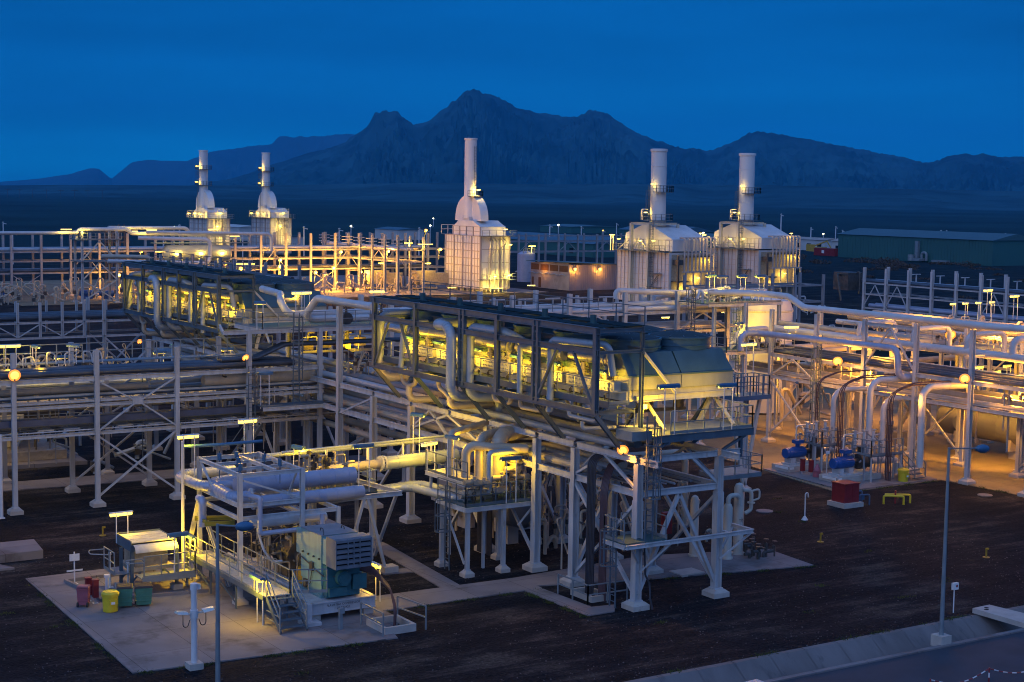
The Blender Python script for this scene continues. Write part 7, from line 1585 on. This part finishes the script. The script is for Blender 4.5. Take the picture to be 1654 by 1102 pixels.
obj('festoon_pipe', q, 'pipe_grey', sh)
q = MB(); q.bx(xa-.05,xa-.02,ya+10.4,ya+11.4,0.1,2.2); q.bx(xa-.05,xa-.02,ya+13.2,ya+13.9,0.1,2.2); obj('door', q, 'warm_opening', sh)
for k, (px, py) in enumerate(((929,435),(969,435))):
    p = gY(px, py, ya-.5); t = thing('wall_lamp', 'orange wall lamp on the corrugated shed end, %s one' % ('left','right')[k], 'lamp', p, 'orange lamps on the corrugated shed'); obj('lens', MB().lathe([(.02,-.3),(.26,-.2),(.3,.1),(.02,.2)], p, (0,-1,-.2), 10), 'sodium_glow', t); obj('bracket', MB().bar(p, p+V((0,.45,.1)), .12), 'dark_steel', t); lamp(t, p+V((0,-.5,-.2)), 420, SOD, .2)
lamp(sh, (xa-1.2,ya+9,3.6), 160, SOD, .6)
t = thing('storage_tank', 'slim pale vertical tank with a lamp on top left of the shed', 'tank', (190.7,295,0)); q = MB(); q.lathe([(2.0,0),(2.0,6.2),(1.2,6.7),(.05,6.9)], (190.7,295,0), (0,0,1), 22); obj('shell', q, 'pipe_blue', t); obj('railing', rail_mb([(189,293.6,6.4),(192,293.6,6.4)], 1, 1, .05, False), 'rail_steel', t); q = MB(); q.cyl((190,293,8.0),(191.8,293,8.0), .12, 8); q.bar((190.9,293.2,6.5),(190.9,293.2,8), .1); obj('light_tube', q, 'tube_glow', t); lamp(t, (190.9,292.6,7.8), 120, FLW, .2)
# big green warehouse
wh = thing('warehouse', 'long low green warehouse in the right background', 'warehouse', (385,350,0))
x0, x1, y0, y1 = 372, 392, 319, 384
obj('wall', MB().bx(x0,x1,y0,y1,0,7.6), 'green_shed', wh)
q = MB(); xm = (x0+x1)/2
q.add([(x0-.6,y0-.5,7.62),(xm,y0-.5,9.6),(x1+.6,y0-.5,7.62),(x0-.6,y1+.5,7.62),(xm,y1+.5,9.6),(x1+.6,y1+.5,7.62)], [(0,1,4,3),(1,2,5,4),(0,2,1),(3,4,5),(0,3,5,2)]); obj('roof', q, 'green_roof', wh)
q = MB()
for k in range(54): yy = y0+.6+k*1.2; q.bx(x0-.08,x0,yy-.06,yy+.06,.2,7.5)
obj('cladding', q, 'green_shed', wh); q = MB(); q.bx(x0-1.2,x0-.2,347.6,348.8,1,6.5); q.bx(x0-3.5,x0-.2,344.5,347.4,.4,1.2); q.cyl((x0-2,349.5,.3),(x0-2,349.5,2.2),1.0,12); q.tube([(x0-1,346,1),(x0-1,346,3),(x0-1,344,3),(x0-1,344,.5)], .4, 8, .8); q.bx(x0-2,x0-.2,335,341,.3,.9); obj('extractor', q, 'rail_steel', wh)
def house(x0, x1, y0, y1, h, hr, mw, mr, lab, cat='building', ridge='y', doors=0):
    t = thing('building', lab, cat, ((x0+x1)/2,(y0+y1)/2,0)); obj('wall', MB().bx(x0,x1,y0,y1,0,h), mw, t); q = MB(); e = .5
    if ridge == 'y':
        m_ = (x0+x1)/2; q.add([(x0-e,y0-e,h+.02),(m_,y0-e,h+hr),(x1+e,y0-e,h+.02),(x0-e,y1+e,h+.02),(m_,y1+e,h+hr),(x1+e,y1+e,h+.02)], [(0,1,4,3),(1,2,5,4),(0,2,1),(3,4,5),(0,3,5,2)])
    else:
        m_ = (y0+y1)/2; q.add([(x0-e,y0-e,h+.02),(x0-e,m_,h+hr),(x0-e,y1+e,h+.02),(x1+e,y0-e,h+.02),(x1+e,m_,h+hr),(x1+e,y1+e,h+.02)], [(0,1,4,3),(1,2,5,4),(0,2,1),(3,4,5),(0,3,5,2)])
    obj('roof', q, mr, t)
    for k in range(doors):
        q = MB(); yy = y0+(y1-y0)*(k+.5)/doors; q.bx(x0-.06,x0-.01,yy-1.1,yy+1.1,.9,2.6); obj('window', q, 'dark_opening', t)
    return t
house(282,300,398,470,4.2,2.2,'green_shed','blue_roof','low shed with a wide blue roof behind the corrugated shed', doors=3)
house(330,350,395,440,5.0,2.0,'green_shed','green_roof','dark open-fronted shed left of the box furnaces', doors=1)
house(417,437,527,569,4.0,2.2,'green_shed','blue_roof','distant gabled hall with a blue roof behind the left box furnace stack')
house(440,470,640,668,3.2,.8,'green_shed','green_roof','distant flat dark hall left of the gabled one')
house(404,412,424,446,4.0,.8,'white_wall','shed_wall','white prefab hut beside the red container, left half', doors=4)
house(398,404,396,414,4.2,.8,'white_wall','shed_wall','white prefab hut beside the red container, right half', doors=3)
house(436,452,452,560,2.4,.5,'white_wall','blue_roof','long white building with a pale blue roof in the right distance')
house(575,583,497,511,3,.8,'white_wall','white_wall','lit white house in the far right distance', doors=3)
house(232,240,560,600,5,.8,'white_wall','white_wall','pale distant hut left of the middle furnace', doors=2); house(210,222,480,500,4,.8,'white_wall','blue_roof','pale distant hut right of the far left furnaces'); house(300,312,560,580,4,.8,'white_wall','blue_roof','pale distant hut behind the comb-armed rack')
t = thing('shipping_container', 'red shipping container at the left end of the green warehouse', 'container', (371.8,389,0)); obj('body', MB().bx(370.6,373,384.3,394,.15,2.7), 'red_paint', t); q = MB()
for k in range(24): q.bx(370.53,370.6,384.5+k*.4,384.7+k*.4,.3,2.6)
obj('corrugation', q, 'red_paint', t); obj('door', MB().bx(370.8,372.8,384.2,384.3,.3,2.6), 'red_paint', t); obj('sticker', MB().bx(370.5,370.53,389,390.2,1,2), 'sign_white', t)
def farcar(x, y, lab, m='pipe_white', van=True):
    t = thing('parked_van', lab, 'van', (x,y,0)); q = MB(); q.prof((x-1,y,0),(x+1,y,0),[(-2.4,.35),(2.4,.35),(2.4,1.1),(1.7,1.2),(1.1,2.1),(-2.3,2.1)]); obj('body', q, m, t)
    q = MB(); q.bx(x-1.04,x-1.0,y-2.0,y+1.0,1.25,1.85); obj('window', q, 'dark_opening', t)
    for s in (-1.5, 1.5): q = MB(); q.cyl((x-1.02,y+s,.36),(x-.8,y+s,.36), .36, 12); obj('wheel', q, 'black_rubber', t)
farcar(384, 423, 'white van parked in front of the distant white huts')
q = MB(); q.bx(386,390,408,413,.6,2.2); q.bx(386.6,389,413,415,.6,3); q.bar((388,412,2.6),(388,406,4.4), .4); q.bar((388,406,4.4),(388,403.5,1.5), .3); solo('excavator', q, 'machine_yellow', 'yellow digger between the red container and the white huts', 'digger')
t = thing('dark_tower', 'small dark lattice tower of pipes in the left distance', 'tower', (101,330,0))
q = MB(); g = gY(186, 372, 330); x, y, z = g.x, g.y, g.z
for dx in (-2.2,-.8,.8,2.0): q.bar((x+dx,y,0),(x+dx,y,z+1.2*(dx > .5)), .35); q.bar((x+dx,y+3,0),(x+dx,y+3,z-1), .3)
for k in range(6): q.bx(x-2.5,x+2.3,y-.2,y+3.2,z-6+k*1.1,z-5.7+k*1.1)
obj('frame', q, 'machine_dark', t)
# masts, lamp posts and points of light in the distance
def fpole(px, py0, h, y, lab, lit=None, w=.16):
    g = gY(px, py0, y); t = thing('light_mast', lab, 'mast', (g.x,g.y,0), 'distant masts and lamp posts')
    z = g.z+h; q = MB(); q.bar((g.x,g.y,0),(g.x,g.y,z), w); q.bar((g.x,g.y,z),(g.x+1.2,g.y,z-.2), w*.8); obj('pole', q, 'white_rail', t)
    q = MB(); q.lathe([(.02,-.35),(.34,-.2),(.4,0),(.02,.25)], (g.x,g.y,z+.3), (0,-.6,-1), 10); obj('lamp_head', q, {'y':'far_glow','o':'sodium_glow',None:'lens_glass'}[lit], t)
for k, (px, py, y, l) in enumerate(((281,369,420,'y'),(392,379,380,'o'),(567,367,520,'y'),(689,374,420,'o'),(695,366,520,'y'),(700,354,760,'y'),(902,365,560,'y'),(974,374,500,'o'),(1124,378,440,'y'),(1136,378,440,'y'),(1408,378,520,'y'),(1481,378,520,'y'),(1330,379,560,'y'),(888,366,430,None),(939,368,520,None),(996,363,560,None),(1262,348,430,None),(1310,370,480,None),(1350,368,520,None),(1361,374,480,None),(1473,374,500,None),(1520,374,480,None),(1529,374,500,None),(1556,378,480,None),(1624,379,460,None),(491,369,430,None),(548,372,400,None),(677,371,420,None),(5,361,600,None),(20,378,400,None),(264,376,400,None),(290,367,380,None))):
    fpole(px, py, 0, y, ('lit lamp post' if l == 'y' else 'orange-lit lamp post' if l == 'o' else 'thin unlit mast')+' in the dim plain beyond the plant, %s of its line' % (ORD+['fifteenth','sixteenth','seventeenth','eighteenth','nineteenth','twentieth']+['twenty-'+o for o in ORD[:9]]+['thirtieth','thirty-first','thirty-second'])[k], l, .3 if not l else .22)
# dim masts of a far power line at the left horizon
for k, px in enumerate((12,31,52,75,98,120,142,165)):
    g = gY(px, 299, 2400); h = 9; q = MB(); q.bar((g.x,g.y,0),(g.x,g.y,h+5), .5); q.bar((g.x-5,g.y,h+3),(g.x+5,g.y,h+3), .6); solo('power_pylon', q, 'machine_dark', 'tiny dark pylon on the left horizon', 'pylon', 'pylons on the left horizon')
# scrub at the warehouse foot
q = MB(); rs = random.Random(31)
def bush(cx, cy, w, d, h, n):
    for k in range(n):
        a = rs.uniform(0,6.283); rr_2 = math.sqrt(rs.random()); x, y = cx+w*rr_2*math.cos(a), cy+d*rr_2*math.sin(a); z = rs.random()**1.3*h*(1-rr_2*.55); s = rs.uniform(.12,.34); u = V((rs.uniform(-1,1),rs.uniform(-1,1),rs.uniform(-.3,1))).normalized(); v = u.cross(V((rs.uniform(-1,1),rs.uniform(-1,1),1))).normalized()
        p = V((x,y,z+.1)); q.add([p-u*s, p+v*s*.6, p+u*s*1.4, p-v*s*.6], [(0,1,2,3)])
for k in range(30): bush(rs.uniform(318,368), rs.uniform(300,392), rs.uniform(1.4,3.6), rs.uniform(2,6), rs.uniform(.7,2.2), 200)
for k in range(22): bush(rs.uniform(225,330), rs.uniform(215,340), rs.uniform(.8,2), rs.uniform(1,3), rs.uniform(.4,.9), 90)
tag(obj('scrub', q, 'scrub_leaf'), 'reddish brown scrub in clumps before the green warehouse', 'scrub', None, 'stuff')
# fringe of weeds along the pad edges
q = MB()
def weeds(x0, y0, x1, y1, n, s0=.05):
    for k in range(n):
        t_ = rs.random(); cl = math.sin(t_*23+x0)+math.sin(t_*57+y0)
        if cl < .3: continue
        x = x0+(x1-x0)*t_+rs.gauss(0,.12); y = y0+(y1-y0)*t_+rs.gauss(0,.12); a = rs.uniform(0,6.28); h = rs.uniform(.03,.12); w = rs.uniform(.015,.035)
        dx, dy = math.cos(a)*w, math.sin(a)*w; lx, ly = rs.uniform(-.1,.1), rs.uniform(-.1,.1); q.add([(x-dx,y-dy,0),(x+dx,y+dy,0),(x+lx,y+ly,h)], [(0,1,2)])
for a in ((21.05,79,20.6,61.4),(20.7,61.3,32.6,60.45),(34.3,64.75,43,64.7),(49,63.5,58.8,61.6),(42.0,64.6,42.0,59.3),(76.9,76.3,85,76.5),(85.3,76,85.3,69.7),(40,50.5,62,50.5),(24,103,24.5,110)): weeds(*a, 1500)
for k in range(30):
    x, y = rs.uniform(15,75), rs.uniform(51,78)
    if 20 < x < 60 and 59 < y < 80: continue
    weeds(x, y, x+rs.uniform(-1.5,1.5), y+rs.uniform(-.5,.5), 110)
tag(obj('weeds', q, 'weed_leaf'), 'low green and dry weeds fringing the concrete edges', 'weeds', None, 'stuff')
# loose stones on the gravel yard
q = MB()
for k in range(5200):
    x, y = rs.uniform(12,72), 50.6+rs.random()**1.4*34
    if 20.4 < x < 34.5 and 60.2 < y < 79.6 or 33 < x < 59 and 61.4 < y < 67.6: continue
    s = rs.uniform(.018,.06); h = s*rs.uniform(.5,1.0); a = rs.uniform(0,6.28); ca, sa = math.cos(a)*s, math.sin(a)*s
    q.add([(x+ca,y+sa,-.005),(x-sa*.8,y+ca*.8,-.005),(x-ca*1.1,y-sa*1.1,-.005),(x+sa,y-ca,-.005),(x+ca*.2,y+sa*.3,h)], [(0,1,4),(1,2,4),(2,3,4),(3,0,4)])
tag(obj('stones', q, 'loose_stone'), 'loose grey stones scattered over the dark gravel yard', 'stones', None, 'stuff')

# ================================================================== AIR
hz = MB(); hz.bx(-9500, 15600, -9600, 15700, -45, 900)
hm_ = bpy.data.materials.new('haze'); hm_.use_nodes = True; M['haze'] = hm_; n_ = hm_.node_tree; n_.nodes.clear()
ho = n_.nodes.new('ShaderNodeOutputMaterial'); hv = n_.nodes.new('ShaderNodeVolumePrincipled'); hv.inputs['Density'].default_value = HAZE; hv.inputs['Color'].default_value = (.03, .50, 1.0, 1); hv.inputs['Anisotropy'].default_value = .0
n_.links.new(hv.outputs[0], ho.inputs['Volume'])
tag(obj('haze', hz, 'haze'), 'blue dusk haze', 'haze', None, 'stuff')
